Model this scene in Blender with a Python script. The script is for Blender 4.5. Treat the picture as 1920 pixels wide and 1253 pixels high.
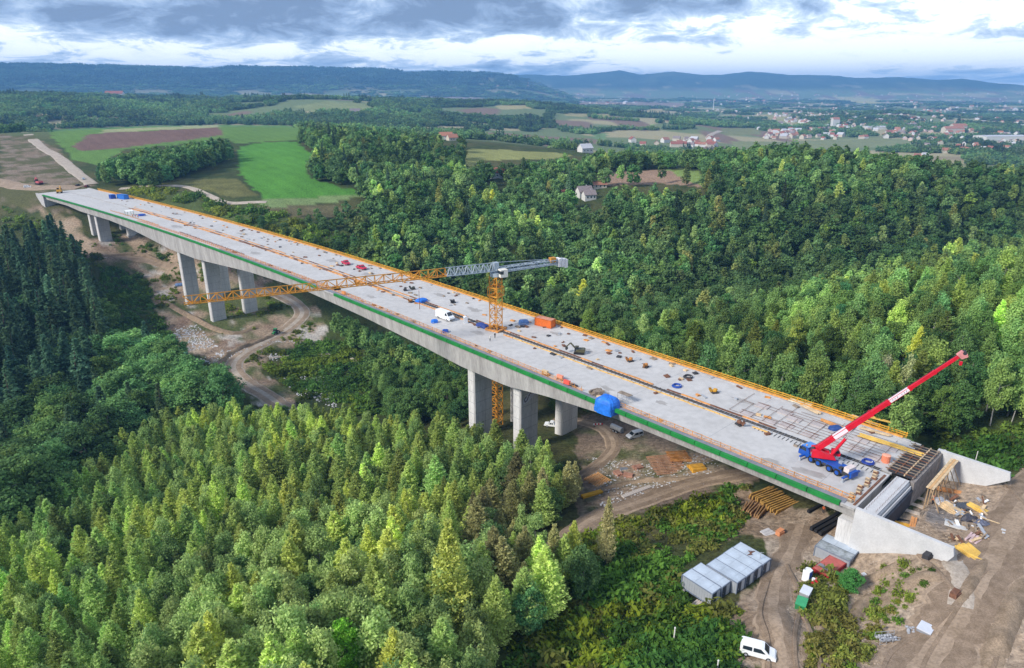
import bpy, bmesh, math, random
import numpy as np
from mathutils import Vector, Matrix, Euler

for _o in list(bpy.data.objects): bpy.data.objects.remove(_o)
SC = bpy.context.scene
COL = SC.collection
R = math.radians
# ------------------------------------------------------------------ camera
FPX, CU, CV, CAMH = 1280.0, 960.0, 626.5, 70.0          # focal length in photo pixels, drone 70 m above the deck
PITCH = math.atan((CV-165)/FPX)
SP, CP = math.sin(PITCH), math.cos(PITCH)
cam = bpy.data.cameras.new('camera'); cam_o = bpy.data.objects.new('camera', cam); COL.objects.link(cam_o)
cam_o.location = (0, 0, CAMH); cam_o.rotation_euler = (math.pi/2-PITCH, 0, 0)
cam.sensor_fit = 'HORIZONTAL'; cam.sensor_width = 36; cam.lens = 36*FPX/1920
cam.clip_start = 1; cam.clip_end = 60000
SC.camera = cam_o
# ------------------------------------------------------------------ sun, exposure
SUN_DIR = Vector((-0.72, -0.42, 0.56)).normalized()
sun = bpy.data.lights.new('sun', 'SUN'); sun.energy = 1.5; sun.angle = R(12); sun.color = (1, .95, .87)
sun_o = bpy.data.objects.new('sun', sun); COL.objects.link(sun_o)
sun_o.rotation_euler = SUN_DIR.to_track_quat('Z', 'Y').to_euler(); sun_o.location = (0, 0, 600)
SC.view_settings.view_transform = 'Standard'; SC.view_settings.look = 'None'
SC.view_settings.exposure = 1.75; SC.view_settings.gamma = 1; SC.view_settings.use_curve_mapping = False
# ------------------------------------------------------------------ world sky with broken cloud cover
W = bpy.data.worlds.new('World'); SC.world = W; W.use_nodes = True
def build_world():
    nt = W.node_tree; N = nt.nodes; L = nt.links; N.clear()
    def nd(t, **k):
        n = N.new(t)
        for a, b in k.items(): setattr(n, a, b)
        return n
    def mth(op, a, b=None, c=None, clamp=False):
        n = nd('ShaderNodeMath', operation=op); n.use_clamp = clamp
        for i, x in enumerate((a, b, c)):
            if x is None: continue
            if isinstance(x, (int, float)): n.inputs[i].default_value = x
            else: L.new(x, n.inputs[i])
        return n.outputs[0]
    out = nd('ShaderNodeOutputWorld'); bg = nd('ShaderNodeBackground'); bg.inputs['Strength'].default_value = 0.1
    L.new(bg.outputs[0], out.inputs[0])
    sky = nd('ShaderNodeTexSky', sky_type='NISHITA'); sky.sun_disc = False
    sky.sun_elevation = math.asin(SUN_DIR.z); sky.sun_rotation = math.atan2(SUN_DIR.x, SUN_DIR.y)
    tc = nd('ShaderNodeTexCoord'); sx = nd('ShaderNodeSeparateXYZ'); L.new(tc.outputs['Generated'], sx.inputs[0])
    x, y, z = sx.outputs
    rh = mth('SQRT', mth('ADD', mth('MULTIPLY', x, x), mth('MULTIPLY', y, y)))
    rh = mth('MAXIMUM', rh, 0.001)
    zc = mth('MAXIMUM', z, 0.0)
    h = mth('LOGARITHM', mth('ADD', zc, 0.03), math.e)
    def noise(ka, kh, off, detail, rough, dist=0.0):
        cx = nd('ShaderNodeCombineXYZ')
        L.new(mth('MULTIPLY', mth('DIVIDE', x, rh), ka), cx.inputs[0])
        L.new(mth('MULTIPLY', mth('DIVIDE', y, rh), ka), cx.inputs[1])
        L.new(mth('MULTIPLY_ADD', h, kh, off), cx.inputs[2])
        n = nd('ShaderNodeTexNoise'); n.inputs['Scale'].default_value = 1; n.inputs['Detail'].default_value = detail
        n.inputs['Roughness'].default_value = rough; n.inputs['Distortion'].default_value = dist
        L.new(cx.outputs[0], n.inputs['Vector']); return n.outputs[0]
    a = noise(CLOUD[0], CLOUD[1], CLOUD[2], 10, .66, .5)
    b = noise(3.6, 1.9, CLOUD[3], 3, .5)
    gap = mth('POWER', math.e, mth('MULTIPLY', mth('POWER', mth('DIVIDE', mth('SUBTRACT', zc, .045), .022), 2), -1))   # clear slot low above the hills
    d = mth('MULTIPLY_ADD', mth('SUBTRACT', b, .5), .85, a)          # broad banks modulate the broken cloud
    d = mth("MULTIPLY_ADD", gap, -.17, mth("ADD", d, .062))
    d = mth('MULTIPLY_ADD', mth('DIVIDE', x, rh), -.13, d)            # thicker cover to the left
    d = mth('MULTIPLY_ADD', mth('MINIMUM', mth('MAXIMUM', mth('SUBTRACT', zc, .045), 0), .08), 1.5, d)
    ramp = nd('ShaderNodeValToRGB'); L.new(d, ramp.inputs[0])
    e = ramp.color_ramp.elements
    e[0].position = .39; e[0].color = (.92, .94, .98, 1)
    e[1].position = .80; e[1].color = (.105, .15, .26, 1)
    for p, c in ((.475, (.84, .87, .92)), (.515, (.56, .64, .77)), (.58, (.36, .445, .59)), (.67, (.22, .30, .46))):
        q = e.new(p); q.color = (*c, 1)
    mul = nd('ShaderNodeVectorMath', operation='SCALE'); L.new(ramp.outputs[0], mul.inputs[0]); mul.inputs['Scale'].default_value = CLOUD_GAIN
    mix = nd('ShaderNodeMix', data_type='RGBA'); mix.inputs[0].default_value = 0.92
    L.new(sky.outputs[0], mix.inputs[6]); L.new(mul.outputs[0], mix.inputs[7])
    L.new(mix.outputs[2], bg.inputs[0])
CLOUD_GAIN = 5.0
CLOUD = (15.0, 4.6, 8.8, 12.4)
build_world()

# ------------------------------------------------------------------ measuring helpers: photo pixel <-> place
def ray(u, v):
    x = (u-CU)/FPX; y = (CV-v)/FPX
    return x, CP+y*SP, -SP+y*CP                            # forward component is 1
def at(u, v, z=0.0):
    x, dy, dz = ray(u, v); t = (z-CAMH)/dz
    return Vector((x*t, dy*t, z))
def proj(X, Y, Z):
    f = Y*CP-(Z-CAMH)*SP; up = Y*SP+(Z-CAMH)*CP
    f = np.maximum(f, 1e-3)
    return CU+FPX*X/f, CV-FPX*up/f
def inpoly(px, py, poly):
    px = np.asarray(px, float); py = np.asarray(py, float); r = np.zeros(px.shape, bool)
    n = len(poly)
    for i in range(n):
        x0, y0 = poly[i]; x1, y1 = poly[(i+1) % n]
        if y0 == y1: continue
        c = ((y0 > py) != (y1 > py)) & (px < (x1-x0)*(py-y0)/(y1-y0)+x0)
        r ^= c
    return r
def vnoise(x, y, seed=0):                                   # smooth value noise in [-1,1]
    x = np.asarray(x, float); y = np.asarray(y, float)
    xi = np.floor(x).astype(np.int64); yi = np.floor(y).astype(np.int64); fx = x-xi; fy = y-yi
    fx = fx*fx*(3-2*fx); fy = fy*fy*(3-2*fy)
    def hsh(a, b):
        k = (a*374761393+b*668265263+seed*974634777) & 0xffffffff
        k = ((k ^ (k >> 13))*1274126177) & 0xffffffff
        return ((k ^ (k >> 16)) & 0xffff)/32767.5-1
    a = hsh(xi, yi); b = hsh(xi+1, yi); c = hsh(xi, yi+1); d = hsh(xi+1, yi+1)
    return (a*(1-fx)+b*fx)*(1-fy)+(c*(1-fx)+d*fx)*fy
def fbm(x, y, s, o=4, seed=0):
    r = 0; a = 1.; t = 0
    for i in range(o):
        r = r+a*vnoise(x/s, y/s, seed+i*17); t += a; a *= .5; s *= .5
    return r/t

# ------------------------------------------------------------------ bridge alignment (s along it from the near end, o across it)
BD = Vector((-.682, .731, 0)).normalized(); BN = Vector((BD.y, -BD.x, 0))
S_E, S_D, S_CURVE, R_CURVE = 34.0, 577.0, 175.0, 3000.0
def frame(s):
    base = BN*131.6
    if s <= S_CURVE: return base+BD*s, BD.copy(), BN.copy()
    a = (s-S_CURVE)/R_CURVE; c = base+BD*S_CURVE-BN*R_CURVE
    N = BN*math.cos(a)+BD*math.sin(a); T = BD*math.cos(a)-BN*math.sin(a)
    return c+N*R_CURVE, T, N
def bp(s, o, z=0.0):
    P, T, N = frame(s); q = P+N*o; return Vector((q.x, q.y, z))
def heading(s): T = frame(s)[1]; return math.atan2(T.y, T.x)
def bcoord(x, y):                                           # approximate inverse of bp (arrays)
    x = np.asarray(x, float); y = np.asarray(y, float)
    s = x*BD.x+y*BD.y; o = x*BN.x+y*BN.y-131.6
    d = np.maximum(s-S_CURVE, 0); return s, o+d*d/(2*R_CURVE)

# ------------------------------------------------------------------ terrain
CTRL = [  # photo pixel, height above the deck
 (1420,1213,-6.6),(1380,1253,-6.8),(1455,1230,-6.5),(1500,1180,-6.8),(1560,1110,-8),(1500,1250,-6.2),(1570,1240,-5.6),(1480,1050,-10),(1450,1120,-8.6),(1300,1200,-8.6),(1240,1250,-9.5),(1330,1170,-8.8),(1340,1130,-10),(1420,1010,-11),(1600,1062,-9),(1787,1055,-3.5),(1900,950,-2),(1900,1240,-3),(1700,1180,-6),(1640,1100,-8),
 (1700,950,-5),(1780,990,-4),(1740,900,-6),(1860,870,-6),(1830,850,-7),(1500,965,-11),(1440,970,-13),
 (1280,880,-20),(1150,900,-22),(1150,800,-27),(1068,838,-28),(990,840,-29),(900,830,-31),(1300,930,-17),(1200,1000,-16),
 (1230,1080,-13),(1100,1200,-12),(850,1230,-13),(600,1240,-17),(300,1240,-24),(20,1240,-30),(1000,1100,-15),
 (1000,960,-22),(850,960,-26),(640,860,-38),(760,850,-34),(700,960,-30),(500,940,-35),(300,930,-42),(100,960,-47),(100,1080,-38),(400,1080,-29),(700,1080,-22),
 (400,800,-48),(200,800,-54),(30,800,-56),(520,745,-47),(460,690,-46),(400,615,-44),(352,575,-41),(470,600,-44),(560,600,-46),(330,640,-46),(300,700,-50),
 (640,650,-50),(700,730,-48),(800,770,-42),(640,760,-46),(600,560,-42),(150,700,-50),(30,680,-46),(100,560,-36),(230,560,-38),(230,500,-33),(310,480,-31),(330,540,-38),
 (185,457,-23),(245,440,-22),(130,480,-27),(60,450,-24),(20,400,-12),(100,395,-10),(85,385,-7),(60,352,-1.5),(20,345,-1),(120,352,-.8),(170,350,-.8),(0,335,0),
 (300,415,-14),(400,450,-20),(480,475,-26),(600,530,-36),
 (280,358,-1),(330,372,-4),(400,400,-9),(480,430,-14),(570,450,-19),(660,480,-24),(750,530,-32),
 (850,560,-38),(930,590,-38),(1000,550,-36),(900,500,-34),(1100,600,-34),(1250,600,-33),(1200,660,-26),(1350,700,-20),(1500,760,-13),(1650,800,-9),
 (1450,600,-20),(1600,620,-9),(1750,640,0),(1900,560,7),(1900,650,3),(1900,750,-3),(1500,555,-34),(1700,490,-30),(1900,430,-26),(1350,540,-33),
 (1300,480,-22),(1500,430,-14),(1700,385,-7),(1900,365,-3),(1900,335,2),(1700,315,4),(1500,298,5),(1250,335,0),(1320,300,0),(1100,420,-18),(1000,460,-26),(820,400,-10),(700,420,-14),(900,440,-20),
 (620,390,-8),(560,385,-6),(500,350,0),(560,310,6),(520,268,12),(250,240,18),(430,238,17),(580,240,15),(20,250,16),(0,300,6),(140,320,3),(90,272,13),(310,330,1),(200,300,7),
 (700,300,9),(700,260,14),(900,315,2),(900,275,9),(1030,290,5),(1090,285,3),(930,335,-2),(1100,370,-8),(1230,335,0),(800,350,-2),(1200,300,-2),
]
FARC = [  # azimuth (photo column), distance, height
 (-100,1500,0),(-100,2400,35),(60,1600,-10),(60,2500,45),(300,1700,-15),(300,2600,22),(560,1600,-15),(560,2500,40),(700,2100,20),(560,3500,10),
 (800,1500,-20),(800,2300,10),(800,3300,10),(1000,1300,-25),(1000,1900,-30),(1000,2700,5),(1000,3600,-10),(1200,1000,-30),(1200,1600,-50),(1200,2600,-20),(1300,2400,-30),
 (1300,3400,-40),(1500,900,-35),(1500,1800,-62),(1500,3000,-55),(1650,3300,-35),(1850,800,-40),(1850,1100,-55),(1850,1700,-52),(1850,2500,-62),(1850,3300,-45),(2050,800,-30),(2050,1500,-55),(2050,3000,-60),
 (0,4500,0),(500,4500,0),(1000,4500,-30),(1500,4500,-55),(1950,4500,-55),(0,7000,0),(600,7000,0),(1200,7000,-40),(1900,7000,-55),(960,13000,-30),(0,13000,0),(1900,13000,-50),
]
def _q(x, y): return np.sin(np.arctan2(x, y))*2.2, np.log(np.clip(np.hypot(x, y), 55, 14000))
def _tps_fit():
    P = [(*at(u, v, z)[:2], z) for u, v, z in CTRL]
    for u, r, z in FARC:
        a = math.atan2((u-CU)/FPX, 1/CP*1.0); P.append((r*math.sin(a), r*math.cos(a), z))
    for s, o, z in ((34,-17.9,-9.4),(31,-17.9,-7.6),(27,-17.9,-5.2),(23,-17.9,-3.3),(20,-17.9,-2.4),(18,-17.9,-2.0),(27,-12,-5),(22,-12,-3.6),(31,-8,-6),(26,0,-5.5),(28,10,-6),(22,14,-4.4),(24,18.5,-4.2),(19,18.5,-3.2)):
        q = bp(s, o); P.append((q.x, q.y, z))
    for x, y, z in ((-60, 10, -20), (60, 10, -6), (-30, -80, -12), (40, -80, -4), (-150, 0, -25), (150, 0, -3), (0, 40, -11), (150, 60, -2), (-150, 60, -30), (0,-400,-10), (400,100,0), (-400,100,-20)): P.append((x, y, z))
    P = np.array(P); a, q = _q(P[:, 0], P[:, 1]); n = len(P)
    d2 = (a[:, None]-a)**2+(q[:, None]-q)**2
    K = .5*d2*np.log(d2+1e-12)+np.eye(n)*2e-3
    A = np.zeros((n+3, n+3)); A[:n, :n] = K; A[:n, n] = 1; A[:n, n+1] = a; A[:n, n+2] = q; A[n:, :n] = A[:n, n:].T
    w = np.linalg.solve(A, np.r_[P[:, 2], 0, 0, 0]); return a, q, w
TA, TQ, TW = _tps_fit()
RIDGE_U = [-400,0,250,400,440,680,760,900,1000,1060,1100,1160,1200,1260,1310,1350,1400,1480,1570,1600,1680,1760,1800,1850,1920,2300]
RIDGE_V = [128,127,129,132,127,129,133,137,141,143,140,133,141,136,142,143,136,143,145,149,148,153,151,157,162,165]
def terrain(x, y):
    x = np.atleast_1d(np.asarray(x, float)); y = np.atleast_1d(np.asarray(y, float))
    a, q = _q(x, y); z = TW[-3]+TW[-2]*a+TW[-1]*q
    for i in range(0, len(TA)):
        d2 = (a-TA[i])**2+(q-TQ[i])**2
        z = z+TW[i]*.5*d2*np.log(d2+1e-12)
    r = np.hypot(x, y)
    far = np.clip((r-900)/2500, 0, 1)
    z = z+far*(fbm(x, y, 700, 4, 3)*26)+np.clip((r-150)/300, 0, 1)*fbm(x, y, 60, 3, 5)*1.2+fbm(x, y, 9, 2, 8)*.10
    u = CU+FPX*x/np.maximum(y*CP, 1)                        # column of the photo in which this bearing lies
    front = y > 0
    u = np.where(front, u, 960)
    left = np.clip((1120-u)/190, 0, 1); left = left*left*(3-2*left)
    vt = np.interp(u, RIDGE_U, RIDGE_V)
    def crest(vv, rr):
        yy = (CV-vv)/FPX; return CAMH+rr*(-SP+yy*CP)/(CP+yy*SP)
    z0 = z
    for vv, r0, r1, k in ((np.where(u < 1000, 141+0*u, vt), 8200, 10800, 1.0), (np.where(u < 1000, vt, 141+0*u), 5200, 7600, left)):
        zr = crest(vv, r1)+(-4 if r1 < 9000 else 4)
        t = np.clip((r-r0)/(r1-r0), 0, 1); t = t*t*(3-2*t)
        back = np.clip((r-r1)/4000, 0, 1)
        rel = fbm(x, y, 1500, 5, 31)*60*np.sin(np.pi*t)+fbm(x, y, 130, 3, 33)*10*t
        zz = z0*(1-t*k)+(zr*(1-.5*back)+rel)*t*k
        z = np.where(front, np.maximum(z, zz), z)
    return z
def terr1(x, y): return float(terrain(x, y)[0])
_RT = np.exp(np.linspace(math.log(40), math.log(9000), 900))
def hit(u, v, dh=0.0):                                     # where the line of sight through a photo pixel meets the ground (+dh)
    x, dy, dz = ray(u, v)
    z = terrain(x*_RT, dy*_RT)+dh; ok = np.nonzero(CAMH+dz*_RT < z)[0]
    if len(ok) == 0: t = _RT[-1]
    else:
        b = _RT[ok[0]]; a = _RT[max(ok[0]-1, 0)]
        for _ in range(3):
            ts = np.linspace(a, b, 12); k = np.nonzero(CAMH+dz*ts < terrain(x*ts, dy*ts)+dh)[0]
            k = k[0] if len(k) else 11
            a, b = ts[max(k-1, 0)], ts[k]
        t = .5*(a+b)
    return Vector((x*t, dy*t, CAMH+dz*t-dh))
# ------------------------------------------------------------------ materials
MATS = {}
def mat(name, col, rough=.8, var=.15, scale=1.0, metal=0.0, col2=None, fine=0.0, coord='Object', bump=0.0, spec=.3, stretch=None):
    if name in MATS: return MATS[name]
    m = bpy.data.materials.new(name); m.use_nodes = True; nt = m.node_tree; N = nt.nodes; L = nt.links
    b = N['Principled BSDF']; b.inputs['Roughness'].default_value = rough; b.inputs['Metallic'].default_value = metal
    b.inputs['Specular IOR Level'].default_value = spec
    if var or col2:
        tc = N.new('ShaderNodeTexCoord'); src = tc.outputs['Object' if coord == 'World' else coord]
        if coord == 'World':
            g = N.new('ShaderNodeNewGeometry'); src = g.outputs['Position']
        if stretch:
            mp = N.new('ShaderNodeMapping'); mp.inputs['Scale'].default_value = stretch; L.new(src, mp.inputs[0]); src = mp.outputs[0]
        n = N.new('ShaderNodeTexNoise'); n.inputs['Scale'].default_value = scale; n.inputs['Detail'].default_value = 6; n.inputs['Roughness'].default_value = .65
        L.new(src, n.inputs['Vector'])
        r = N.new('ShaderNodeValToRGB'); L.new(n.outputs[0], r.inputs[0])
        c2 = col2 or tuple(c*(1-var) for c in col); c1 = col if col2 else tuple(min(1, c*(1+var)) for c in col)
        r.color_ramp.elements[0].position = .35; r.color_ramp.elements[0].color = (*c2, 1)
        r.color_ramp.elements[1].position = .65; r.color_ramp.elements[1].color = (*c1, 1)
        o = r.outputs[0]
        if fine:
            n2 = N.new('ShaderNodeTexNoise'); n2.inputs['Scale'].default_value = scale*9; n2.inputs['Detail'].default_value = 4
            L.new(src, n2.inputs['Vector'])
            mx = N.new('ShaderNodeMix'); mx.data_type = 'RGBA'; mx.blend_type = 'MULTIPLY'; mx.inputs[0].default_value = fine
            r2 = N.new('ShaderNodeValToRGB'); r2.color_ramp.elements[0].position = .38; r2.color_ramp.elements[1].position = .58
            r2.color_ramp.elements[0].color = (.35, .35, .35, 1); L.new(n2.outputs[0], r2.inputs[0])
            L.new(o, mx.inputs[6]); L.new(r2.outputs[0], mx.inputs[7]); o = mx.outputs[2]
        L.new(o, b.inputs['Base Color'])
        if bump:
            bn = N.new('ShaderNodeBump'); bn.inputs['Strength'].default_value = bump; L.new(n.outputs[0], bn.inputs['Height']); L.new(bn.outputs[0], b.inputs['Normal'])
    else: b.inputs['Base Color'].default_value = (*col, 1)
    MATS[name] = m; return m
def glass(name='window_glass', col=(.02, .03, .04)): return mat(name, col, .08, 0, spec=.6)

# ------------------------------------------------------------------ mesh builder and object tree
class MB:
    def __init__(s): s.v = []; s.f = []; s.m = []; s.mats = []
    def mi(s, m):
        if m is None: return 0
        if m not in s.mats: s.mats.append(m)
        return s.mats.index(m)
    def add(s, vs, fs, m=None):
        b = len(s.v); s.v += [tuple(p) for p in vs]; k = s.mi(m)
        for f in fs: s.f.append([b+i for i in f]); s.m.append(k)
    def box(s, x0, x1, y0, y1, z0, z1, m=None):
        vs = [(x, y, z) for z in (z0, z1) for y in (y0, y1) for x in (x0, x1)]
        s.add(vs, [(0, 2, 3, 1), (4, 5, 7, 6), (0, 1, 5, 4), (2, 6, 7, 3), (0, 4, 6, 2), (1, 3, 7, 5)], m)
    def cbox(s, c, d, m=None): s.box(c[0]-d[0]/2, c[0]+d[0]/2, c[1]-d[1]/2, c[1]+d[1]/2, c[2]-d[2]/2, c[2]+d[2]/2, m)
    def bar(s, p, q, w, h=None, m=None, up=(0, 0, 1)):
        p = Vector(p); q = Vector(q); h = h or w; t = (q-p)
        if t.length < 1e-6: return
        t.normalize(); a = t.cross(Vector(up))
        if a.length < 1e-3: a = t.cross(Vector((1, 0, 0)))
        a.normalize(); b = a.cross(t)
        vs = [c+a*(i*w/2)+b*(j*h/2) for c in (p, q) for i, j in ((-1, -1), (1, -1), (1, 1), (-1, 1))]
        s.add(vs, [(3, 2, 1, 0), (4, 5, 6, 7), (0, 1, 5, 4), (1, 2, 6, 5), (2, 3, 7, 6), (3, 0, 4, 7)], m)
    def cyl(s, p, q, r0, r1=None, n=10, m=None, caps=True):
        p = Vector(p); q = Vector(q); r1 = r0 if r1 is None else r1; t = (q-p).normalized()
        a = t.cross(Vector((0, 0, 1)))
        if a.length < 1e-3: a = Vector((1, 0, 0))
        a.normalize(); b = t.cross(a)
        vs = []
        for c, r in ((p, r0), (q, r1)):
            for i in range(n):
                an = 2*math.pi*i/n; vs.append(c+a*(r*math.cos(an))+b*(r*math.sin(an)))
        fs = [(i, (i+1) % n, n+(i+1) % n, n+i) for i in range(n)]
        if caps: fs += [tuple(range(n))[::-1], tuple(range(n, 2*n))]
        s.add(vs, fs, m)
    def prism(s, prof, y0, y1, m=None, ax='y'):            # profile in x,z extruded along y (or y,z along x)
        n = len(prof)
        P = (lambda a, b, w: (a, w, b)) if ax == 'y' else (lambda a, b, w: (w, a, b))
        vs = [P(a, b, y0) for a, b in prof]+[P(a, b, y1) for a, b in prof]
        s.add(vs, [tuple(range(n)), tuple(range(2*n-1, n-1, -1))]+[(i, n+i, n+(i+1) % n, (i+1) % n) for i in range(n)], m)
    def loft(s, rings, m=None, caps=True, closed=True):
        n = len(rings[0]); vs = [p for r in rings for p in r]; fs = []
        for k in range(len(rings)-1):
            for i in range(n if closed else n-1):
                j = (i+1) % n; fs.append((k*n+i, k*n+j, (k+1)*n+j, (k+1)*n+i))
        if caps: fs += [tuple(range(n))[::-1], tuple(range((len(rings)-1)*n, len(rings)*n))]
        s.add(vs, fs, m)
    def blob(s, c, r, m=None, seed=0, nu=10, nv=6, rough=.2):
        rd = random.Random(seed); vs = []; fs = []
        for j in range(nv+1):
            for i in range(nu):
                th = math.pi*j/nv; ph = 2*math.pi*i/nu; k = 1+rd.uniform(-rough, rough)
                vs.append((c[0]+r[0]*k*math.sin(th)*math.cos(ph), c[1]+r[1]*k*math.sin(th)*math.sin(ph), c[2]+r[2]*k*math.cos(th)))
        for j in range(nv):
            for i in range(nu): fs.append((j*nu+i, (j+1)*nu+i, (j+1)*nu+(i+1) % nu, j*nu+(i+1) % nu))
        s.add(vs, fs, m)
    def torus(s, c, Rr, r, m=None, nu=20, nv=6, flat=1.0):
        vs = []; fs = []
        for i in range(nu):
            a = 2*math.pi*i/nu
            for j in range(nv):
                b = 2*math.pi*j/nv; k = Rr+r*math.cos(b); vs.append((c[0]+k*math.cos(a), c[1]+k*math.sin(a), c[2]+r*flat*math.sin(b)))
        for i in range(nu):
            for j in range(nv): fs.append((i*nv+j, ((i+1) % nu)*nv+j, ((i+1) % nu)*nv+(j+1) % nv, i*nv+(j+1) % nv))
        s.add(vs, fs, m)
    def mesh(s, name, m=None, smooth=False):
        me = bpy.data.meshes.new(name); me.from_pydata(s.v, [], s.f)
        for x in (s.mats or [m]): me.materials.append(x)
        if m is not None and s.mats and False: pass
        if len(s.mats) > 1: me.polygons.foreach_set('material_index', s.m)
        if smooth: me.polygons.foreach_set('use_smooth', [True]*len(s.f))
        me.update(); return me
    def build(s, name, m=None, parent=None, label=None, smooth=False, loc=None):
        o = bpy.data.objects.new(name, s.mesh(name, m, smooth)); COL.objects.link(o)
        if parent is not None: o.parent = parent
        if label: o['label'] = label
        if loc is not None: o.location = loc
        return o
def tag(o, label=None, cat=None, group=None, kind=None):
    if label: o['label'] = label
    if cat: o['category'] = cat
    if group: o['group'] = group
    if kind: o['kind'] = kind
    return o
def thing(name, label, cat, loc=(0, 0, 0), rz=0.0, group=None):
    o = bpy.data.objects.new(name, None); COL.objects.link(o); o.empty_display_size = .3
    o.location = loc; o.rotation_euler = (0, 0, rz); return tag(o, label, cat, group)
def copy_tree(o, parent=None, **kw):
    c = o.copy(); COL.objects.link(c)
    if parent is not None: c.parent = parent
    for ch in o.children: copy_tree(ch, c)
    for k, v in kw.items():
        if k == 'loc': c.location = v
        elif k == 'rz': c.rotation_euler = (0, 0, v)
        elif k == 'scale': c.scale = v if hasattr(v, '__len__') else (v, v, v)
        elif v: c[k] = v
    return c
def np_mesh(name, V, F4, mats, smooth=False, F3=None):      # fast mesh from arrays
    me = bpy.data.meshes.new(name); V = np.asarray(V, np.float32)
    me.vertices.add(len(V)); me.vertices.foreach_set('co', V.ravel())
    F4 = np.asarray(F4, np.int32); n = F4.shape[1]
    me.loops.add(F4.size); me.loops.foreach_set('vertex_index', F4.ravel())
    me.polygons.add(len(F4)); me.polygons.foreach_set('loop_start', np.arange(len(F4), dtype=np.int32)*n)
    if smooth: me.polygons.foreach_set('use_smooth', np.ones(len(F4), bool))
    for m in mats: me.materials.append(m)
    me.update(calc_edges=True); return me

# ------------------------------------------------------------------ ground sheet
def wpoly(pts, dh=0.0): return [tuple(hit(u, v, dh)[:2]) for u, v in pts]
def densify(pts, n=3, closed=True):
    r = []
    for i in range(len(pts) if closed else len(pts)-1):
        a = pts[i]; b = pts[(i+1) % len(pts)]
        for k in range(n): r.append((a[0]+(b[0]-a[0])*k/n, a[1]+(b[1]-a[1])*k/n))
    if not closed: r.append(pts[-1])
    return r
SITE = {  # bare worked ground, outlined on the photo
 'yard': [(1383,1253),(1392,1160),(1440,1090),(1445,1040),(1440,985),(1500,950),(1560,960),(1600,990),(1700,960),(1740,870),(1850,902),(1920,935),(1920,1253)],
 'depot': [(1085,800),(1110,778),(1215,800),(1300,840),(1420,880),(1410,905),(1230,962),(1100,985),(1085,930)],
 'bearing': [(130,455),(240,435),(345,455),(430,500),(560,540),(612,600),(600,640),(520,650),(490,700),(560,740),(540,765),(480,760),(420,690),(330,640),(290,580),(270,520),(150,480)],
 'cutting': [(0,255),(60,255),(110,280),(175,345),(140,400),(60,395),(0,385)],
 'slope': [(75,395),(150,410),(170,470),(100,470),(110,430)],
 'pit': [(1380,915),(1450,930),(1520,960),(1520,1000),(1440,985),(1370,960)],
}
SITE_W = {k: wpoly(densify(v)) for k, v in SITE.items()}
FIELDS = [  # outline on the photo, base colour
 ([(82,243),(250,237),(420,234),(560,236),(565,262),(500,266),(440,270),(420,258),(360,268),(240,280),(180,310),(140,300)], (.115,.21,.05)),
 ([(195,243),(410,234),(412,239),(190,249)], (.30,.32,.16)),
 ([(135,276),(165,252),(200,249),(412,239),(422,253),(350,263),(240,276),(150,284)], (.17,.105,.085)),
 ([(448,276),(470,270),(520,266),(556,266),(588,292),(574,325),(590,338),(690,364),(640,377),(510,388),(470,350),(446,320)], (.085,.235,.035)),
 ([(492,373),(690,364),(640,378),(510,389),(485,384)], (.19,.26,.10)),
 ([(862,290),(880,278),(1040,286),(1075,292),(1040,298),(900,302),(880,318)], (.24,.25,.09)),
 ([(1100,350),(1120,332),(1165,322),(1255,318),(1290,335),(1320,352),(1240,345)], (.30,.20,.14)),
 ([(1250,318),(1308,321),(1335,352),(1300,345)], (.20,.28,.08)),
 ([(1040,338),(1085,336),(1080,352),(1050,358)], (.27,.22,.12)),
 ([(1700,308),(1740,307),(1920,318),(1920,330),(1800,322)], (.27,.26,.12)),
 ([(1370,265),(1460,266),(1640,258),(1760,262),(1700,276),(1560,278),(1460,280),(1380,282)], (.20,.22,.10)),
 ([(1350,240),(1420,240),(1430,252),(1360,254)], (.19,.20,.09)),
 ([(1440,214),(1540,232),(1480,240),(1430,225)], (.30,.28,.12)),
 ([(1560,180),(1650,186),(1650,197),(1580,190)], (.40,.36,.14)),
 ([(550,200),(610,190),(690,194),(710,208),(660,212),(590,210)], (.21,.24,.10)),
 ([(760,212),(800,210),(790,220),(755,218)], (.14,.23,.08)),
 ([(925,198),(985,197),(1000,204),(940,206)], (.33,.29,.14)),
 ([(1060,212),(1150,214),(1140,220),(1060,218)], (.30,.27,.13)),
 ([(1080,190),(1200,192),(1290,194),(1290,202),(1150,200),(1080,197)], (.26,.19,.14)),
 ([(1210,204),(1260,204),(1250,211),(1212,210)], (.36,.30,.14)),
 ([(770,180),(900,184),(960,190),(860,192)], (.24,.18,.15)),
 ([(1110,250),(1140,250),(1135,262),(1112,260)], (.14,.22,.09)),
 ([(870,228),(930,234),(925,242),(875,238)], (.17,.22,.09)),
]
FIELDS_W = [(wpoly(densify(p, 4)), c) for p, c in FIELDS]
GREENISH = [([(240,352),(330,335),(440,335),(480,366),(440,372),(400,362),(340,348)], (.14,.14,.05)), ([(240,360),(340,360),(430,392),(560,412),(640,450),(700,490),(640,480),(480,430),(300,380)], (.075,.10,.032)),
            ([(1290,985),(1330,940),(1400,910),(1450,960),(1445,1010),(1400,1000),(1330,1030)], (.26,.19,.13)), ([(1380,1150),(1400,1110),(1440,1100),(1450,1150),(1390,1200)], (.30,.24,.17)),
            ([(480,385),(620,385),(700,400),(690,410),(560,410),(470,400)], (.13,.115,.06))]
GREENISH_W = [(wpoly(densify(p, 3)), c) for p, c in GREENISH]
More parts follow.
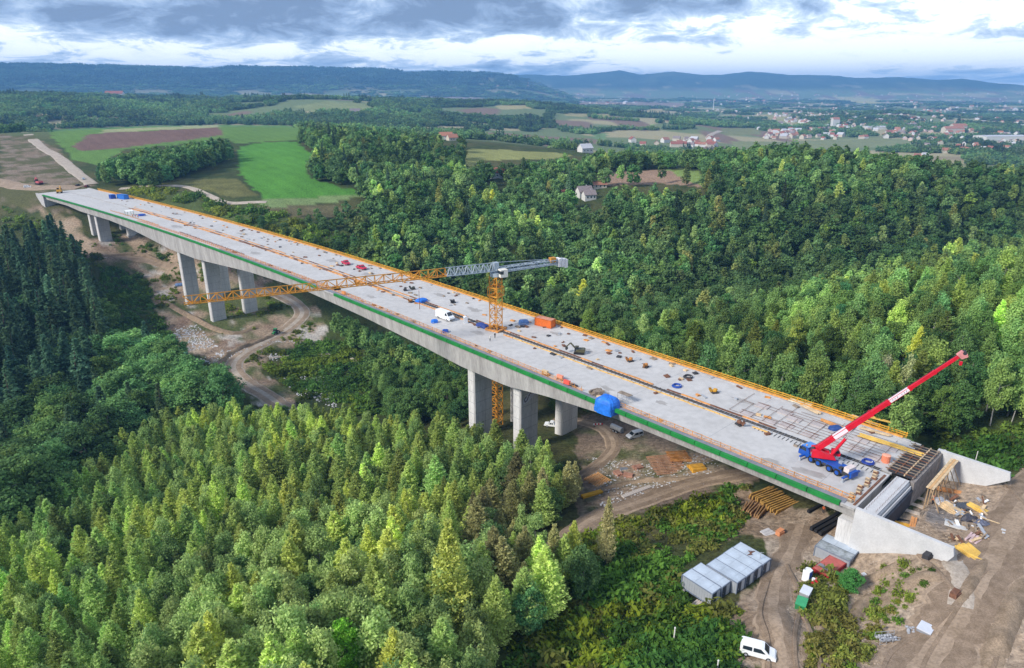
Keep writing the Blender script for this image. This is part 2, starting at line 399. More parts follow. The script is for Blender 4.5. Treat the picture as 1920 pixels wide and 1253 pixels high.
def ground_colour(X, Y, Z):
    n = len(X); r = np.hypot(X, Y)
    a = fbm(X, Y, 30, 4, 11); b = fbm(X, Y, 6, 3, 12); c = fbm(X, Y, 260, 4, 13)
    def lerp(A, B, t): return A+(np.asarray(B)-A)*np.clip(t, 0, 1)[:, None]
    col = np.tile(np.array((.045, .062, .022)), (n, 1))
    col = lerp(col, (.11, .10, .042), (a+.5*b)*1.1+.15)
    col = lerp(col, (.075, .105, .03), (b-a)*.9)
    farm = np.clip((r-850)/400, 0, 1)                      # open country beyond the valley: meadows and stubble in patches
    patch = vnoise(X/230+vnoise(X/500, Y/500, 4)*1.2, Y/180, 21); patch2 = vnoise(X/90, Y/260, 22)
    fc = np.tile(np.array((.15, .19, .085)), (n, 1)); fc = lerp(fc, (.34, .30, .17), (patch-.05)*6); fc = lerp(fc, (.20, .14, .10), (patch2-.35)*6)
    col = col*(1-farm[:, None])+fc*farm[:, None]
    hills = np.clip((Z-20)/60, 0, 1)*np.clip((r-4200)/1500, 0, 1)   # wooded ranges on the skyline
    wd = fbm(X, Y, 420, 5, 41)
    hc = np.tile(np.array((.038, .055, .028)), (n, 1)); hc = lerp(hc, (.07, .085, .04), (wd-.1)*3); hc = lerp(hc, (.17, .16, .10), (fbm(X, Y, 240, 3, 42)-.38)*9*np.clip(1.2-(Z-60)/120, 0, 1))
    hc *= (1+.55*fbm(X, Y, 45, 3, 43))[:, None]
    col = col*(1-hills[:, None])+hc*hills[:, None]
    for p, cc in GREENISH_W:
        k = inpoly(X+a*3, Y+b*3, p); col[k] = np.array(cc)*(1+.35*a[k]+.35*b[k])[:, None]
    for i, (p, cc) in enumerate(FIELDS_W):
        k = inpoly(X+b*2.5+a*3, Y+b*2.5-a*3, p)
        st = np.sin((X*.8+Y*.6)*.5)*.05
        col[k] = np.array(cc)*(1+.14*a[k]+.10*b[k]+st[k])[:, None]
    for name, p in SITE_W.items():
        wob = 4.0 if name in ('yard', 'depot') else 6.0
        k = inpoly(X+a*wob+b*2, Y-a*wob+b*2, p)
        d = np.tile(np.array((.40, .30, .215)), (n, 1)); d = lerp(d, (.24, .17, .115), a*1.6+.15); d = lerp(d, (.47, .39, .31), b*1.4-.1)
        if name in ('cutting',): d *= .55; d = lerp(d, (.10, .10, .04), (a-b)*2.2+.5)
        if name == 'bearing': d *= .92; t3 = fbm(X, Y, 14, 3, 71); d = lerp(d, (.24, .165, .12), t3*2.2); d = lerp(d, (.48, .44, .40), (fbm(X, Y, 9, 3, 72)-.28)*7); d = lerp(d, (.10, .12, .045), (a+.8*b+.12)*3.0)
        if name == 'slope': d = lerp(d, (.13, .12, .05), (a+.5*b)*2+.2)
        if name == 'depot': d = lerp(d, (.12, .095, .08), .45+a*.8); d = lerp(d, (.10, .11, .045), (b-.1)*2)
        if name == 'yard':
            s, o = bcoord(X, Y)
            weeds = (a+.8*b+.25+np.clip((fbm(X, Y, 14, 2, 77)), -.5, .5))
            u, v = proj(X, Y, Z); zone = inpoly(u, v, [(1515,1060),(1620,1050),(1760,1060),(1690,1130),(1650,1253),(1530,1253)])
            d = lerp(d, (.15, .125, .06), np.where(zone, weeds*1.6+.1, -1)); d = lerp(d, (.10, .125, .035), np.where(zone, weeds*1.9-.75, -1))
            grey = inpoly(u, v, [(1740,930),(1790,925),(1800,985),(1760,1000),(1735,975)]); d = lerp(d, (.20, .19, .19), np.where(grey, .75+b, 0))
        col[k] = d[k]
    return np.clip(col, .01, .6)
def build_ground():
    rr = np.concatenate([[12, 25, 38], np.exp(np.linspace(math.log(48), math.log(14000), 520))])
    aa = np.concatenate([np.linspace(-math.pi, -R(52), 30)[:-1], np.linspace(-R(52), R(52), 470), np.linspace(R(52), math.pi, 30)[1:]])[:-1]
    A, Q = np.meshgrid(aa, rr); X = (Q*np.sin(A)).ravel(); Y = (Q*np.cos(A)).ravel()
    Z = terrain(X, Y)
    s, o = bcoord(X, Y)
    na, nr = len(aa), len(rr)
    i = np.arange(nr-1)[:, None]*na; j = np.arange(na)[None, :]; j2 = (j+1) % na
    F = np.stack([i+j, i+j2, i+na+j2, i+na+j], -1).reshape(-1, 4)[:, ::-1]
    C = ground_colour(X, Y, Z)
    V = np.stack([X, Y, Z], 1)
    cz = Z[:na].mean(); V = np.vstack([V, [[0, 0, cz]]]); C = np.vstack([C, C[:1]])
    m = bpy.data.materials.new('ground_soil_and_grass'); m.use_nodes = True; nt = m.node_tree; N = nt.nodes; L = nt.links
    b = N['Principled BSDF']; b.inputs['Roughness'].default_value = .95; b.inputs['Specular IOR Level'].default_value = .1
    at_ = N.new('ShaderNodeAttribute'); at_.attribute_name = 'soil'
    g = N.new('ShaderNodeNewGeometry'); n1 = N.new('ShaderNodeTexNoise'); n1.inputs['Scale'].default_value = .9; n1.inputs['Detail'].default_value = 8; n1.inputs['Roughness'].default_value = .7
    L.new(g.outputs['Position'], n1.inputs['Vector'])
    r = N.new('ShaderNodeValToRGB'); r.color_ramp.elements[0].position = .32; r.color_ramp.elements[0].color = (.45, .45, .45, 1); r.color_ramp.elements[1].position = .68; r.color_ramp.elements[1].color = (1.5, 1.5, 1.5, 1)
    L.new(n1.outputs[0], r.inputs[0])
    mx = N.new('ShaderNodeMix'); mx.data_type = 'RGBA'; mx.blend_type = 'MULTIPLY'; mx.inputs[0].default_value = 1
    L.new(at_.outputs['Color'], mx.inputs[6]); L.new(r.outputs[0], mx.inputs[7]); L.new(mx.outputs[2], b.inputs['Base Color'])
    bp_ = N.new('ShaderNodeBump'); bp_.inputs['Strength'].default_value = .9; bp_.inputs['Distance'].default_value = .7; L.new(n1.outputs[0], bp_.inputs['Height']); L.new(bp_.outputs[0], b.inputs['Normal'])
    me = np_mesh('ground', V, F, [m], True)
    ca = me.color_attributes.new('soil', 'FLOAT_COLOR', 'POINT'); ca.data.foreach_set('color', np.hstack([C, np.ones((len(C), 1))]).astype(np.float32).ravel())
    o = bpy.data.objects.new('ground', me); COL.objects.link(o); tag(o, kind='structure')
    me2 = MB(); me2.add([V[k] for k in range(na)]+[(0, 0, cz)], [(k, (k+1) % na, na) for k in range(na)][::1])
    return o
build_ground()

# ------------------------------------------------------------------ dirt roads draped on the ground
DIRT = mat('track_dirt', (.40, .305, .225), .95, bump=.5, col2=(.27, .20, .14), scale=.25, fine=.35, coord='World', spec=.1)
RUT = mat('wheel_rut_mud', (.31, .23, .165), .9, bump=.5, col2=(.20, .145, .10), scale=.6, fine=.4, coord='World', spec=.15)
GRAVEL = mat('pale_gravel', (.50, .43, .36), .95, bump=.4, col2=(.36, .30, .24), scale=.3, fine=.35, coord='World', spec=.1)
def smooth_path(P, n=8):
    r = []
    P = [P[0]*2-P[1]]+P+[P[-1]*2-P[-2]]
    for i in range(1, len(P)-2):
        for k in range(n):
            t = k/n; a, b, c, d = P[i-1], P[i], P[i+1], P[i+2]
            r.append(.5*((2*b)+(c-a)*t+(2*a-5*b+4*c-d)*t*t+(3*b-a-3*c+d)*t**3))
    r.append(P[-2]); return r
ROADS = []
def road(name, pix, w, m, ruts=0, lift=.26, edge=.25):
    P = smooth_path([Vector((*hit(u, v)[:2], 0)) for u, v in pix], 7)
    ROADS.append((np.array([p[:2] for p in P]), w/2))
    nw = 9; V = []; F = []; M = []
    offs = np.linspace(-.5, .5, nw)
    rd = random.Random(len(pix)*7+int(w*10))
    for i, p in enumerate(P):
        t = (P[min(i+1, len(P)-1)]-P[max(i-1, 0)]).normalized(); nrm = Vector((-t.y, t.x, 0))
        ww = w*(1+rd.uniform(-edge, edge)*.4)
        for o in offs: q = p+nrm*(o*ww); V.append((q.x, q.y))
    V = np.array(V); Z = terrain(V[:, 0], V[:, 1])+lift
    E = np.tile(np.abs(offs) > .49, len(P)); Z[E] -= lift+.25
    if ruts: Z[np.tile(np.isin(np.arange(nw), (2, 6)), len(P))] -= .07
    for i in range(len(P)-1):
        for k in range(nw-1): F.append((i*nw+k, (i+1)*nw+k, (i+1)*nw+k+1, i*nw+k+1)); M.append(1 if ruts and k in (1, 2, 5, 6) else 0)
    me = np_mesh(name, np.c_[V, Z], np.array(F)[:, ::-1], [m, RUT if m is DIRT else DIRT], True); me.polygons.foreach_set('material_index', M)
    o = bpy.data.objects.new(name, me); COL.objects.link(o); return tag(o, kind='structure')
road('haul_road', [(1690,1300),(1765,1205),(1815,1125),(1870,1035),(1910,965),(1970,880)], 11, DIRT, 1, edge=.5)
for _t in ([(1640,1300),(1665,1235),(1700,1205),(1760,1170),(1830,1090)], [(1720,1300),(1735,1240),(1790,1150),(1850,1070)], [(1850,1290),(1880,1200),(1920,1100)], [(1500,1290),(1490,1200),(1500,1120),(1475,1060)], [(1440,1290),(1440,1210),(1425,1150),(1440,1090)], [(1700,1000),(1722,1040),(1760,1075),(1790,1110)], [(1880,905),(1915,940),(1945,985)], [(1545,1290),(1525,1200),(1490,1120)]): road('tyre_track', _t, .75, RUT, 0, lift=.3, edge=.1)
road('yard_track', [(1475,1290),(1462,1215),(1450,1150),(1455,1090),(1480,1040),(1500,985)], 6, DIRT, 1, lift=.2, edge=.6)
road('ramp_track', [(1800,1140),(1805,1090),(1790,1060),(1770,1020)], 4, GRAVEL, 0)
road('valley_road', [(1040,1030),(1110,975),(1200,942),(1300,907),(1430,880),(1500,860)], 7.5, DIRT, 1)
road('pier_track', [(1070,905),(1120,872),(1150,840),(1135,808),(1095,792),(1040,785)], 5, DIRT, 1)
road('winding_road', [(470,540),(530,556),(566,583),(548,610),(490,645),(440,680),(452,712),(505,745),(560,785)], 9, GRAVEL, 1)
road('new_highway_bed', [(-40,236),(20,247),(62,262),(108,294),(146,326),(172,346)], 11, GRAVEL, 0)
road('cross_track', [(-60,330),(0,342),(60,352),(150,352)], 16, DIRT, 0)
road('field_track', [(225,354),(290,349),(345,350),(390,366),(430,381),(500,379)], 6, GRAVEL, 0)
road('footpath', [(505,672),(560,667),(620,664),(655,670),(690,698)], 1.6, GRAVEL, 0)
road('terrace_track', [(150,476),(220,480),(290,492),(350,506)], 7, DIRT, 0)
road('town_road', [(1318,300),(1335,272),(1328,258),(1350,246)], 16, GRAVEL, 0, lift=1.0)

BERM = mat('spoil_earth', (.36, .27, .19), .95, bump=.6, col2=(.21, .155, .105), scale=.5, fine=.4, coord='World', spec=.1)
def berm(pix, w, h, seed):                                  # ragged ridge of pushed up earth
    P = smooth_path([Vector((*hit(u, v)[:2], 0)) for u, v in pix], 10); nw = 9; V = []; D = []
    for i, p in enumerate(P):
        t = (P[min(i+1, len(P)-1)]-P[max(i-1, 0)]).normalized(); nrm = Vector((-t.y, t.x, 0)); e = min(1, 3*min(i, len(P)-1-i)/len(P))
        for k in range(nw): o = (k/(nw-1)-.5)*w; q = p+nrm*o; V.append((q.x, q.y)); D.append(math.cos(o/w*math.pi)**1.3*h*e if abs(o) < w*.49 else -.15)
    V = np.array(V); D = np.array(D); n = fbm(V[:, 0], V[:, 1], 2.2, 3, seed); Z = terrain(V[:, 0], V[:, 1])+D*(1+.9*n)+.02
    F = [(i*nw+k, i*nw+k+1, (i+1)*nw+k+1, (i+1)*nw+k) for i in range(len(P)-1) for k in range(nw-1)]
    o = bpy.data.objects.new('earth_berm', np_mesh('earth_berm', np.c_[V, Z], np.array(F), [BERM], True)); COL.objects.link(o); tag(o, kind='structure')
for i, (p, w, h) in enumerate((([(1785,1150),(1820,1095),(1862,1025)], 2.4, .6), ([(1850,1260),(1885,1170),(1925,1075)], 3.5, 1.0), ([(1650,1135),(1690,1100),(1740,1080),(1775,1085)], 3, .6), ([(1610,1092),(1650,1078),(1690,1055)], 2.2, .6), ([(1590,1180),(1620,1130),(1660,1110)], 2.4, .5),
        ([(330,650),(390,695),(430,665),(500,635),(540,615)], 4, 1.4), ([(300,560),(350,590),(430,625),(490,610)], 4, 1.3), ([(190,480),(260,478),(330,495)], 4, 1.2), ([(1110,925),(1180,905),(1260,900),(1330,890)], 2.6, .8), ([(1560,1245),(1540,1180),(1525,1120)], 1.6, .4))): berm(p, w, h, i)
# ------------------------------------------------------------------ viaduct
CONC = mat('bridge_concrete', (.47, .46, .46), .85, col2=(.36, .35, .35), scale=.12, fine=.25, coord='World')
CONC_WEB = mat('girder_concrete', (.47, .455, .44), .85, col2=(.31, .295, .285), scale=.35, fine=.3, coord='World', stretch=(1, 1, .12))
PIERC = mat('pier_concrete', (.66, .645, .63), .85, col2=(.52, .51, .50), scale=.5, fine=.25, coord='World', stretch=(1, 1, .15))
DECKM = mat('deck_concrete', (.53, .515, .50), .8, col2=(.46, .445, .43), scale=.06, fine=.16, coord='World')
NEWC = mat('fresh_concrete', (.53, .53, .535), .8, .08, .4, coord='World', fine=.12)
GREEN = mat('green_edge_panel', (.018, .23, .045), .55, col2=(.012, .16, .035), scale=.4, coord='World')
KERBG = mat('walkway_concrete', (.24, .25, .28), .85, col2=(.17, .18, .21), scale=.3, coord='World')
ORANGE = mat('orange_timber', (.55, .25, .075), .75, .3, .8, coord='World')
YELLOW = mat('yellow_formwork', (.58, .30, .03), .6, .25, .7, coord='World')
RUST = mat('rusty_steel', (.16, .075, .045), .85, .35, 2, coord='World')
WOOD = mat('raw_timber', (.42, .29, .17), .85, .3, 1.5, coord='World')
DWOOD = mat('weathered_timber', (.24, .19, .145), .9, .35, 1.5, coord='World')
DARK = mat('dark_steel', (.045, .045, .05), .6, .2, 2)
BLACK = mat('black_rubber', (.02, .02, .022), .85, 0)
STEEL = mat('galvanised_steel', (.42, .44, .47), .45, .12, 1.5, .35)
WHITE = mat('white_paint', (.78, .79, .80), .4, .05, 1)
REDP = mat('red_paint', (.56, .02, .03), .4, .1, 1)
BLUEP = mat('blue_paint', (.02, .07, .33), .4, .12, 1)
TARP = mat('blue_tarpaulin', (.02, .16, .62), .5, .2, 1.2)
PINKR = mat('faded_red_sheet', (.46, .12, .10), .6, .15, .8)
GRNP = mat('green_paint', (.03, .22, .08), .5, .1, 1)
GLS = glass()
DEPTH_S = [30, 60, 90, 112, 126, 146, 165, 200, 245, 290, 330, 350, 380, 400, 430, 465, 500, 514, 535, 580]
DEPTH_D = [2.6, 2.6, 3.0, 5.0, 7.0, 7.2, 6.2, 4.8, 3.9, 5.6, 8.4, 9.6, 9.6, 8.2, 6.0, 4.7, 4.8, 4.7, 3.4, 3.0]
def depth(s): return float(np.interp(s, DEPTH_S, DEPTH_D))
viaduct = thing('viaduct', 'long grey concrete viaduct under construction with two parallel decks crossing the valley', 'bridge', bp(S_E, 0))
def under(o): o.parent = viaduct; o.matrix_parent_inverse = Matrix.Translation(-viaduct.location); return o
GO = {-1: -8.7, 1: 8.7}; HALF = 8.35                       # girder centre offsets and half width
SS = [S_E+i*(S_D-S_E)/150 for i in range(151)]
for sd in (-1, 1):
    mb = MB(); rings = []
    for s in SS:                                           # box section: slab with cantilevers, raking webs, haunched soffit
        c = GO[sd]; d = depth(s); pr = [(-HALF, 0), (HALF, 0), (HALF, -.32), (4.9, -.75), (4.5, -d), (-4.5, -d), (-4.9, -.75), (-HALF, -.32)] if sd > 0 else \
            [(-HALF, 0), (HALF, 0), (HALF, -.32), (4.9, -.75), (4.5, -d), (-7.0, -d), (-7.5, -.75), (-HALF, -.5)]
        rings.append([bp(s, c+a, z) for a, z in pr])
    mb.v = [tuple(p) for r in rings for p in r]; n = 8
    for k in range(len(rings)-1):
        for i in range(n): j = (i+1) % n; mb.f.append((k*n+i, k*n+j, (k+1)*n+j, (k+1)*n+i)); mb.m.append(mb.mi(DECKM) if i == 0 else mb.mi(CONC_WEB))
    mb.f += [tuple(range(n))[::-1], tuple(range((len(rings)-1)*n, len(rings)*n))]; mb.m += [1, 1]
    g = under(mb.build('girder', None, None, 'near carriageway girder with smooth pale deck' if sd < 0 else 'far carriageway girder strewn with site material'))
    j = MB()
    for s in ((68, 104, 161, 188, 219, 246, 276, 310, 334, 410, 440, 476, 538) if sd < 0 else ()):   # construction joints between cast segments, recessed look
        d = depth(s); a = bp(s, GO[sd]-7.50, -.85); b = bp(s, GO[sd]-7.0, -d); j.bar(a, b, .10, .06, DARK, up=frame(s)[2])
    if sd < 0:
        q_ = MB(); s = S_E+4
        while s < S_D-4:
            a = bp(s, GO[sd]-7.502, -.85); b = bp(s, GO[sd]-7.002, -depth(s)+.05); q_.bar(a, b, .07, .02, KERBG, up=frame(s)[2]); s += 4.6
        o = tag(under(q_.build('shutter_joint', KERBG)), kind='stuff'); o.parent = g; o.matrix_parent_inverse = Matrix.Translation(-viaduct.location)
    if j.v: o = under(j.build('joint_line', DARK)); o['kind'] = 'stuff'; o.parent = g; o.matrix_parent_inverse = Matrix.Translation(-viaduct.location)
def strip(name, o0, o1, z0, z1, m, s0=S_E, s1=S_D, label=None, n=None, parent=None, wob=0.0, seed=1):
    n = n or max(2, int((s1-s0)/4)); rings = []; rd = random.Random(seed)
    for i in range(n+1):
        s = s0+(s1-s0)*i/n; w = rd.uniform(-wob, wob)
        rings.append([bp(s, o0+w, z0), bp(s, o1+w, z0), bp(s, o1+w, z1), bp(s, o0+w, z1)])
    mb = MB(); mb.loft([r[::-1] for r in rings], m); o = mb.build(name, m, None, label)
    return under(o)
seam = MB()
for s in range(42, 570, 24):                               # pour joints across both decks
    for o0, o1 in ((-14.9, -1.8), (1.8, 16)):
        seam.bar(bp(s, o0, .003), bp(s, o1, .003), .05, .008, KERBG)
tag(under(seam.build('pour_joint', KERBG)), kind='stuff')
# near edge: green edge panels one by one, grey walkway kerb, parapet upstand
gp = None
GREEN2 = mat('faded_green_edge_panel', (.035, .25, .07), .6, col2=(.02, .17, .05), scale=.4, coord='World')
s = S_E+2.6
while s < S_D-2:
    L_ = 6.0; s1 = min(s+L_-.14, S_D-2)
    if not (216 < s < 226) and not (91.5 < s < 96):
        mb = MB(); rings = []
        for t in (s, (s+s1)/2, s1): rings.append([bp(t, -17.42, .42), bp(t, -16.70, .44), bp(t, -16.70, .02), bp(t, -17.05, -.42), bp(t, -17.42, -.42)])
        mb.loft(rings, GREEN); under(mb.build('green_edge_panel', GREEN if int(s) % 3 else GREEN2))
    s += L_
strip('walkway', -16.68, -15.0, -.01, .18, KERBG, S_E+2, 320, 'dark grey raised walkway behind the green edge')
strip('far_kerb', 16.2, 17.05, -.01, .16, CONC, S_E+2, S_D-4)
strip('near_kerb', -16.68, -15.6, -.01, .1, CONC, 320.2, S_D-4)
# near guard rail of orange posts and boards
rail = MB(); rd = random.Random(5)
rg = thing('site_guard_rail', 'thin orange guard rail along the near edge walkway of the viaduct', 'guard rail', bp(S_E, -14.7))
def rel(o, root): o.parent = root; o.matrix_parent_inverse = Matrix.Translation(-root.location); return o
for zz, ww in ((1.05, .13), (.55, .11), (.18, .16)):
    mb = MB(); s = S_E+1
    while s < 420:
        e = s+rd.uniform(3.6, 4.4)
        if not 89 < s < 99: mb.bar(bp(s, -14.8+rd.uniform(-.06, .06), zz), bp(e, -14.8+rd.uniform(-.06, .06), zz+rd.uniform(-.05, .05)), .05, ww, ORANGE)
        s = e
    tag(rel(mb.build('rail_boards', ORANGE), rg), kind='stuff')
pm = MB(); pm.box(-.06, .06, -.06, .06, 0, 1.2, ORANGE); pme = pm.mesh('post', ORANGE)
pm2 = MB(); pm2.box(-.06, .06, -.06, .06, 0, 1.2, mat('red_white_post', (.6, .12, .07), .6, .2, 3)); pme2 = pm2.mesh('post')
for i in range(170):
    s = S_E+1+i*2.25
    if 89 < s < 99: continue
    o = bpy.data.objects.new('post', pme if s < 200 else pme2); COL.objects.link(o); o.parent = rg; o.location = bp(s, -14.75, .0)-rg.location
# starter bars and timber rows on the near deck further off
for s0, s1, off, mm in ((300, 352, -12.9, RUST), (352, 372, -12.6, RUST), (205, 260, -13.3, ORANGE), (400, 470, -12.5, ORANGE)):
    t = thing('starter_bar_row', {300: 'row of rusty starter bars standing along the near deck edge, middle of the viaduct', 352: 'short rusty starter bar row nearest the red and white machine on the deck', 205: 'orange timber row on the near deck beside the crane jib crossing', 400: 'orange timber row on the near deck towards the far end'}[s0], 'rebar', bp(s0, off))
    mb = MB(); s = s0
    while s < s1:
        mb.bar(bp(s, off+rd.uniform(-.2, .2), 0), bp(s, off+rd.uniform(-.2, .2), rd.uniform(.5, .9)), .12, .12, mm)
        mb.bar(bp(s, off, .25), bp(s+1.2, off, .25), .12, .12, mm); s += 1.1
    rel(mb.build('bars', mm), t); tag(t.children[0], kind='stuff')
# far edge: yellow bracket formwork with guard boards
ye = thing('edge_formwork', 'yellow timber edge formwork with brackets along the far side of the viaduct', 'formwork', bp(S_E, 17))
for zz, oo, hh, ww in ((1.15, 17.65, .22, .06), (.65, 17.65, .22, .06)):
    mb = MB(); s = S_E+3
    while s < S_D-6:
        e = s+4; mb.bar(bp(s, oo, zz+rd.uniform(-.04, .04)), bp(e, oo, zz+rd.uniform(-.04, .04)), ww, hh, YELLOW); s = e
    tag(rel(mb.build('guard_board', YELLOW), ye), kind='stuff')
mb = MB(); rings = []
for s in SS: 
    if S_E+3 < s < S_D-6: rings.append([bp(s, 17.05, -.12), bp(s, 18.5, -.12), bp(s, 18.5, -.02), bp(s, 17.05, -.02)])
mb.loft(rings, mat('yellow_planking', (.42, .20, .03), .8, .35, .8, coord='World')); rel(mb.build('platform'), ye)
mb = MB(); rings = []
for s in SS:
    if S_E+3 < s < S_D-6: rings.append([bp(s, 16.75, .0), bp(s, 17.2, .0), bp(s, 17.2, .5), bp(s, 16.75, .5)])
mb.loft(rings, mat('orange_planking', (.60, .28, .06), .8, .3, 1.2, coord='World')); rel(mb.build('edge_board'), ye)
bm_ = MB(); bm_.bar((0, 0, -.6), (0, .9, -.1), .10, .12, YELLOW); bm_.bar((0, .75, -.6), (0, .85, 1.35), .12, .12, YELLOW); bm_.bar((0, -.1, .45), (0, .8, .75), .08, .1, YELLOW)
bme = bm_.mesh('bracket', YELLOW)
far = MB(); k = 0; s = S_E+3.2
while s < S_D-6:
    P, T, N_ = frame(s)
    if k < 295:
        o = bpy.data.objects.new('bracket', bme); COL.objects.link(o); o.parent = ye; o.location = bp(s, 17.0)-ye.location; o.rotation_euler = (0, 0, heading(s))
        o.scale = (1, -1, 1)
    k += 1; s += 1.84
# median joint: timber edging planks and the open gap with rails
md = thing('median_edging', 'parallel rows of orange timber planks along the joint between both decks', 'planking', bp(S_E, 0))
pk = MB(); pk.box(-1.98, 1.98, -.22, .22, 0, .22, ORANGE); pkm = pk.mesh('plank', ORANGE)
pk2 = MB(); pk2.box(-1.95, 1.95, -.16, .16, 0, .22, mat('yellow_plank', (.62, .38, .12), .75, .25, .8, coord='World')); pkm2 = pk2.mesh('plank')
pk3 = MB(); pk3.box(-1.98, 1.98, -.26, .26, 0, .2, RUST); pkm3 = pk3.mesh('plank')
for oo in (-1.5, 1.3, -.55):
    s = S_E+26
    cnt = 0
    while s < 470:
        if oo == -.55 and s < 205: s += 4; continue
        if rd.random() < (.96):
            me = pkm2 if (oo < -1 and s < 140) else (pkm3 if (300 < s < 330 and oo == -.55) else (pkm if rd.random() < .68 else pkm3))
            o = bpy.data.objects.new('plank', me); COL.objects.link(o); o.parent = md
            o.location = bp(s, oo+rd.uniform(-.12, .12), 0.0)-md.location; o.rotation_euler = (0, 0, heading(s)+rd.uniform(-.025, .025))
        s += 4.05; cnt += 1
gp_ = thing('median_rail', 'dark steel rail track lying in the open joint between the two decks', 'rail', bp(S_E, 0))
mb = MB()
for oo, w in ((-.25, .14), (.35, .14)):
    s = S_E+2
    while s < 190: mb.bar(bp(s, oo, .1), bp(s+6, oo, .1), w, .2, DARK); s += 6
tag(rel(mb.build('rail_pair', DARK), gp_), kind='stuff')
mb = MB(); s = S_E+2
while s < 190: mb.bar(bp(s, -.9, .05), bp(s, .9, .05), .16, .1, STEEL if s < 75 else DWOOD); s += 1.3
tag(rel(mb.build('sleepers', STEEL), gp_), kind='stuff')
mb = MB(); s = S_E+2
while s < 62: mb.bar(bp(s, -2.3, .06), bp(s, -1.0, .06), .1, .1, DARK); s += .9
tag(rel(mb.build('dowel_bars', DARK), gp_), kind='stuff')
STAIN = mat('damp_concrete_stain', (.34, .32, .30), .6, .12, .6, coord='World'); rs = random.Random(4); stm = MB()
for s_, o_, r_ in ((45, -11, 1.6), (52, -12.5, 1.1), (40, -6, 1.3), (70, 9, 1.5), (83, -6, .9), (97, -9, 1.2), (118, 7, 1.4), (133, 11, 1.2), (150, -6, 1.3), (168, 8, 1.7), (190, 10, 1.5), (205, -9, 1.3), (232, 7, 2), (262, 9, 2), (300, -8, 2), (345, 8, 2.3), (390, -7, 2.3), (430, 9, 2.5)):
    n = 18; base = bp(s_, o_, .006); P_, T_, N_ = frame(s_)
    stm.add([base+T_*(math.cos(a)*r_*2.2*k_)+N_*(math.sin(a)*r_*k_) for a, k_ in ((2*math.pi*i/n, rs.uniform(.55, 1.15)) for i in range(n))], [tuple(range(n))[::-1]], STAIN)
tag(under(stm.build('damp_stain', STAIN)), kind='stuff')
# piers
def pier(s, off, zb, cap=False, label=None):
    P, T, N_ = frame(s); d = depth(s)
    mb = MB(); e = 3.2/2; w = 7.3/2; ch = .35
    prof = [(-e, -w+ch), (-e, w-ch), (-e+ch, w), (e-ch, w), (e, w-ch), (e, -w+ch), (e-ch, -w), (-e+ch, -w)]
    P0 = bp(s, off)
    rings = []
    for z in (zb-4, -d-1.6 if cap else -d-.25): rings.append([P0+T*a+N_*b+Vector((0, 0, z)) for a, b in prof])
    mb.loft(rings, PIERC); o = under(mb.build('pier', PIERC, None, label))
    j = MB()                                                # shutter joint lines standing a hair proud
    z = zb+3
    while z < -d-2:
        for a, b, c, dd in ((e+.01, -w+ch, e+.01, w-ch),):
            pass
        j.bar(P0-T*(e+.004)-N_*(w-ch)+Vector((0, 0, z)), P0-T*(e+.004)+N_*(w-ch)+Vector((0, 0, z)), .03, .07, KERBG)
        j.bar(P0-N_*(w+.004)-T*(e-ch)+Vector((0, 0, z)), P0-N_*(w+.004)+T*(e-ch)+Vector((0, 0, z)), .03, .07, KERBG); z += 3.6
    j.bar(P0-T*(e+.004)+N_*.6+Vector((0, 0, zb)), P0-T*(e+.004)+N_*.6+Vector((0, 0, -d-1.8)), .07, .03, KERBG, up=N_)
    if j.v: tag(rel(j.build('shutter_joint', KERBG), viaduct), kind='stuff')
    jo = COL.objects[-1] if False else None
    if cap:
        c = MB(); rings = []
        for z, k in ((-d-1.6, 1.0), (-d-1.2, 1.25), (-d-.5, 1.3), (-d-.12, 1.3)): rings.append([P0+T*a*k*1.15+N_*b*k+Vector((0, 0, z)) for a, b in prof])
        c.loft(rings, PIERC); rel(c.build('capital', PIERC), viaduct)
        f = MB()
        for q in range(9):
            f.bar(P0-N_*(w*1.3-.1)+T*((q-4)*.42)+Vector((0, 0, -d-1.3)), P0-N_*(w*1.5)+T*((q-4)*.45)+Vector((0, 0, -d+.9)), .12, .12, WOOD)
        tag(rel(f.build('formwork_remains', WOOD), viaduct), kind='stuff')
    if s < 200: return o
    fb = MB(); fb.v = []
    rings = [[P0+T*a*2.2+N_*b*1.35+Vector((0, 0, z)) for a, b in ((-1.3, -3.1), (-1.3, 3.1), (1.3, 3.1), (1.3, -3.1))] for z in (zb-3, zb-.2)]
    fb.loft(rings, CONC); under(fb.build('pile_cap', CONC))
    return o
for s, off, zb, cap in ((126, -8.7, -28, False), (146, -8.7, -30, True), (126, 8.7, -28, False), (146, 8.7, -30, False),
                        (350, -8.7, -44, False), (380, -8.7, -41, False), (350, 8.7, -44, False), (380, 8.7, -40, False),
                        (500, -8.7, -23, False), (511, -8.7, -22, False), (500, 8.7, -21.5, False), (511, 8.7, -21, False)):
    pier(s, off, zb, cap)
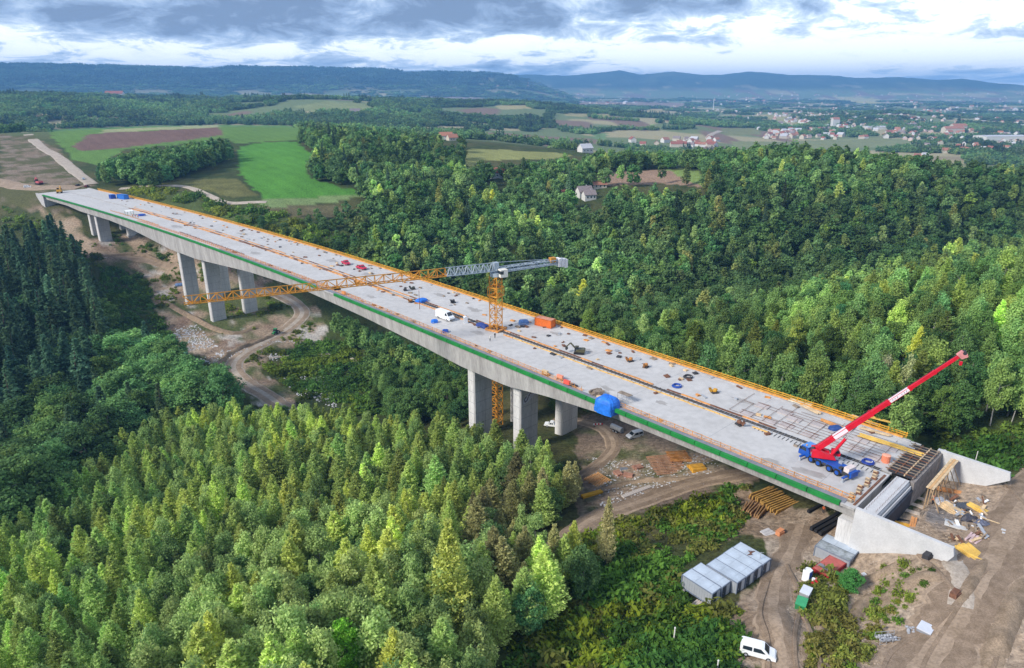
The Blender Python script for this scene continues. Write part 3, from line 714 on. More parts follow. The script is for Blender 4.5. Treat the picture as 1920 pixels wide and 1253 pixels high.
# graffiti strokes on the end face of the near pier
def graffiti():
    s, off = 126, -8.7; P, T, N_ = frame(s); base = bp(s, off)-T*(1.6+.02)
    INK = mat('black_spray_paint', (.02, .02, .03), .7, 0); PALE = mat('pale_spray_paint', (.60, .60, .68), .7, .1, 2)
    mb = MB()
    def pt(a, z): return base+N_*a+Vector((0, 0, z))
    poly = [(-2.5, -13.4), (-2.6, -12.2), (.2, -9.9), (2.2, -9.0), (2.6, -9.9), (2.0, -11.6), (-.6, -13.2)]
    mb.add([pt(a, z) for a, z in poly]+[pt(a, z)-T*.01 for a, z in poly], [tuple(range(7, 14)), tuple(range(7))[::-1]], PALE)
    rel(mb.build('graffiti_wash', PALE), viaduct)
    mb = MB()
    for st in ([(-1.3, -11.3), (-2.1, -12.0), (-1.9, -12.9), (-1.1, -12.6), (-.6, -11.7)], [(-.6, -11.5), (0, -11.0), (.5, -10.5)], [(.3, -10.8), (.8, -10.0), (1.5, -9.2), (2.1, -9.2), (2.3, -9.9)], [(.7, -10.6), (1.4, -10.2), (1.9, -10.3)]):
        for a, b in zip(st[:-1], st[1:]): mb.bar(pt(*a)-T*.02, pt(*b)-T*.02, .25, .03, INK, up=T)
    rel(mb.build('graffiti_letters', INK), viaduct)
graffiti()
# abutments with wing walls
def prism_wall(name, pts, th, nrm, m, label=None):           # polygon pts (3D) thickened along nrm
    mb = MB(); n = len(pts); q = [p+nrm*th for p in pts]
    mb.add(list(pts)+q, [tuple(range(n)), tuple(range(2*n-1, n-1, -1))]+[(i, n+i, n+(i+1) % n, (i+1) % n) for i in range(n)], m)
    return under(mb.build(name, m, None, label))
for sd, lab in ((-1, 'near wing wall with pale shuttered face'), (1, 'far wing wall with pale inner face')):
    o0 = -17.3 if sd < 0 else 16.4
    def W_(s, z): return bp(s, o0, z)
    Lw = 15.5 if sd < 0 else 12.5
    pts = [W_(S_E-.2, .35), W_(S_E-Lw, .3), W_(S_E-Lw-.3, -1.0), W_(S_E-Lw+.5, -2.6), W_(S_E-7, -6.5), W_(S_E-.2, -11.5)] if sd < 0 else \
          [W_(S_E-3.2, .35), W_(S_E-3.2-Lw, .3), W_(S_E-3.2-Lw-.3, -1.2), W_(S_E-11, -5.2), W_(S_E-3.2, -9)]
    w = prism_wall('wing_wall', pts, .75, BN, NEWC, lab)
    # coping proud of the face and shutter joints
    cp = MB(); a, b = pts[0]+BN*.45+Vector((0, 0, .12)), pts[1]+BN*.45+Vector((0, 0, .12)); cp.bar(a, b, .95, .24, NEWC)
    c = rel(cp.build('coping', NEWC), w); c.matrix_parent_inverse = Matrix.Translation(-viaduct.location)
    jl = MB()
    for ds, zb in ((3.2, -7.5), (6.4, -3.9), (9.6, -2.7), (12.6, -2)):
        if sd < 0: jl.bar(W_(S_E-ds, .1)-BN*.01, W_(S_E-ds, zb-2)-BN*.01, .10, .04, KERBG, up=BD)
    if jl.v: c = tag(rel(jl.build('shutter_joint', KERBG), w), kind='stuff'); c.matrix_parent_inverse = Matrix.Translation(-viaduct.location)
def bbox3(name, s0, s1, o0, o1, z0, z1, m, root, label=None):
    mb = MB(); mb.loft([[bp(s0, o0, z0), bp(s0, o1, z0), bp(s0, o1, z1), bp(s0, o0, z1)][::-1], [bp(s1, o0, z0), bp(s1, o1, z0), bp(s1, o1, z1), bp(s1, o0, z1)][::-1]], m)
    return rel(mb.build(name, m, None, label), root)
bbox3('abutment_wall', S_E-1.4, S_E+.9, -16.2, -.6, -12, -3.2, PIERC, viaduct)
bbox3('abutment_wall', S_E-1.4, S_E+.9, -.4, 16, -12, -3.2, PIERC, viaduct)
bbox3('back_wall', S_E-3.4, S_E-1.1, -16.3, -.2, -3.4, .1, NEWC, viaduct, 'pale finished end wall behind the near deck')
for k_ in range(2): bbox3('wall_ledge', S_E-3.55-.35*k_, S_E-3.35-.35*k_, -16.2, -.3, -1.6-.2*k_, -.35-.45*k_, NEWC, viaduct)
_wb = MB()
for k_ in range(44): _wb.bar(bp(S_E-1.5-(k_ % 2)*1.5, -15.9+k_*.36, .1), bp(S_E-1.5-(k_ % 2)*1.5, -15.9+k_*.36, .55), .04, .04, RUST)
tag(rel(_wb.build('starter_bars', RUST), viaduct), kind='stuff')
bbox3('wall_seat', S_E-4.3, S_E-3.41, -16.3, -.2, -6, -1.6, mat('bituminous_coat', (.03, .035, .05), .7, .2, 1), viaduct)
bbox3('back_wall', S_E-4.2, S_E-3.4, 0, 16.2, -6, -.1, mat('dark_shuttering', (.24, .215, .20), .8, .3, 1, coord='World'), viaduct, 'dark shuttered end wall of the far deck')
bbox3('abutment_column', S_E-.6, S_E+2.4, -17.0, -14.2, -13, -3.0, PIERC, viaduct, 'rough grey end column under the near deck')
for o_ in (-16.0, 1.0): bbox3('expansion_joint', S_E+.35, S_E+.75, o_, o_+14.6, .0, .14, RUST, viaduct)
for sd in (-1, 1):
    o0 = -17.3 if sd < 0 else 16.4
    pts = [bp(S_D-3, o0, .3), bp(S_D+11, o0, .3), bp(S_D+11, o0, -1.5), bp(S_D+1, o0, -9), bp(S_D-3, o0, -9)]
    prism_wall('wing_wall', pts, .9, BN, CONC)
bbox3('abutment_wall', S_D-3, S_D+1, -16.2, 16.2, -11, -.05, PIERC, viaduct)
strip('approach_slab', -16, 16.2, -.6, .02, DECKM, S_D-.5, S_D+10, n=4)
# ------------------------------------------------------------------ vehicles
def rotz(p, a): return Vector((p[0]*math.cos(a)-p[1]*math.sin(a), p[0]*math.sin(a)+p[1]*math.cos(a), p[2]))
def part(name, m, parent, mk, label=None, smooth=False):
    mb = MB(); mk(mb); return mb.build(name, m, parent, label, smooth)
TYRE = MB(); TYRE.cyl((0, -.13, 0), (0, .13, 0), .34, n=14, m=BLACK); TYRE_M = TYRE.mesh('tyre', BLACK)
RIM = MB(); RIM.cyl((0, -.145, 0), (0, .145, 0), .2, n=12, m=STEEL); RIM_M = RIM.mesh('rim', STEEL)
def wheel(parent, x, y, r, rim=None, w=1.0):
    t = bpy.data.objects.new('wheel', TYRE_M); COL.objects.link(t); t.parent = parent; t.location = (x, y, r); k = r/.34; t.scale = (k, k*w, k)
    q = bpy.data.objects.new('rim', rim or RIM_M); COL.objects.link(q); q.parent = t
def vehicle(name, label, cat, loc, rz, L, Wd, H, prof, wins, m, scr, wx=(.18, .8), wr=.34, group=None, rear=None):
    t = thing(name, label, cat, loc, rz, group)
    def P(x, z, sd, off=0.0):
        k = 1 if z < .56 else 1-.16*(z-.56)/.44
        return (x*L-L/2, sd*(Wd/2*k+off), z*H)
    mb = MB(); n = len(prof); vs = [P(x, z, -1) for x, z in prof]+[P(x, z, 1) for x, z in prof]
    mb.add(vs, [tuple(range(n)), tuple(range(2*n-1, n-1, -1))]+[(i, n+i, n+(i+1) % n, (i+1) % n) for i in range(n)], m); mb.build('body', m, t)
    for w in wins:
        for sd in (-1, 1):
            q = [P(x, z, sd, .012) for x, z in w]; mb = MB(); mb.add(q if sd > 0 else q[::-1], [tuple(range(len(q)))], GLS); mb.build('side_window', GLS, t)
    for nm, sg in (('windscreen', scr), ('rear_window', rear)):
        if not sg: continue
        (x0, z0), (x1, z1) = sg; d = Vector((z1-z0, 0, -(x1-x0)*L/H)); d = Vector(((z1-z0)*H, 0, -(x1-x0)*L)).normalized()*.015*(1 if nm == 'windscreen' else 1)
        if d.x < 0 and nm == 'windscreen': d = -d
        if d.x > 0 and nm == 'rear_window': d = -d
        ins = .86
        q = [Vector((P(x0, z0, -ins)))+d, Vector(P(x0, z0, ins))+d, Vector(P(x1, z1, ins))+d, Vector(P(x1, z1, -ins))+d]; mb = MB(); mb.add(q, [(0, 1, 2, 3)], GLS); mb.build(nm, GLS, t)
    for x in wx:
        for sd in (-1, 1): wheel(t, x*L-L/2, sd*(Wd/2-.1), wr)
    HL = mat('headlight_lens', (.7, .72, .75), .15, 0); TL = mat('tail_light_lens', (.45, .02, .02), .3, 0)
    for sd in (-1, 1):
        part('headlight', HL, t, lambda b: b.cbox((L/2-.02, sd*Wd*.36, H*.38), (.08, .32, .16), HL)); part('tail_light', TL, t, lambda b: b.cbox((-L/2+.01, sd*Wd*.44, H*.48), (.06, .14, .4), TL))
    part('bumper', DARK, t, lambda b: (b.cbox((L/2, 0, H*.24), (.16, Wd*.96, .2), DARK), b.cbox((-L/2, 0, H*.24), (.14, Wd*.96, .2), DARK))) if False else part('bumper', DARK, t, lambda b: b.cbox((L/2+.02, 0, H*.22), (.16, Wd*.96, .2), DARK))
    return t
CADDY = [(0,.18),(0,.80),(.03,.96),(.08,1),(.58,1),(.66,.96),(.80,.62),(.96,.50),(1,.40),(1,.18)]
CADDY_W = [[(.07,.62),(.08,.90),(.33,.91),(.33,.60)], [(.37,.60),(.37,.91),(.57,.91),(.70,.64),(.68,.60)]]
BIGVAN = [(0,.16),(0,.93),(.03,1),(.70,1),(.76,.96),(.88,.60),(.98,.45),(1,.35),(1,.16)]
BIGVAN_W = [[(.66,.58),(.66,.86),(.75,.86),(.84,.58)]]
PICKUP = [(0,.26),(0,.56),(.38,.56),(.42,.95),(.46,1),(.62,1),(.74,.62),(.97,.54),(1,.42),(1,.26)]
PICKUP_W = [[(.44,.62),(.46,.92),(.53,.92),(.53,.62)], [(.55,.62),(.55,.92),(.61,.92),(.70,.62)]]
SEDAN = [(0,.22),(0,.62),(.16,.66),(.28,.98),(.34,1),(.55,1),(.70,.64),(.96,.54),(1,.42),(1,.22)]
SEDAN_W = [[(.25,.66),(.31,.92),(.42,.93),(.42,.66)], [(.45,.66),(.45,.93),(.54,.93),(.65,.66)]]
def gh(u, v): p = hit(u, v); return Vector((p.x, p.y, terr1(p.x, p.y)))
def gat(p): return Vector((p.x, p.y, terr1(p.x, p.y)))
def ang(p, q): return math.atan2(q.y-p.y, q.x-p.x)
dk = lambda u, v: at(u, v, 0.0)
p = gh(1420, 1228); vehicle('white_van', 'white passenger van parked on the dirt yard at the lower edge', 'van', p+Vector((0, 0, .05)), ang(gh(1395, 1222), gh(1452, 1231)), 4.9, 1.9, 1.95, CADDY, CADDY_W, WHITE, ((.80,.63),(.665,.95)), rear=((0.002,.62),(.03,.93)))
a, b = dk(817, 592), dk(853, 605); vehicle('white_van', 'long white delivery van parked on the viaduct deck beside the orange planks', 'van', (a+b)/2, ang(a, b), 7.2, 2.2, 2.9, BIGVAN, BIGVAN_W, WHITE, ((.88,.61),(.765,.945)), wr=.38)
p = gh(1190, 820); vehicle('silver_van', 'silver van parked nose left by the track under the deck', 'van', p, ang(gh(1202, 812), gh(1178, 822)), 5.0, 1.95, 1.95, CADDY, CADDY_W, mat('silver_paint', (.55, .57, .6), .35, .05), ((.80,.63),(.665,.95)))
p = gh(1036, 800); vehicle('white_pickup', 'white pickup standing between the two pier columns under the deck', 'pickup', p, ang(gh(1050, 800), gh(1022, 800)), 5.2, 1.9, 1.8, PICKUP, PICKUP_W, WHITE, ((.74,.63),(.625,.96)))
redm = mat('magenta_red_paint', (.50, .02, .06), .4, .1)
for (u0, v0, u1, v1), lab in (((641, 499, 656, 493), 'red pickup on the far deck, the left one of two'), ((668, 502, 688, 508), 'red pickup on the far deck, the right one of two'),):
    a, b = dk(u0, v0), dk(u1, v1); vehicle('red_pickup', lab, 'pickup', (a+b)/2, ang(a, b) if u0 > 660 else heading(300)+math.pi*.95, 5.3, 1.95, 1.85, PICKUP, PICKUP_W, redm, ((.74,.63),(.625,.96)), group='red pickups on the deck')
p = gh(52, 352); vehicle('white_car', 'small white car at the far left end of the dirt track', 'car', p, .3, 4.6, 1.9, 1.8, CADDY, CADDY_W, WHITE, ((.80,.63),(.665,.95)))
p = gh(157, 337); vehicle('grey_car', 'grey car driving up the gravel road bed past the far deck end', 'car', p, ang(gh(150, 330), gh(165, 343)), 4.7, 1.9, 1.6, SEDAN, SEDAN_W, mat('grey_car_paint', (.35, .40, .45), .35, .05), ((.70,.65),(.555,.96)))
for i, (u, v, c) in enumerate(((147, 349, 'black'), (163, 351, 'dark red'))):
    vehicle('dark_car', c+' car parked at the far end of the deck', 'car', gh(u, v), 1.2+i*.4, 4.4, 1.8, 1.5, SEDAN, SEDAN_W, mat(c.replace(' ', '_')+'_car_paint', (.03, .03, .035) if i == 0 else (.12, .03, .03), .3, .05), ((.70,.65),(.555,.96)))
# green tractor on the winding road
def tractor(p, rz):
    t = thing('green_tractor', 'green tractor working beside the winding dirt road', 'tractor', p, rz)
    part('bonnet', GRNP, t, lambda b: b.prism([(.2, .8), (.2, 1.75), (1.9, 1.6), (2.1, 1.4), (2.1, .8)], -.45, .45, GRNP)); part('cab', GLS, t, lambda b: b.prism([(-1.4, 1.0), (-1.3, 2.7), (.1, 2.7), (.3, 1.0)], -.75, .75, GLS))
    part('cab_roof', GRNP, t, lambda b: b.box(-1.5, .25, -.85, .85, 2.7, 2.85, GRNP)); part('mudguard', GRNP, t, lambda b: b.prism([(-1.9, 1.0), (-1.6, 1.8), (-.6, 1.8), (-.2, 1.0)], -1.05, 1.05, GRNP))
    for y in (-.95, .95): wheel(t, -1.05, y, .95, w=.8); wheel(t, 1.5, y*.85, .6, w=.8)
    part('implement', DARK, t, lambda b: b.box(-3.0, -1.9, -1.2, 1.2, .4, 1.0, DARK))
tractor(gh(516, 627), ang(gh(540, 610), gh(505, 638)))
def digger(name, label, p, rz, col, sc=1.0, cat='excavator'):
    t = thing(name, label, cat, p, rz); t.scale = (sc, sc, sc)
    for y in (-.95, .95): part('track', BLACK, t, lambda b: b.prism([(-1.7, .1), (-1.5, 0), (1.5, 0), (1.7, .1), (1.75, .5), (1.5, .75), (-1.5, .75), (-1.75, .5)], y-.28, y+.28, BLACK))
    part('house', col, t, lambda b: b.prism([(-1.9, .8), (-1.9, 1.6), (-1.6, 1.85), (.9, 1.7), (1.2, .8)], -1.1, 1.1, col)); part('cab', GLS, t, lambda b: b.prism([(.1, 1.0), (.15, 2.7), (1.2, 2.7), (1.5, 1.9), (1.4, 1.0)], .15, 1.05, GLS))
    part('cab_roof', col, t, lambda b: b.box(.1, 1.3, .12, 1.08, 2.7, 2.8, col))
    part('boom', col, t, lambda b: b.bar((1.1, -.3, 1.4), (3.0, -.3, 3.4), .35, .45, col)); part('arm', col, t, lambda b: b.bar((3.0, -.3, 3.4), (4.4, -.3, 1.9), .3, .35, col)); part('bucket', DARK, t, lambda b: b.prism([(4.0, 1.9), (4.7, 1.8), (4.6, 1.0), (4.1, .9), (3.8, 1.3)], -.75, .15, DARK))
    return t
digger('pink_excavator', 'faded red excavator on the track at the far left', gh(74, 346), 2.6, mat('faded_red_paint', (.45, .10, .12), .6, .15), 1.5)
digger('mini_excavator', 'small dark mini excavator on the far deck beside the median planks', dk(1086, 663), math.pi*.93, mat('black_yellow_paint', (.09, .085, .05), .5, .3, 2), .85)
digger('yellow_excavator', 'little yellow excavator on the far deck end at the upper left', dk(112, 362), 2.0, YELLOW, 1.3)
# ------------------------------------------------------------------ red telescopic mobile crane
def mobile_crane():
    f, r_ = dk(1504, 857), dk(1588, 900); rz = ang(r_, f); c = (f+r_)/2+BN*1.0
    RED = mat('crane_red', (.62, .012, .03), .4, .1, .6); BL = mat('crane_blue', (.012, .075, .36), .35, .1, .8)
    t = thing('mobile_crane', 'mobile crane with a long red boom and blue cab on the near deck', 'crane', c, rz)
    part('chassis', DARK, t, lambda b: (b.box(-5.6, 3.2, -1.2, 1.2, .75, 1.35, DARK))); part('deck_plate', BL, t, lambda b: b.box(-3.6, 3.1, -1.3, 1.3, 1.36, 1.55, BL))
    part('carrier_cab', BL, t, lambda b: b.prism([(3.15, .7), (3.15, 1.9), (3.7, 2.75), (5.0, 2.75), (5.55, 1.75), (5.6, .7)], -1.3, 1.3, BL)); part('cab_roof_plate', mat('pale_blue_paint', (.10, .26, .60), .4, .1), t, lambda b: b.box(3.4, 5.0, -1.25, 1.25, 2.76, 2.84, None))
    part('windscreen', GLS, t, lambda b: b.add([(5.03, -1.15, 2.68), (5.03, 1.15, 2.68), (5.53, 1.15, 1.82), (5.53, -1.15, 1.82)], [(3, 2, 1, 0)], GLS))
    for sd in (-1, 1): part('side_window', GLS, t, lambda b: b.add([(3.9, sd*1.315, 1.8), (3.95, sd*1.315, 2.55), (4.9, sd*1.315, 2.55), (5.3, sd*1.315, 1.8)], [(0, 1, 2, 3) if sd < 0 else (3, 2, 1, 0)], GLS))
    HUB = MB(); HUB.cyl((0, -.15, 0), (0, .15, 0), .2, n=12, m=BL); hub = HUB.mesh('rim', BL)
    for x in (2.55, .9, -1.5, -3.2):
        for y in (-1.15, 1.15): wheel(t, x, y, .68, hub, 1.2)
    for x in (2.55, .9, -1.5, -3.2):
        for y in (-1, 1): part('mudguard', BL, t, lambda b: b.prism([(x-.85, 1.0), (x-.6, 1.52), (x+.6, 1.52), (x+.85, 1.0), (x+.75, 1.0), (x+.55, 1.44), (x-.55, 1.44), (x-.75, 1.0)], y*1.05-.28, y*1.05+.28, BL))
    part('engine_cover', mat('crane_engine_grey', (.16, .17, .19), .6, .2, 2), t, lambda b: b.box(2.0, 3.05, -1.15, 1.15, 1.56, 2.1, None)); part('tool_box', STEEL, t, lambda b: b.box(-2.7, -2.0, -1.28, -.6, 1.56, 2.0, STEEL)); part('tool_box', DARK, t, lambda b: b.box(-3.9, -3.3, .5, 1.28, 1.56, 1.95, DARK))
    for y in (-1, 1): part('mirror', DARK, t, lambda b: b.box(5.1, 5.3, y*1.45-.12, y*1.45+.12, 1.9, 2.5, DARK)); part('headlight', mat('headlight_lens', (.7, .72, .75), .15, 0), t, lambda b: b.cbox((5.62, y*.9, 1.0), (.06, .4, .22), None))
    part('beacon', mat('amber_beacon', (.7, .3, .02), .3, 0), t, lambda b: b.cyl((4.2, .9, 2.84), (4.2, .9, 3.1), .12, n=8, m=None)); part('exhaust', DARK, t, lambda b: b.cyl((2.9, 1.0, 2.0), (2.9, 1.0, 3.0), .09, n=8, m=DARK))
    for x in (4.2, -5.2):
        part('outrigger_beam', BL, t, lambda b: b.box(x-.22, x+.22, -2.6, 2.6, .75, 1.0, BL))
        for y in (-2.5, 2.5): part('outrigger_foot', STEEL, t, lambda b: (b.cyl((x, y, .06), (x, y, .8), .1, n=8, m=STEEL), b.cyl((x, y, 0), (x, y, .1), .35, n=10, m=STEEL)) if False else b.cyl((x, y, 0), (x, y, .8), .32, .1, 10, STEEL))
    part('counterweight', mat('pale_pink_weight', (.62, .54, .52), .7, .12), t, lambda b: b.box(-5.3, -4.2, -1.2, 1.0, 1.36, 2.3, None))
    part('bracket', BL, t, lambda b: b.box(-5.9, -5.3, -1.1, 1.1, .6, 1.7, BL))
    # slewing upper works point along the boom
    piv = Vector((c.x, c.y, 0))+rotz((.9, 0, 0), rz)
    x, dy, dz = ray(1803, 665); tt = 121.0; tip = Vector((x*tt, dy*tt, CAMH+dz*tt))
    az = math.atan2(tip.y-piv.y, tip.x-piv.x)-rz
    def U(q): w = rotz((q[0], q[1], 0), az); return (.9*0+w.x+.9, w.y, q[2])
    def up(name, fn, m, label=None):
        mb = MB(); fn(mb); mb.v = [U(v) for v in mb.v]; return mb.build(name, m, t, label)
    up('turntable', lambda b: b.cyl((0, 0, 1.5), (0, 0, 1.85), 1.0, n=16, m=DARK), DARK)
    up('upper_body', lambda b: b.prism([(-2.3, 1.86), (-2.3, 3.3), (-1.4, 3.5), (1.7, 2.5), (2.1, 1.86)], -1.25, -.5, RED), RED); up('upper_body', lambda b: b.prism([(-2.3, 1.86), (-2.3, 3.3), (-1.4, 3.5), (1.0, 2.7), (1.3, 1.86)], .5, 1.2, RED), RED)
    up('crane_cab', lambda b: b.prism([(1.4, 1.9), (1.4, 3.2), (2.7, 3.2), (3.1, 2.5), (3.0, 1.9)], .55, 1.4, RED), RED); up('cab_window', lambda b: b.prism([(1.6, 2.5), (1.6, 3.1), (2.65, 3.1), (2.98, 2.5)], .53, 1.42, GLS), GLS)
    bl = tip-(Vector((piv.x, piv.y, 0))+Vector((0, 0, 3.4)))
    hb = math.hypot(bl.x, bl.y)+1.4; p0 = Vector((-1.4, 0, 3.3)); p1 = Vector((hb-1.4, 0, tip.z)); d = (p1-p0); Lb = d.length; d.normalize(); nrm = Vector((-d.z, 0, d.x))
    segs = ((0, .40, .86, .95), (.36, .52, .74, .82), (.50, .67, .64, .72), (.65, .83, .56, .62), (.81, 1.0, .48, .53))
    for i, (a, b_, w, h) in enumerate(segs): up('boom_section', lambda b: b.bar(p0+d*Lb*a, p0+d*Lb*b_, w, h, RED), RED)
    for a, w, h in ((.40, .98, 1.06), (.52, .84, .92), (.67, .74, .82), (.83, .64, .71)): up('boom_collar', lambda b: b.bar(p0+d*Lb*(a-.012), p0+d*Lb*(a+.004), w, h, RED), RED)
    up('boom_head', lambda b: b.prism([((p1+q).x, (p1+q).z) for q in (nrm*.5-d*.6, nrm*.55+d*.5, d*.8-nrm*.3, -nrm*.9+d*.5, -nrm*.6-d*.5)], -.4, .4, mat('pale_red_paint', (.62, .25, .24), .5, .15)), None)
    LBL = mat('white_label', (.80, .72, .76), .5, .06)
    for a, b_, hh, ww in ((.13, .225, .95, .86), (.53, .66, .72, .64)):
        for sd in (-1, 1): up('white_label_panel', lambda b: b.bar(p0+d*Lb*a+Vector((0, sd*(ww/2+.006), 0)), p0+d*Lb*b_+Vector((0, sd*(ww/2+.006), 0)), .012, hh*.78, LBL), LBL)
        up('white_label_panel', lambda b: b.bar(p0+d*Lb*a+nrm*(hh/2+.006), p0+d*Lb*b_+nrm*(hh/2+.006), ww*.8, .012, LBL), LBL)
    for i in range(7):                                     # blurred dark lettering on the outer label
        a = .545+i*.0155
        if i == 3: continue
        up('label_letter', lambda b: b.bar(p0+d*Lb*a+Vector((0, -.337, .0))-nrm*.13, p0+d*Lb*(a+.006)+Vector((0, -.337, 0))+nrm*.14, .012, .1, mat('label_grey_ink', (.22, .14, .2), .6, 0)), None)
    cyl0 = Vector((1.3, 0, 2.2)); cyl1 = p0+d*Lb*.28-nrm*.6; cm_ = (cyl0*.42+cyl1*.58)
    up('lift_cylinder', lambda b: b.cyl(cyl0, cm_, .3, n=10, m=RED), RED); up('lift_rod', lambda b: b.cyl(cm_, cyl1, .15, n=8, m=STEEL), STEEL)
    up('boom_rope', lambda b: b.bar(p0+nrm*.75, p1+nrm*.45, .05, .05, DARK), DARK); up('winch_drum', lambda b: b.cyl((-2.0, -.45, 3.0), (-2.0, .45, 3.0), .42, n=12, m=DARK), DARK); up('boom_sheave', lambda b: b.cyl(p1+d*.55+Vector((0, -.42, 0)), p1+d*.55+Vector((0, .42, 0)), .34, n=12, m=DARK), DARK)
    up('hook_rope', lambda b: b.bar(p1-nrm*.7+d*.4, p1-nrm*.7+d*.4-Vector((0, 0, .8)), .05, .05, DARK), DARK)
    up('hook_block', lambda b: b.prism([((p1+d*.4).x-.3, p1.z-2.0), ((p1+d*.4).x+.1, p1.z-2.0), ((p1+d*.4).x+.15, p1.z-1.3), ((p1+d*.4).x-.35, p1.z-1.3)], -.18, .18, RED), RED)
mobile_crane()
# ------------------------------------------------------------------ tower crane
def lattice(mb, a, b, w, h, n, m, th=.16, tri=False, thb=None):
    a = Vector(a); b = Vector(b); d = (b-a).normalized(); s = d.cross(Vector((0, 0, 1)))
    if s.length < .1: s = Vector((1, 0, 0)); u = Vector((0, 1, 0))
    else: s.normalize(); u = s.cross(d)
    cs = [(-w/2, 0), (w/2, 0), (0, h)] if tri else [(-w/2, -h/2), (w/2, -h/2), (w/2, h/2), (-w/2, h/2)]
    pts = [[a+(b-a)*i/n+s*x+u*y for x, y in cs] for i in range(n+1)]; nc = len(cs); thb = thb or th*.7
    for k in range(nc): mb.bar(a+s*cs[k][0]+u*cs[k][1], b+s*cs[k][0]+u*cs[k][1], th, th, m)
    for i in range(n):
        for k in range(nc):
            j = (k+1) % nc
            mb.bar(pts[i][k], pts[i+1][j], thb, thb, m) if (i+k) % 2 else mb.bar(pts[i][j], pts[i+1][k], thb, thb, m)
            mb.bar(pts[i][k], pts[i][j], thb, thb, m)
def tower_crane():
    TY = mat('crane_yellow', (.62, .27, .03), .5, .15, .5); GR = mat('crane_grey', (.36, .42, .47), .45, .1, .5)
    b0 = at(934, 617, 0); s, o = bcoord(b0.x, b0.y); base = bp(float(s), 0, 0); zt = 17.6; zg = terr1(base.x, base.y)
    t = thing('tower_crane', 'yellow tower crane rising through the deck joint with grey and yellow jib', 'crane', (base.x, base.y, zg), 0)
    off = Vector((base.x, base.y, zg)); rz = heading(float(s))+.2
    def pt(x, y, z): q = rotz((x, y, 0), rz); return Vector((q.x, q.y, z-zg))
    def mast(z0, z1, nm, col):
        mb = MB(); w = 1.35; cs = [(-w, -w), (w, -w), (w, w), (-w, w)]; n = int((z1-z0)/2.0)
        for x, y in cs: mb.bar(pt(x, y, z0), pt(x, y, z1), .3, .3, col)
        for i in range(n):
            za = z0+(z1-z0)*i/n; zb = z0+(z1-z0)*(i+1)/n
            for k in range(4):
                A, B = cs[k], cs[(k+1) % 4]; mb.bar(pt(*A, za), pt(*B, za), .13, .13, col); mb.bar(pt(*(A if i % 2 else B), za), pt(*(B if i % 2 else A), zb), .14, .14, col)
        return mb.build(nm, col, t)
    z = zg
    mast(zg, zg+14, 'mast_section', TY); mast(zg+14.02, -.02, 'mast_section', TY); mast(0, 8.6, 'mast_section', TY); mast(8.62, zt-.6, 'mast_section', TY)
    part('climbing_collar', TY, t, lambda b: [b.bar(pt(x0*1.75, y0*1.75, zz), pt(x1*1.75, y1*1.75, zz), .3, .35, TY) for zz in (11.0, 13.6) for (x0, y0), (x1, y1) in (((-1, -1), (1, -1)), ((1, -1), (1, 1)), ((1, 1), (-1, 1)), ((-1, 1), (-1, -1)))]+[b.bar(pt(x*1.75, y*1.75, 11.0), pt(x*1.75, y*1.75, 13.6), .22, .22, TY) for x in (-1, 1) for y in (-1, 1)])
    t.children[-1]['kind'] = 'stuff'
    tipp = at(345, 570, 20.5); jd = Vector((tipp.x-base.x, tipp.y-base.y, 0)); JL = jd.length; jd.normalize()
    top = Vector((0, 0, zt-zg))
    part('slewing_ring', GR, t, lambda b: b.cyl(top-Vector((0, 0, .6)), top+Vector((0, 0, .5)), 1.7, n=14, m=GR)); part('tower_head', GR, t, lambda b: b.bar(top+Vector((0, 0, .5)), top+Vector((0, 0, 3.6)), 1.6, 1.6, GR, up=(jd.x, jd.y, 0)))
    j0 = top+Vector((0, 0, 1.2)); je = j0+jd*JL+Vector((0, 0, 20.5-(zt+1.2)))
    sp = .19
    mb = MB(); lattice(mb, j0, j0.lerp(je, sp), 2.0, 2.3, 12, GR, .22, True, .15); mb.build('jib_section', GR, t, 'grey inner jib section')
    mb = MB(); lattice(mb, j0.lerp(je, sp+.001), j0.lerp(je, .62), 1.9, 2.2, 14, TY, .22, True, .15); mb.build('jib_section', TY, t, 'yellow middle jib section')
    mb = MB(); lattice(mb, j0.lerp(je, .621), je, 1.6, 1.9, 17, TY, .2, True, .14); mb.build('jib_section', TY, t, 'yellow outer jib section')
    side = jd.cross(Vector((0, 0, 1)))
    c0 = j0-jd*1; c1 = j0-jd*24+Vector((0, 0, .3))
    mb = MB(); lattice(mb, c0, c1, 1.8, 1.3, 10, GR, .24, False, .14); mb.build('counter_jib', GR, t); part('counter_jib_floor', GR, t, lambda b: b.bar(c0-Vector((0, 0, .5)), c1-Vector((0, 0, .5)), 1.3, .08, GR))
    for k in range(3): part('counterweight', mat('counterweight_concrete', (.72, .70, .71), .8, .1, 1), t, lambda b: b.bar(c1+jd*(2.6-k*1.15)+Vector((0, 0, -.3-.25*k)), c1+jd*(1.62-k*1.15)+Vector((0, 0, -.3-.25*k)), 2.4, 2.6-.3*(k % 2), None))
    part('winch', TY, t, lambda b: b.bar(c1+jd*5.2+Vector((0, 0, .7)), c1+jd*3.4+Vector((0, 0, .7)), 1.5, 1.4, TY)); part('sign_board', mat('pale_yellow_sign', (.66, .62, .38), .6, .1), t, lambda b: b.bar(c0-jd*11.2-side*-1.05-Vector((0, 0, .2)), c0-jd*13.0-side*-1.05-Vector((0, 0, .2)), .06, 1.0, None))
    part('tie_bar', GR, t, lambda b: b.bar(top+Vector((0, 0, 3.6)), c1+jd*4+Vector((0, 0, .9)), .14, .14, GR)); part('tie_bar', GR, t, lambda b: b.bar(top+Vector((0, 0, 3.6)), j0.lerp(je, .17)+Vector((0, 0, 2.2)), .14, .14, GR))
    cb = top+side*(-1.9)-jd*1.5 if side.y > 0 else top+side*1.9-jd*1.5
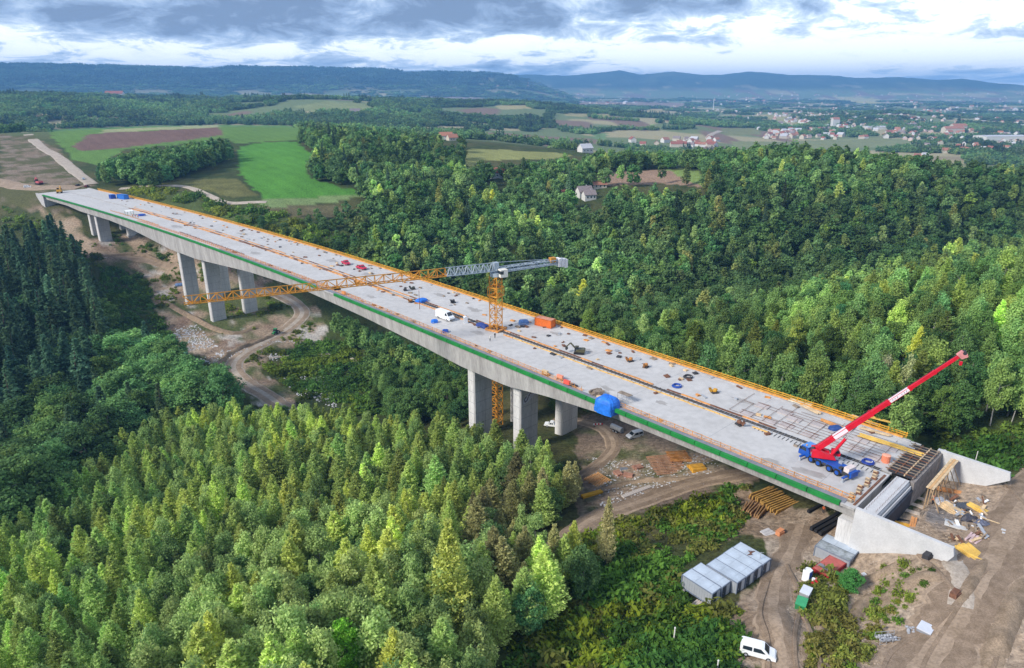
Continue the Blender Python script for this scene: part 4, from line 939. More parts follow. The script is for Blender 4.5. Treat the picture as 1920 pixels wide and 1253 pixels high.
    part('cab', mat('crane_cab_white', (.74, .70, .62), .5, .06), t, lambda b: b.bar(cb+jd*1.2+Vector((0, 0, .6)), cb-jd*1.2+Vector((0, 0, .6)), 1.9, 2.3, None)); part('cab_window', GLS, t, lambda b: b.bar(cb+jd*1.23+Vector((0, 0, .9)), cb+jd*.2+Vector((0, 0, .9)), 1.94, 1.0, GLS))
    for q, nm in ((.55, 'trolley'),): part(nm, DARK, t, lambda b: b.bar(j0.lerp(je, q)-Vector((0, 0, .35)), j0.lerp(je, q+.02)-Vector((0, 0, .35)), 1.5, .5, DARK))
    bz = thing('mast_timber_collar', 'rough timber frame around the crane mast where it passes the deck', 'timber frame', (base.x, base.y, 0), rz)
    for i, (x0, y0, x1, y1) in enumerate(((-2.4, -2.2, 2.4, -2.2), (-2.4, 2.2, 2.4, 2.2), (-2.2, -2.4, -2.2, 2.4), (2.2, -2.4, 2.2, 2.4))): part('beam', ORANGE, bz, lambda b: b.bar((x0, y0, .3+.02*i), (x1, y1, .3+.02*i), .5, .5, ORANGE))
tower_crane()
# ------------------------------------------------------------------ cabins and containers
def container(name, label, c, rz, m, roofm, L=6.06, Wd=2.44, H=2.6, door=None, group=None, cat='container', frame_m=None, doorm=None):
    t = thing(name, label, cat, c, rz, group); fm = frame_m or DARK
    def shell(b):
        b.box(-L/2+.06, L/2-.06, -Wd/2+.06, Wd/2-.06, .12, H-.1, m)
        n = int(L/.5)
        for i in range(1, n):
            for sd in (-1, 1): x = -L/2+i*L/n; b.box(x-.07, x+.07, sd*(Wd/2-.06), sd*(Wd/2-.02), .2, H-.25, m)
    part('shell', m, t, lambda b: b.box(-L/2+.06, L/2-.06, -Wd/2+.06, Wd/2-.06, .12, H-.1, m))
    mb = MB(); n = int(L/.5)
    for i in range(1, n):
        for sd in (-1, 1): x = -L/2+i*L/n; mb.box(x-.06, x+.06, min(sd*(Wd/2-.06), sd*(Wd/2-.02)), max(sd*(Wd/2-.06), sd*(Wd/2-.02)), .2, H-.25, m)
    tag(mb.build('wall_ribs', m, t), kind='stuff')
    for sd in (-1, 1):
        part('bottom_rail', fm, t, lambda b: b.box(-L/2, L/2, sd*Wd/2-.06, sd*Wd/2+.06, 0, .16, fm)); part('top_rail', fm, t, lambda b: b.box(-L/2, L/2, sd*Wd/2-.05, sd*Wd/2+.05, H-.16, H, fm))
        for x in (-1, 1): part('corner_post', fm, t, lambda b: b.box(x*L/2-.07, x*L/2+.07, sd*Wd/2-.075, sd*Wd/2+.075, .0, H-.002, fm))
    for x in (-1, 1): part('end_rail', fm, t, lambda b: b.box(x*L/2-.05, x*L/2+.05, -Wd/2, Wd/2, H-.158, H-.004, fm))
    np_ = 5
    for i in range(np_): part('roof_sheet', roofm, t, lambda b: b.box(-L/2+.07+i*(L-.14)/np_, -L/2+.05+(i+1)*(L-.14)/np_, -Wd/2+.06, Wd/2-.06, H-.1, H+.02+.012*(i % 2), roofm))
    if door:
        dm = doorm or mat('dark_cabin_door', (.05, .06, .08), .5, .1)
        part('door', dm, t, lambda b: b.box(L/2-.05, L/2+.0, -.95+.05, .0, .2, H-.35, dm)); part('door_panel', mat('pale_cabin_panel', (.46, .48, .52), .5, .06), t, lambda b: b.box(L/2-.05, L/2-.01, .15, 1.05, .25, H-.35, None))
        part('door_handle', STEEL, t, lambda b: b.box(L/2, L/2+.05, -.85, -.75, 1.0, 1.2, STEEL)); part('step', DWOOD, t, lambda b: b.box(L/2+.15, L/2+1.0, -1.0, .9, -.35, -.1, DWOOD))
    for x in (-.42, .42): part('support_block', CONC, t, lambda b: b.box(x*L-.25, x*L+.25, -Wd/2+.1, Wd/2-.1, -.6, -.002, CONC))
    return t
def cabins():
    z0 = -10.2
    A, B = at(1277, 1101, z0), at(1333, 1138, z0); e1 = (B-A).normalized(); rz = math.atan2(e1.y, e1.x); e2 = Vector((-e1.y, e1.x, 0)); L = 6.06; Wd = 2.44
    wall = mat('cabin_grey_wall', (.30, .32, .35), .5, .06, .8); roof = mat('cabin_zinc_roof', (.46, .52, .59), .5, .12, .5); roof2 = mat('cabin_zinc_roof_dull', (.42, .48, .55), .5, .15, .5)
    spec = [(0, 0, 0, 'lowest front grey site cabin with a blank side wall, nearest the camera'), (2.46, .15, .12, 'second grey site cabin from the front, roof slightly higher'), (4.98, 1.3, .42, 'third grey site cabin, first of the four level roofs'), (7.46, 1.35, .44, 'fourth grey site cabin with a worker at its door'),
            (9.94, 1.3, .43, 'fifth grey site cabin in the middle of the level roofs'), (12.42, 1.4, .45, 'last grey site cabin of the row with sticks on its roof')]
    for off, sh, dz, lab in spec:
        c = A+e1*(L/2+sh)+e2*(off+Wd/2)+Vector((0, 0, dz)); container('site_cabin', lab, c, rz, wall, roof if off != 4.98 else roof2, door=True, group='grey site cabins in a row', cat='site cabin', frame_m=mat('cabin_blue_grey_frame', (.16, .19, .25), .5, .1))
    p = A+e1*(L+.3)+e2*13.2; rod = thing('cabin_aerial', 'thin white aerial pole beside the cabin row', 'pole', p); part('pole', STEEL, rod, lambda b: b.cyl((0, 0, -1), (0, 0, 4.6), .06, n=6, m=STEEL)); part('aerial', STEEL, rod, lambda b: b.bar((-.5, 0, 4.4), (.5, 0, 4.5), .05, .05, STEEL))
    sx = A+e1*4.5+e2*13.5+Vector((0, 0, 3.05)); st = thing('stick_bundle', 'loose brown sticks lying on the rear cabin roof', 'wood', sx)
    for i in range(5): part('stick', RUST, st, lambda b: b.bar((-.9+i*.2, -.5, .05+i*.02), (.8-i*.3, .6, .06+i*.03), .09, .09, RUST))
    C0, C1 = at(1550, 1001, -7.7), at(1615, 1030, -7.7); e = (C1-C0).normalized(); rz = math.atan2(e.y, e.x); n2 = Vector((e.y, -e.x, 0))
    for k in range(2): container('grey_container', ('grey container against the wing wall, far one of the pair' if k == 0 else 'grey container with a stained roof, near one of the pair'), C0+e*3.1+n2*(1.22+k*2.48)+Vector((0, 0, -2.6)), rz, wall, roof if k == 0 else mat('stained_zinc_roof', (.40, .44, .48), .6, col2=(.17, .19, .19), scale=.9), group='grey containers by the wing wall', frame_m=mat('cabin_blue_grey_frame', (.16, .19, .25)))
    D0, D1, D2 = at(1561, 1041, -8.3), at(1586, 1053, -8.3), at(1524, 1068, -8.3); e = (D0-D2).normalized()
    cc = (D1+D2)/2; container('red_container', 'low red container with a faded pink roof in front of the grey pair', Vector((cc.x, cc.y, -10.7)), math.atan2(e.y, e.x), mat('red_container_wall', (.42, .03, .03), .5, .1), PINKR, 5.8, 2.9, 2.4, frame_m=mat('red_container_frame', (.30, .03, .03), .6, .1))
    pch = thing('roof_patch', 'grey sheet lying across the pink container roof', 'sheet', Vector((cc.x, cc.y, -8.25))-e*1.2, math.atan2(e.y, e.x)); part('sheet', KERBG, pch, lambda b: b.box(-.5, .5, -1.3, 1.3, 0, .05, KERBG))
cabins()
def on(u, v): return gh(u, v)
def toilet(name, label, p, rz, m1, m2):
    t = thing(name, label, 'toilet', p, rz); part('cabin', m1, t, lambda b: b.prism([(-.58, 0), (-.58, 2.1), (0, 2.3), (.58, 2.1), (.58, 0)], -.58, .58, m1)); part('door', m2, t, lambda b: b.box(.585, .63, -.45, .45, .1, 2.0, m2)); part('vent', DARK, t, lambda b: b.cyl((-.4, -.4, 2.1), (-.4, -.4, 2.5), .06, n=6, m=DARK))
toilet('portable_toilet', 'white portable toilet with a blue door left of the red container', on(1512, 1088), -.9, WHITE, BLUEP)
toilet('portable_toilet', 'white portable toilet standing on the deck behind the long white van', dk(873, 606), heading(190)+1.2, WHITE, mat('grey_door', (.4, .42, .44), .5, 0))
t = thing('waste_skip', 'green waste skip beside the yard track', 'skip', on(1501, 1140), 1.0)
part('bin', GRNP, t, lambda b: b.prism([(-.9, 0), (-1.1, 1.25), (1.1, 1.25), (.9, 0)], -.75, .75, GRNP)); part('lid', mat('green_lid', (.05, .33, .14), .45, .1), t, lambda b: b.box(-1.15, 1.15, -.8, .8, 1.26, 1.36, None)); 
t = thing('generator_box', 'pale grey generator box between the green skip and the toilet', 'generator', on(1509, 1122), .9)
part('housing', STEEL, t, lambda b: b.box(-1.1, 1.1, -.7, .7, .35, 1.6, STEEL)); part('top_plate', mat('pale_grey_plate', (.6, .63, .68), .5, .1), t, lambda b: b.box(-1.15, 1.15, -.75, .75, 1.61, 1.7, None)); part('skid', DARK, t, lambda b: b.box(-1.2, 1.2, -.6, .6, 0, .34, DARK))
# orange container on the deck
a, b = dk(1000, 609), dk(1034, 617); container('orange_container', 'orange shipping container on the far deck right of the crane mast', (a+b)/2+BN*1.2, ang(a, b), mat('orange_container_wall', (.62, .14, .025), .5, .12, .8), mat('orange_rusty_roof', (.55, .25, .16), .7, .25, .8), frame_m=mat('orange_container_frame', (.45, .11, .03), .6, .1))
BLC = mat('blue_container_wall', (.03, .16, .50), .5, .15, .8)
a, b = dk(218, 371), dk(244, 375); container('blue_container', 'blue container at the far end of the deck, the larger right one', (a+b)/2, ang(a, b), BLC, BLC, 9.0, 3.0, 2.9, frame_m=BLUEP)
a, b = dk(206, 371), dk(217, 374); container('blue_container', 'blue container at the far end of the deck, the shorter left one', (a+b)/2, ang(a, b), BLUEP, BLC, 3.6, 3.0, 2.7, frame_m=BLUEP)
# ------------------------------------------------------------------ people
def person(label, p, rz, top, legs, helm, arms=0.35):
    t = thing('person', label, 'person', p, rz)
    me = bpy.data.meshes.new('body'); V = [(0, 0, .95), (0, 0, 1.2), (0, 0, 1.42), (0, 0, 1.52), (0, 0, 1.66), (.0, .1, .88), (.06, .11, .5), (0, .12, .05), (.12, .12, .03), (0, -.1, .88), (-.05, -.11, .5), (-.1, -.12, .05), (.02, -.12, .03), (0, .2, 1.4), (.05, .27, 1.12), (.05+arms*.5, .25, .9), (0, -.2, 1.4), (.03, -.27, 1.12), (.03+arms*.4, -.24, .9)]
    E = [(0, 1), (1, 2), (2, 3), (3, 4), (0, 5), (5, 6), (6, 7), (7, 8), (0, 9), (9, 10), (10, 11), (11, 12), (2, 13), (13, 14), (14, 15), (2, 16), (16, 17), (17, 18)]
    rr = [.15, .16, .17, .065, .11, .1, .075, .055, .05, .1, .075, .055, .05, .075, .055, .045, .075, .055, .045]
    me.from_pydata(V, E, []); o = bpy.data.objects.new('body', me); COL.objects.link(o)
    sk = o.modifiers.new('skin', 'SKIN'); o.modifiers.new('smooth', 'SUBSURF').levels = 1
    for i, d in enumerate(me.skin_vertices[0].data): d.radius = (rr[i], rr[i]); d.use_root = (i == 0)
    dg = bpy.context.evaluated_depsgraph_get(); m2 = bpy.data.meshes.new_from_object(o.evaluated_get(dg)); bpy.data.objects.remove(o); m2.name = 'body'
    skin = mat('skin', (.42, .26, .19), .6, 0); boots = mat('dark_boots', (.03, .025, .02), .8, 0); m2.materials.clear()
    for q in (top, legs, skin, boots): m2.materials.append(q)
    for f in m2.polygons:
        z = f.center.z; f.material_index = 2 if (z > 1.5 or (z < 1.0 and abs(f.center.y) > .19)) else (0 if z > .93 else (1 if z > .14 else 3)); f.use_smooth = True
    bo = bpy.data.objects.new('body', m2); COL.objects.link(bo); bo.parent = t
    part('helmet', helm, t, lambda b: b.blob((0, 0, 1.74), (.15, .13, .09), helm, 1, 8, 5, 0), smooth=True)
NAVY = mat('dark_work_trousers', (.03, .035, .05), .8, 0); VEST = mat('orange_vest', (.75, .16, .05), .7, 0); HELM = mat('white_helmet', (.75, .75, .72), .4, 0); YV = mat('yellow_vest', (.6, .62, .06), .7, 0); DRK = mat('dark_jacket', (.05, .05, .06), .8, 0)
person('worker in pale top and dark trousers standing on the open near deck', dk(919, 640), 2.0, mat('pale_shirt', (.7, .68, .62), .8, 0), NAVY, HELM)
person('worker in dark jacket standing behind the pale dressed one on the deck', dk(928, 634), -1, DRK, NAVY, HELM)
person('worker in bright orange red top standing on the fill behind the deck end', on(1748, 945), 2.4, VEST, NAVY, mat('red_helmet', (.6, .05, .04), .4, 0))
person('worker in red standing under the near deck end', on(1543, 962), 1.0, VEST, NAVY, HELM)
person('worker in dark clothes on the far deck left of the crane mast', dk(755, 530), 1.0, DRK, NAVY, HELM)
person('worker in blue beside a cabin door', at(1400, 1075, -10.0), -.6, BLUEP, NAVY, HELM)
for i, (u, v) in enumerate(((249, 407), (254, 408), (259, 409))): person(('leftmost', 'middle', 'rightmost')[i]+' of three red clad workers on the distant near deck', dk(u, v), i, VEST if i != 1 else mat('red_jacket', (.5, .04, .05), .8, 0), NAVY, HELM)
t = thing('work_canopy', 'small white canopy on green legs on the distant near deck', 'canopy', dk(243, 404), heading(430))
part('canopy_top', WHITE, t, lambda b: b.prism([(-2.2, 2.6), (0, 3.2), (2.2, 2.6)], -1.8, 1.8, WHITE))
for x in (-2, 2):
    for y in (-1.6, 1.6): part('leg', GRNP, t, lambda b: b.box(x-.08, x+.08, y-.08, y+.08, 0, 2.6, GRNP))
# ------------------------------------------------------------------ stacks, tarpaulins and gear
def stack(name, label, p, rz, n, L, w, h, m, layers=1, cat='timber', pitch=None, jitter=.06, group=None, seed=0, pname='beam', cross=None):
    t = thing(name, label, cat, p, rz, group); rd = random.Random(seed+n); mb = MB(); mb.box(-L/2, L/2, -w/2, w/2, 0, h, m); me = mb.mesh(pname, m); pitch = pitch or w*1.15
    for l in range(layers):
        for i in range(n-l*(layers > 1 and n > 3)):
            o = bpy.data.objects.new(pname, me); COL.objects.link(o); o.parent = t; o.location = (rd.uniform(-1, 1)*jitter*L*.4, (i-(n-1)/2)*pitch+rd.uniform(-.1, .1)*w, l*(h+.01)+(.0 if not cross else cross[1])); o.rotation_euler = (0, 0, rd.uniform(-jitter, jitter)*.6)
    if cross:
        k, ch, cm_ = cross; mb = MB(); mb.box(-.1, .1, -pitch*n/2, pitch*n/2, 0, ch-.01, cm_); me = mb.mesh('bearer', cm_)
        for i in range(k): o = bpy.data.objects.new('bearer', me); COL.objects.link(o); o.parent = t; o.location = (-L/2*.85+i*L*.85/(k-1), 0, 0)
    return t
UP = Vector((0, 0, .05))
# depot by the valley road
ro = ang(on(1215, 885), on(1260, 905))
stack('formwork_stack', 'large stack of orange brown formwork girders under the middle of the deck', on(1250, 876)+UP, ro+1.25, 13, 8.4, .17, .22, mat('orange_girder', (.46, .25, .15), .8, .35, 1), 1, 'formwork', .72, .05, cross=(4, .7, DWOOD))
stack('formwork_stack', 'second smaller layer of orange girders behind the large stack', on(1272, 862)+UP, ro+1.15, 8, 5.5, .16, .2, ORANGE, 1, 'formwork', .7, .1, cross=(3, .9, RUST))
stack('panel_stack', 'bright yellow formwork panels under the deck right of the orange girders', on(1306, 880)+UP, ro+1.35, 4, 3.6, .8, .5, YELLOW, 2, 'formwork', .86, .06)
stack('lattice_panel', 'pale orange slatted panel lying at the edge of the larches', on(1122, 903)+UP, ro+.2, 10, 5.6, .17, .16, mat('pale_orange_timber', (.62, .33, .13), .8, .25, 1), 1, 'formwork', .52, .02, cross=(4, .35, ORANGE))
stack('yellow_beam', 'yellow steel beam pair pointing at the larches below the slatted panel', on(1110, 929)+UP, ro+1.55, 2, 5.5, .5, .6, mat('bright_yellow_steel', (.66, .34, .02), .5, .12, 1), 1, 'beam', .6, .02)
stack('plank_row', 'long ladder like row of pale short planks beside the valley road', on(1194, 923)+UP, ang(on(1165, 935), on(1222, 913))+math.pi/2, 16, 1.1, .4, .3, mat('pale_planks', (.48, .43, .40), .85, .2, 1), 1, 'planks', .55, .03)
for i, (u, v) in enumerate(((1160, 890), (1178, 893), (1195, 878))):
    stack('brick_red_stack', ('leftmost', 'middle', 'upper right')[i]+' of three small heaps of reddish formwork parts in the depot', on(u, v)+UP, ro+i*.8, 5, 2.2, .35, .35, mat('brick_red_timber', (.40, .21, .15), .85, .3, 1.5), 2, 'formwork', .42, .2, group='reddish heaps in the depot')
stack('truss_stack', 'tangled stack of yellow brown lattice girders below the near deck', on(1448, 945)+UP, .5, 13, 6.8, .28, .55, mat('old_yellow_timber', (.40, .23, .06), .85, .35, 1.2), 2, 'formwork', .62, .12, cross=(4, .5, RUST))
stack('truss_stack', 'lower brown end of the girder stack towards the cabins', on(1412, 962)+UP, .9, 8, 4.6, .26, .45, mat('brown_girder', (.26, .15, .07), .85, .35, 1.2), 2, 'formwork', .55, .15, cross=(3, .4, RUST))
stack('steel_beam', 'black steel beams leaning out from under the near deck end', on(1555, 985)+UP, ang(on(1535, 1002), on(1575, 972)), 3, 9, .6, .7, BLACK, 1, 'beam', .9, .02)
stack('steel_beam', 'single black beam poking out below the near deck edge', on(1530, 955)+UP, ang(on(1515, 962), on(1535, 950)), 1, 5, .5, .6, BLACK, 1, 'beam')
# material yard behind the deck end
PALEW = mat('pale_sawn_timber', (.58, .43, .26), .85, .25, 1.5); GOLD = mat('golden_formwork_beam', (.68, .44, .10), .7, .2, 1)
YD = [('timber_stack', 'yellow formwork beams fanned out below the material heap', 1822, 1040, 1.75, 9, 4.6, .22, .2, GOLD, 2, .32, .10), ('timber_beam', 'single long yellow beam right of the fanned beams', 1842, 1052, -.95+math.pi, 1, 5.5, .2, .2, GOLD, 1, .3, .0),
      ('timber_stack', 'golden bundle of boards on the left of the material heap', 1783, 958, 1.9, 7, 3.8, .24, .25, PALEW, 3, .28, .1), ('timber_stack', 'slanting pale boards on the right of the material heap', 1836, 958, 2.1, 4, 4.2, .3, .25, GOLD, 2, .34, .08),
      ('timber_stack', 'rust coloured steel plate bundle by the far wing wall', 1782, 922, -.45, 4, 5, .35, .2, mat('rust_orange_steel', (.50, .22, .08), .8, .3, 1), 2, .4, .06), ('slab_stack', 'pale concrete strip lying left of the material heap', 1797, 990, -.65, 2, 4.2, .55, .3, NEWC, 1, .6, .05),
      ('timber_stack', 'pink and white scrap boards at the lower end of the heap', 1826, 1012, .6, 6, 2.8, .3, .2, mat('pinkish_scrap', (.52, .38, .38), .85, .25, 2), 2, .36, .25), ('timber_stack', 'orange timber lying behind the near wing wall', 1712, 980, .95, 3, 3.2, .3, .25, mat('orange_board', (.60, .27, .10), .8, .2, 1), 1, .34, .1),
      ('pipe_stack', 'short yellow pipes behind the near wing wall', 1690, 985, -.5, 3, 2.6, .32, .3, YELLOW, 1, .36, .1), ('steel_beam', 'black pipe lying along the foot of the dark end wall', 1680, 975, -.5, 1, 7, .4, .4, BLACK, 1, .4, 0),
      ('timber_stack', 'grey weathered planks near the orange dressed worker', 1722, 962, .8, 5, 2.2, .25, .15, DWOOD, 1, .3, .2), ('sheet_stack', 'pale grey sheets stacked beside the orange dressed worker', 1765, 945, .3, 2, 1.8, 1.0, .4, mat('pale_grey_sheet', (.55, .56, .60), .7, .1), 2, 1.1, .08),
      ('timber_stack', 'long white board on the slope right of the heap', 1880, 985, -.75, 1, 6.5, .22, .1, PALEW, 1, .3, 0), ('slab_stack', 'pale slab pieces on the right slope', 1888, 1000, -.7, 2, 1.6, .5, .15, NEWC, 1, .8, .2)]
for i, (nm, lab, u, v, rz, n, L, w, h, m, ly, pt_, jt) in enumerate(YD): stack(nm, lab, on(u, v)+UP, rz, n, L, w, h, m, ly, 'materials', pt_, jt, seed=i)
for i, (u, v, r, lab) in enumerate(((1812, 953, 2.6, 'dark grey tarpaulin sagging over the upper part of the material heap'), (1818, 975, 2.2, 'charcoal sheeting over the middle of the material heap'), (1840, 985, 2.0, 'slate blue sheeting at the right of the material heap'))):
    t = thing('dark_tarpaulin', lab, 'tarpaulin', on(u, v)); part('sheet', mat(('charcoal_tarp', 'black_tarp', 'slate_tarp')[i], ((.06, .07, .09), (.05, .05, .065), (.10, .11, .16))[i], .55, .3, 2), t, lambda b: b.blob((0, 0, .1), (r*.7, r*.5, .9), None, i+3, 12, 6, .22))
rd = random.Random(8)
for i in range(44):
    u, v = rd.uniform(1780, 1850), rd.uniform(930, 1018); t = thing('scrap_piece', 'small mixed piece of formwork scrap in the material heap', 'scrap', on(u, v)+UP, rd.uniform(0, 3), 'scrap pieces in the material heap')
    m = rd.choice((PALEW, RUST, STEEL, WHITE, DWOOD)); L = rd.uniform(.8, 2); part('board', m, t, lambda b: b.bar((-L/2, 0, .3), (L/2, .1, rd.uniform(.4, 1.1)), rd.uniform(.2, .6), .15, m)); part('batten', WOOD, t, lambda b: b.bar((0, -.5, .2), (.1, .6, .5), .12, .12, WOOD))
# steps of planks on the fill in front of the far back wall
for i, (u, v) in enumerate(((1712, 932), (1706, 945), (1699, 958))): stack('plank_step', ('upper', 'middle', 'lower')[i]+' of three pale plank strips on the fill behind the end wall', on(u, v)+UP, math.atan2(-BD.y, -BD.x)+.15, 2, 4.5, .5, .15, mat('bleached_planks', (.46, .38, .31), .9, .2, 1), 1, 'planks', .55, .03, group='plank strips on the fill')
# timber access walkway and open formwork at the far deck end
t = thing('timber_walkway', 'raised plank walkway on props along the far end wall', 'walkway', bp(S_E-7.2, 1.5, -.6))
for k in range(3): part('long_plank', PALEW if k != 1 else mat('warm_plank', (.56, .34, .16), .85, .2, 1), t, lambda b: b.bar(bp(S_E-6.2-k*.46, .8, -.5)-t.location, bp(S_E-6.2-k*.46, 15.6, -.2)-t.location, .42, .12, None))
for k in range(7): part('prop', WOOD, t, lambda b: b.bar(bp(S_E-6.6, 1.4+k*2.2, -.62)-t.location, bp(S_E-8.8, 1.6+k*2.2, -5.2)-t.location, .14, .14, WOOD))
for k in range(7): part('post', WOOD, t, lambda b: b.bar(bp(S_E-6.3, 1.4+k*2.2, -6)-t.location, bp(S_E-6.3, 1.4+k*2.2, -.58)-t.location, .14, .14, WOOD))
t = thing('open_formwork', 'open dark formwork frame with pale cross timbers over the far deck end', 'formwork', bp(S_E, 1, 0))
for k in range(4): part('long_timber', (DWOOD, RUST, PALEW, DWOOD)[k], t, lambda b: b.bar(bp(S_E+.9-k*1.5, .7, .28)-t.location, bp(S_E+.9-k*1.5, 16, .28)-t.location, .22, .24, None))
for k in range(12): part('cross_timber', DWOOD if k % 3 else RUST, t, lambda b: b.bar(bp(S_E+1.4, 1+k*1.27, .48)-t.location, bp(S_E-3.9, 1+k*1.27+.2, .46)-t.location, .12, .14, None))
part('dark_board', mat('black_film_board', (.035, .033, .035), .6, .2), t, lambda b: b.bar(bp(S_E-1.4, .6, .12)-t.location, bp(S_E-1.4, 15.9, .12)-t.location, 4.2, .1, None, up=(0, 0, 1)))
for k in range(12):
    o_ = -15.2+k*1.22; t = thing('joint_timber', 'short dark timber block along the near deck end joint', 'timber', bp(S_E+1.5+(k % 3)*.3, o_, 0), heading(S_E)+.1*(k % 4-1), 'blocks along the near deck end'); part('block', RUST if k % 2 else DWOOD, t, lambda b: b.box(-.45, .45, -.4, .4, 0, .3, None)); part('wedge', PALEW, t, lambda b: b.box(-.2, .5, -.15, .15, .3, .42, None))
# reinforcement mats on the unfinished end of the far deck
t = thing('rebar_mat', 'rusty reinforcement grid over the unfinished end of the far deck', 'rebar', bp(S_E+3, 2, .1)); mb = MB()
for k in range(9): mb.bar(bp(S_E+3+k % 3, 2.6+k*1.35, .15)-t.location, bp(S_E+36-(k % 5)*4, 2.4+k*1.35, .15)-t.location, .05, .05, RUST)
for k in range(13): mb.bar(bp(S_E+3.5+k*2.7, 2.2, .22)-t.location, bp(S_E+3.9+k*2.7, 14.6-(k % 4)*1.8, .22)-t.location, .06, .06, RUST)
tag(mb.build('bars', RUST, t), kind='stuff')
PADM = mat('pinkish_fresh_slab', (.44, .39, .375), .9, .14, .5, coord='World')
for i in range(14):
    s_, o_ = S_E+4+(i % 7)*4.6+rd.uniform(-1, 1), 4.2+(i//7)*5+rd.uniform(-1, 1); t = thing('slab_strip', 'pinkish fresh concrete strip among the rebar of the far deck end', 'slab', bp(s_, o_, 0), heading(s_)+rd.uniform(-.05, .05), 'fresh strips in the rebar'); part('strip', PADM, t, lambda b: b.box(-1.5, 1.5, -.9, .9, .01, .1+.01*i, PADM)); part('edge_bar', RUST, t, lambda b: b.bar((-1.6, -1, .25+.01*i), (1.6, -1, .25+.01*i), .08, .08, RUST))
BEAMS = [(1660, 792, 7, GOLD, 'yellow beam lying on the far deck end left of the crane boom'), (1618, 790, 6, PALEW, 'pale timber on the far deck, upper left of the boom foot'), (1650, 830, 8, GOLD, 'yellow timber beside the boom on the rebar'), (1690, 838, 5, STEEL, 'grey steel bar by the far deck corner'), (1560, 798, 6, ORANGE, 'orange timber at the start of the rebar field'), (1700, 846, 6, GOLD, 'yellow beam by the far deck corner'), (1640, 812, 6, PALEW, 'pale beam directly below the boom'), (1520, 770, 5, PALEW, 'pale boards on the far deck before the rebar'), (1500, 757, 5, mat('cream_boards', (.6, .55, .42), .8, .2), 'cream boards by the yellow edge formwork')]
for i, (u, v, L, m, lab) in enumerate(BEAMS): stack('loose_timber', lab, dk(u, v)+Vector((0, 0, .25)), heading(60)+(.12, -.1, .06, .0, -.15, .05, .2, -.3, .1)[i], 2+i % 3, L, .28, .22, m, 1, 'timber', .42, .15, seed=i)
# coils, tarpaulins, compactors, small gear on the deck
for u, v, m, lab, rr in ((1290, 708, DARK, 'black cable coil lying on the far deck', 1.35), (1269, 725, BLUEP, 'blue hose coil lying on the far deck below the black one', 1.35), (1627, 868, mat('navy_hose', (.02, .05, .28), .5, .1), 'dark blue hose coil by the crane boom foot', 1.3)):
    t = thing('hose_coil', lab, 'coil', dk(u, v)); part('coil', m, t, lambda b: b.torus((0, 0, .16), rr*.8, .2, m, 22, 6), smooth=True); part('tie', WHITE, t, lambda b: b.cbox((rr*.8, 0, .17), (.5, .14, .46), WHITE)); part('inner_loop', m, t, lambda b: b.torus((.08, .05, .4), rr*.72, .13, m, 20, 5), smooth=True)
t = thing('orange_drum', 'orange plastic drum on the rebar near the far deck corner', 'drum', dk(1660, 866)); part('drum', mat('orange_plastic', (.72, .22, .12), .5, .1), t, lambda b: b.cyl((0, 0, 0), (0, 0, 1.5), .8, n=14, m=None)); part('lid', mat('pale_orange_plastic', (.75, .35, .24), .5, .1), t, lambda b: b.cyl((0, 0, 1.5), (0, 0, 1.62), .84, .5, 14, None))
def tarp(label, c, sx, sy, sz, rz, m, seed, parent_posts=0):
    t = thing('tarpaulin_cover', label, 'tarpaulin', c, rz); rd = random.Random(seed); mb = MB(); n = 30; rings = []
    for j in range(11):
        q = j/10; k = 1.0 if q < .5 else math.cos((q-.5)*math.pi*.96)**.6; fl = 1+.08*(1-q)
        rings.append([(sx*k*fl*sg(math.cos(a))*abs(math.cos(a))**.45*(1+.05*math.sin(a*7+seed+q*3)+rd.uniform(-.025, .025)), sy*k*fl*sg(math.sin(a))*abs(math.sin(a))**.45*(1+.05*math.sin(a*7+seed+q*3)+rd.uniform(-.025, .025)), sz*(q if q < .5 else .5+.5*math.sin((q-.5)*math.pi))*(1+rd.uniform(-.03, .03))) for a in [2*math.pi*i/n for i in range(n)]])
    mb.loft(rings, m); o = mb.build('sheet', m, t, smooth=False)
    part('rope', WHITE, t, lambda b: b.bar((-sx*1.05, -sy*1.02, sz*.3), (sx*1.05, -sy*1.02, sz*.28), .06, .06, WHITE)); return t
def sg(x): return 1 if x >= 0 else -1
c = at(1139, 762, .0); tarp('big bright blue tarpaulin tent hanging over the green deck edge', c+Vector((0, 0, -1.3)), 2.5, 2.0, 3.9, heading(95), TARP, 3)
tarp('small blue tarpaulin heap on the median planks left of the crane mast', dk(815, 605), 1.0, .8, 1.1, .4, TARP, 5); tarp('low blue tarpaulin on the far deck behind the white van', dk(790, 566)*.98+dk(812, 561)*.02, 1.9, 1.3, 1.2, .7, TARP, 6); tarp('dark blue tarpaulin pile beside the portable toilet', dk(905, 613), 2.2, 1.0, 1.1, heading(180), mat('navy_tarp', (.03, .06, .25), .5, .3, 2), 7)
tarp('blue covered pallet on the near deck edge under the white van', dk(835, 623), .9, .8, .9, 0, BLUEP, 8); tarp('blue sheeting heap left of the orange container', dk(982, 607), 1.5, 1.2, 1.3, .2, mat('grey_blue_tarp', (.10, .20, .42), .5, .3, 2), 9)
tarp('small blue covered bundle on the far deck end beyond the boom', dk(1567, 806), 1.3, 1.0, .9, .3, mat('deep_blue_sheet', (.02, .06, .22), .5, .2, 2), 10); tarp('blue sheet on the distant deck by the orange planks', dk(266, 405), 1.8, 1.2, 1.2, .3, BLUEP, 11)
tarp('crumpled blue plastic sheet on the slope behind the left pier group', on(338, 535), 2.6, 1.6, 1.2, .3, mat('dull_blue_sheet', (.12, .2, .38), .6, .3, 2), 12)
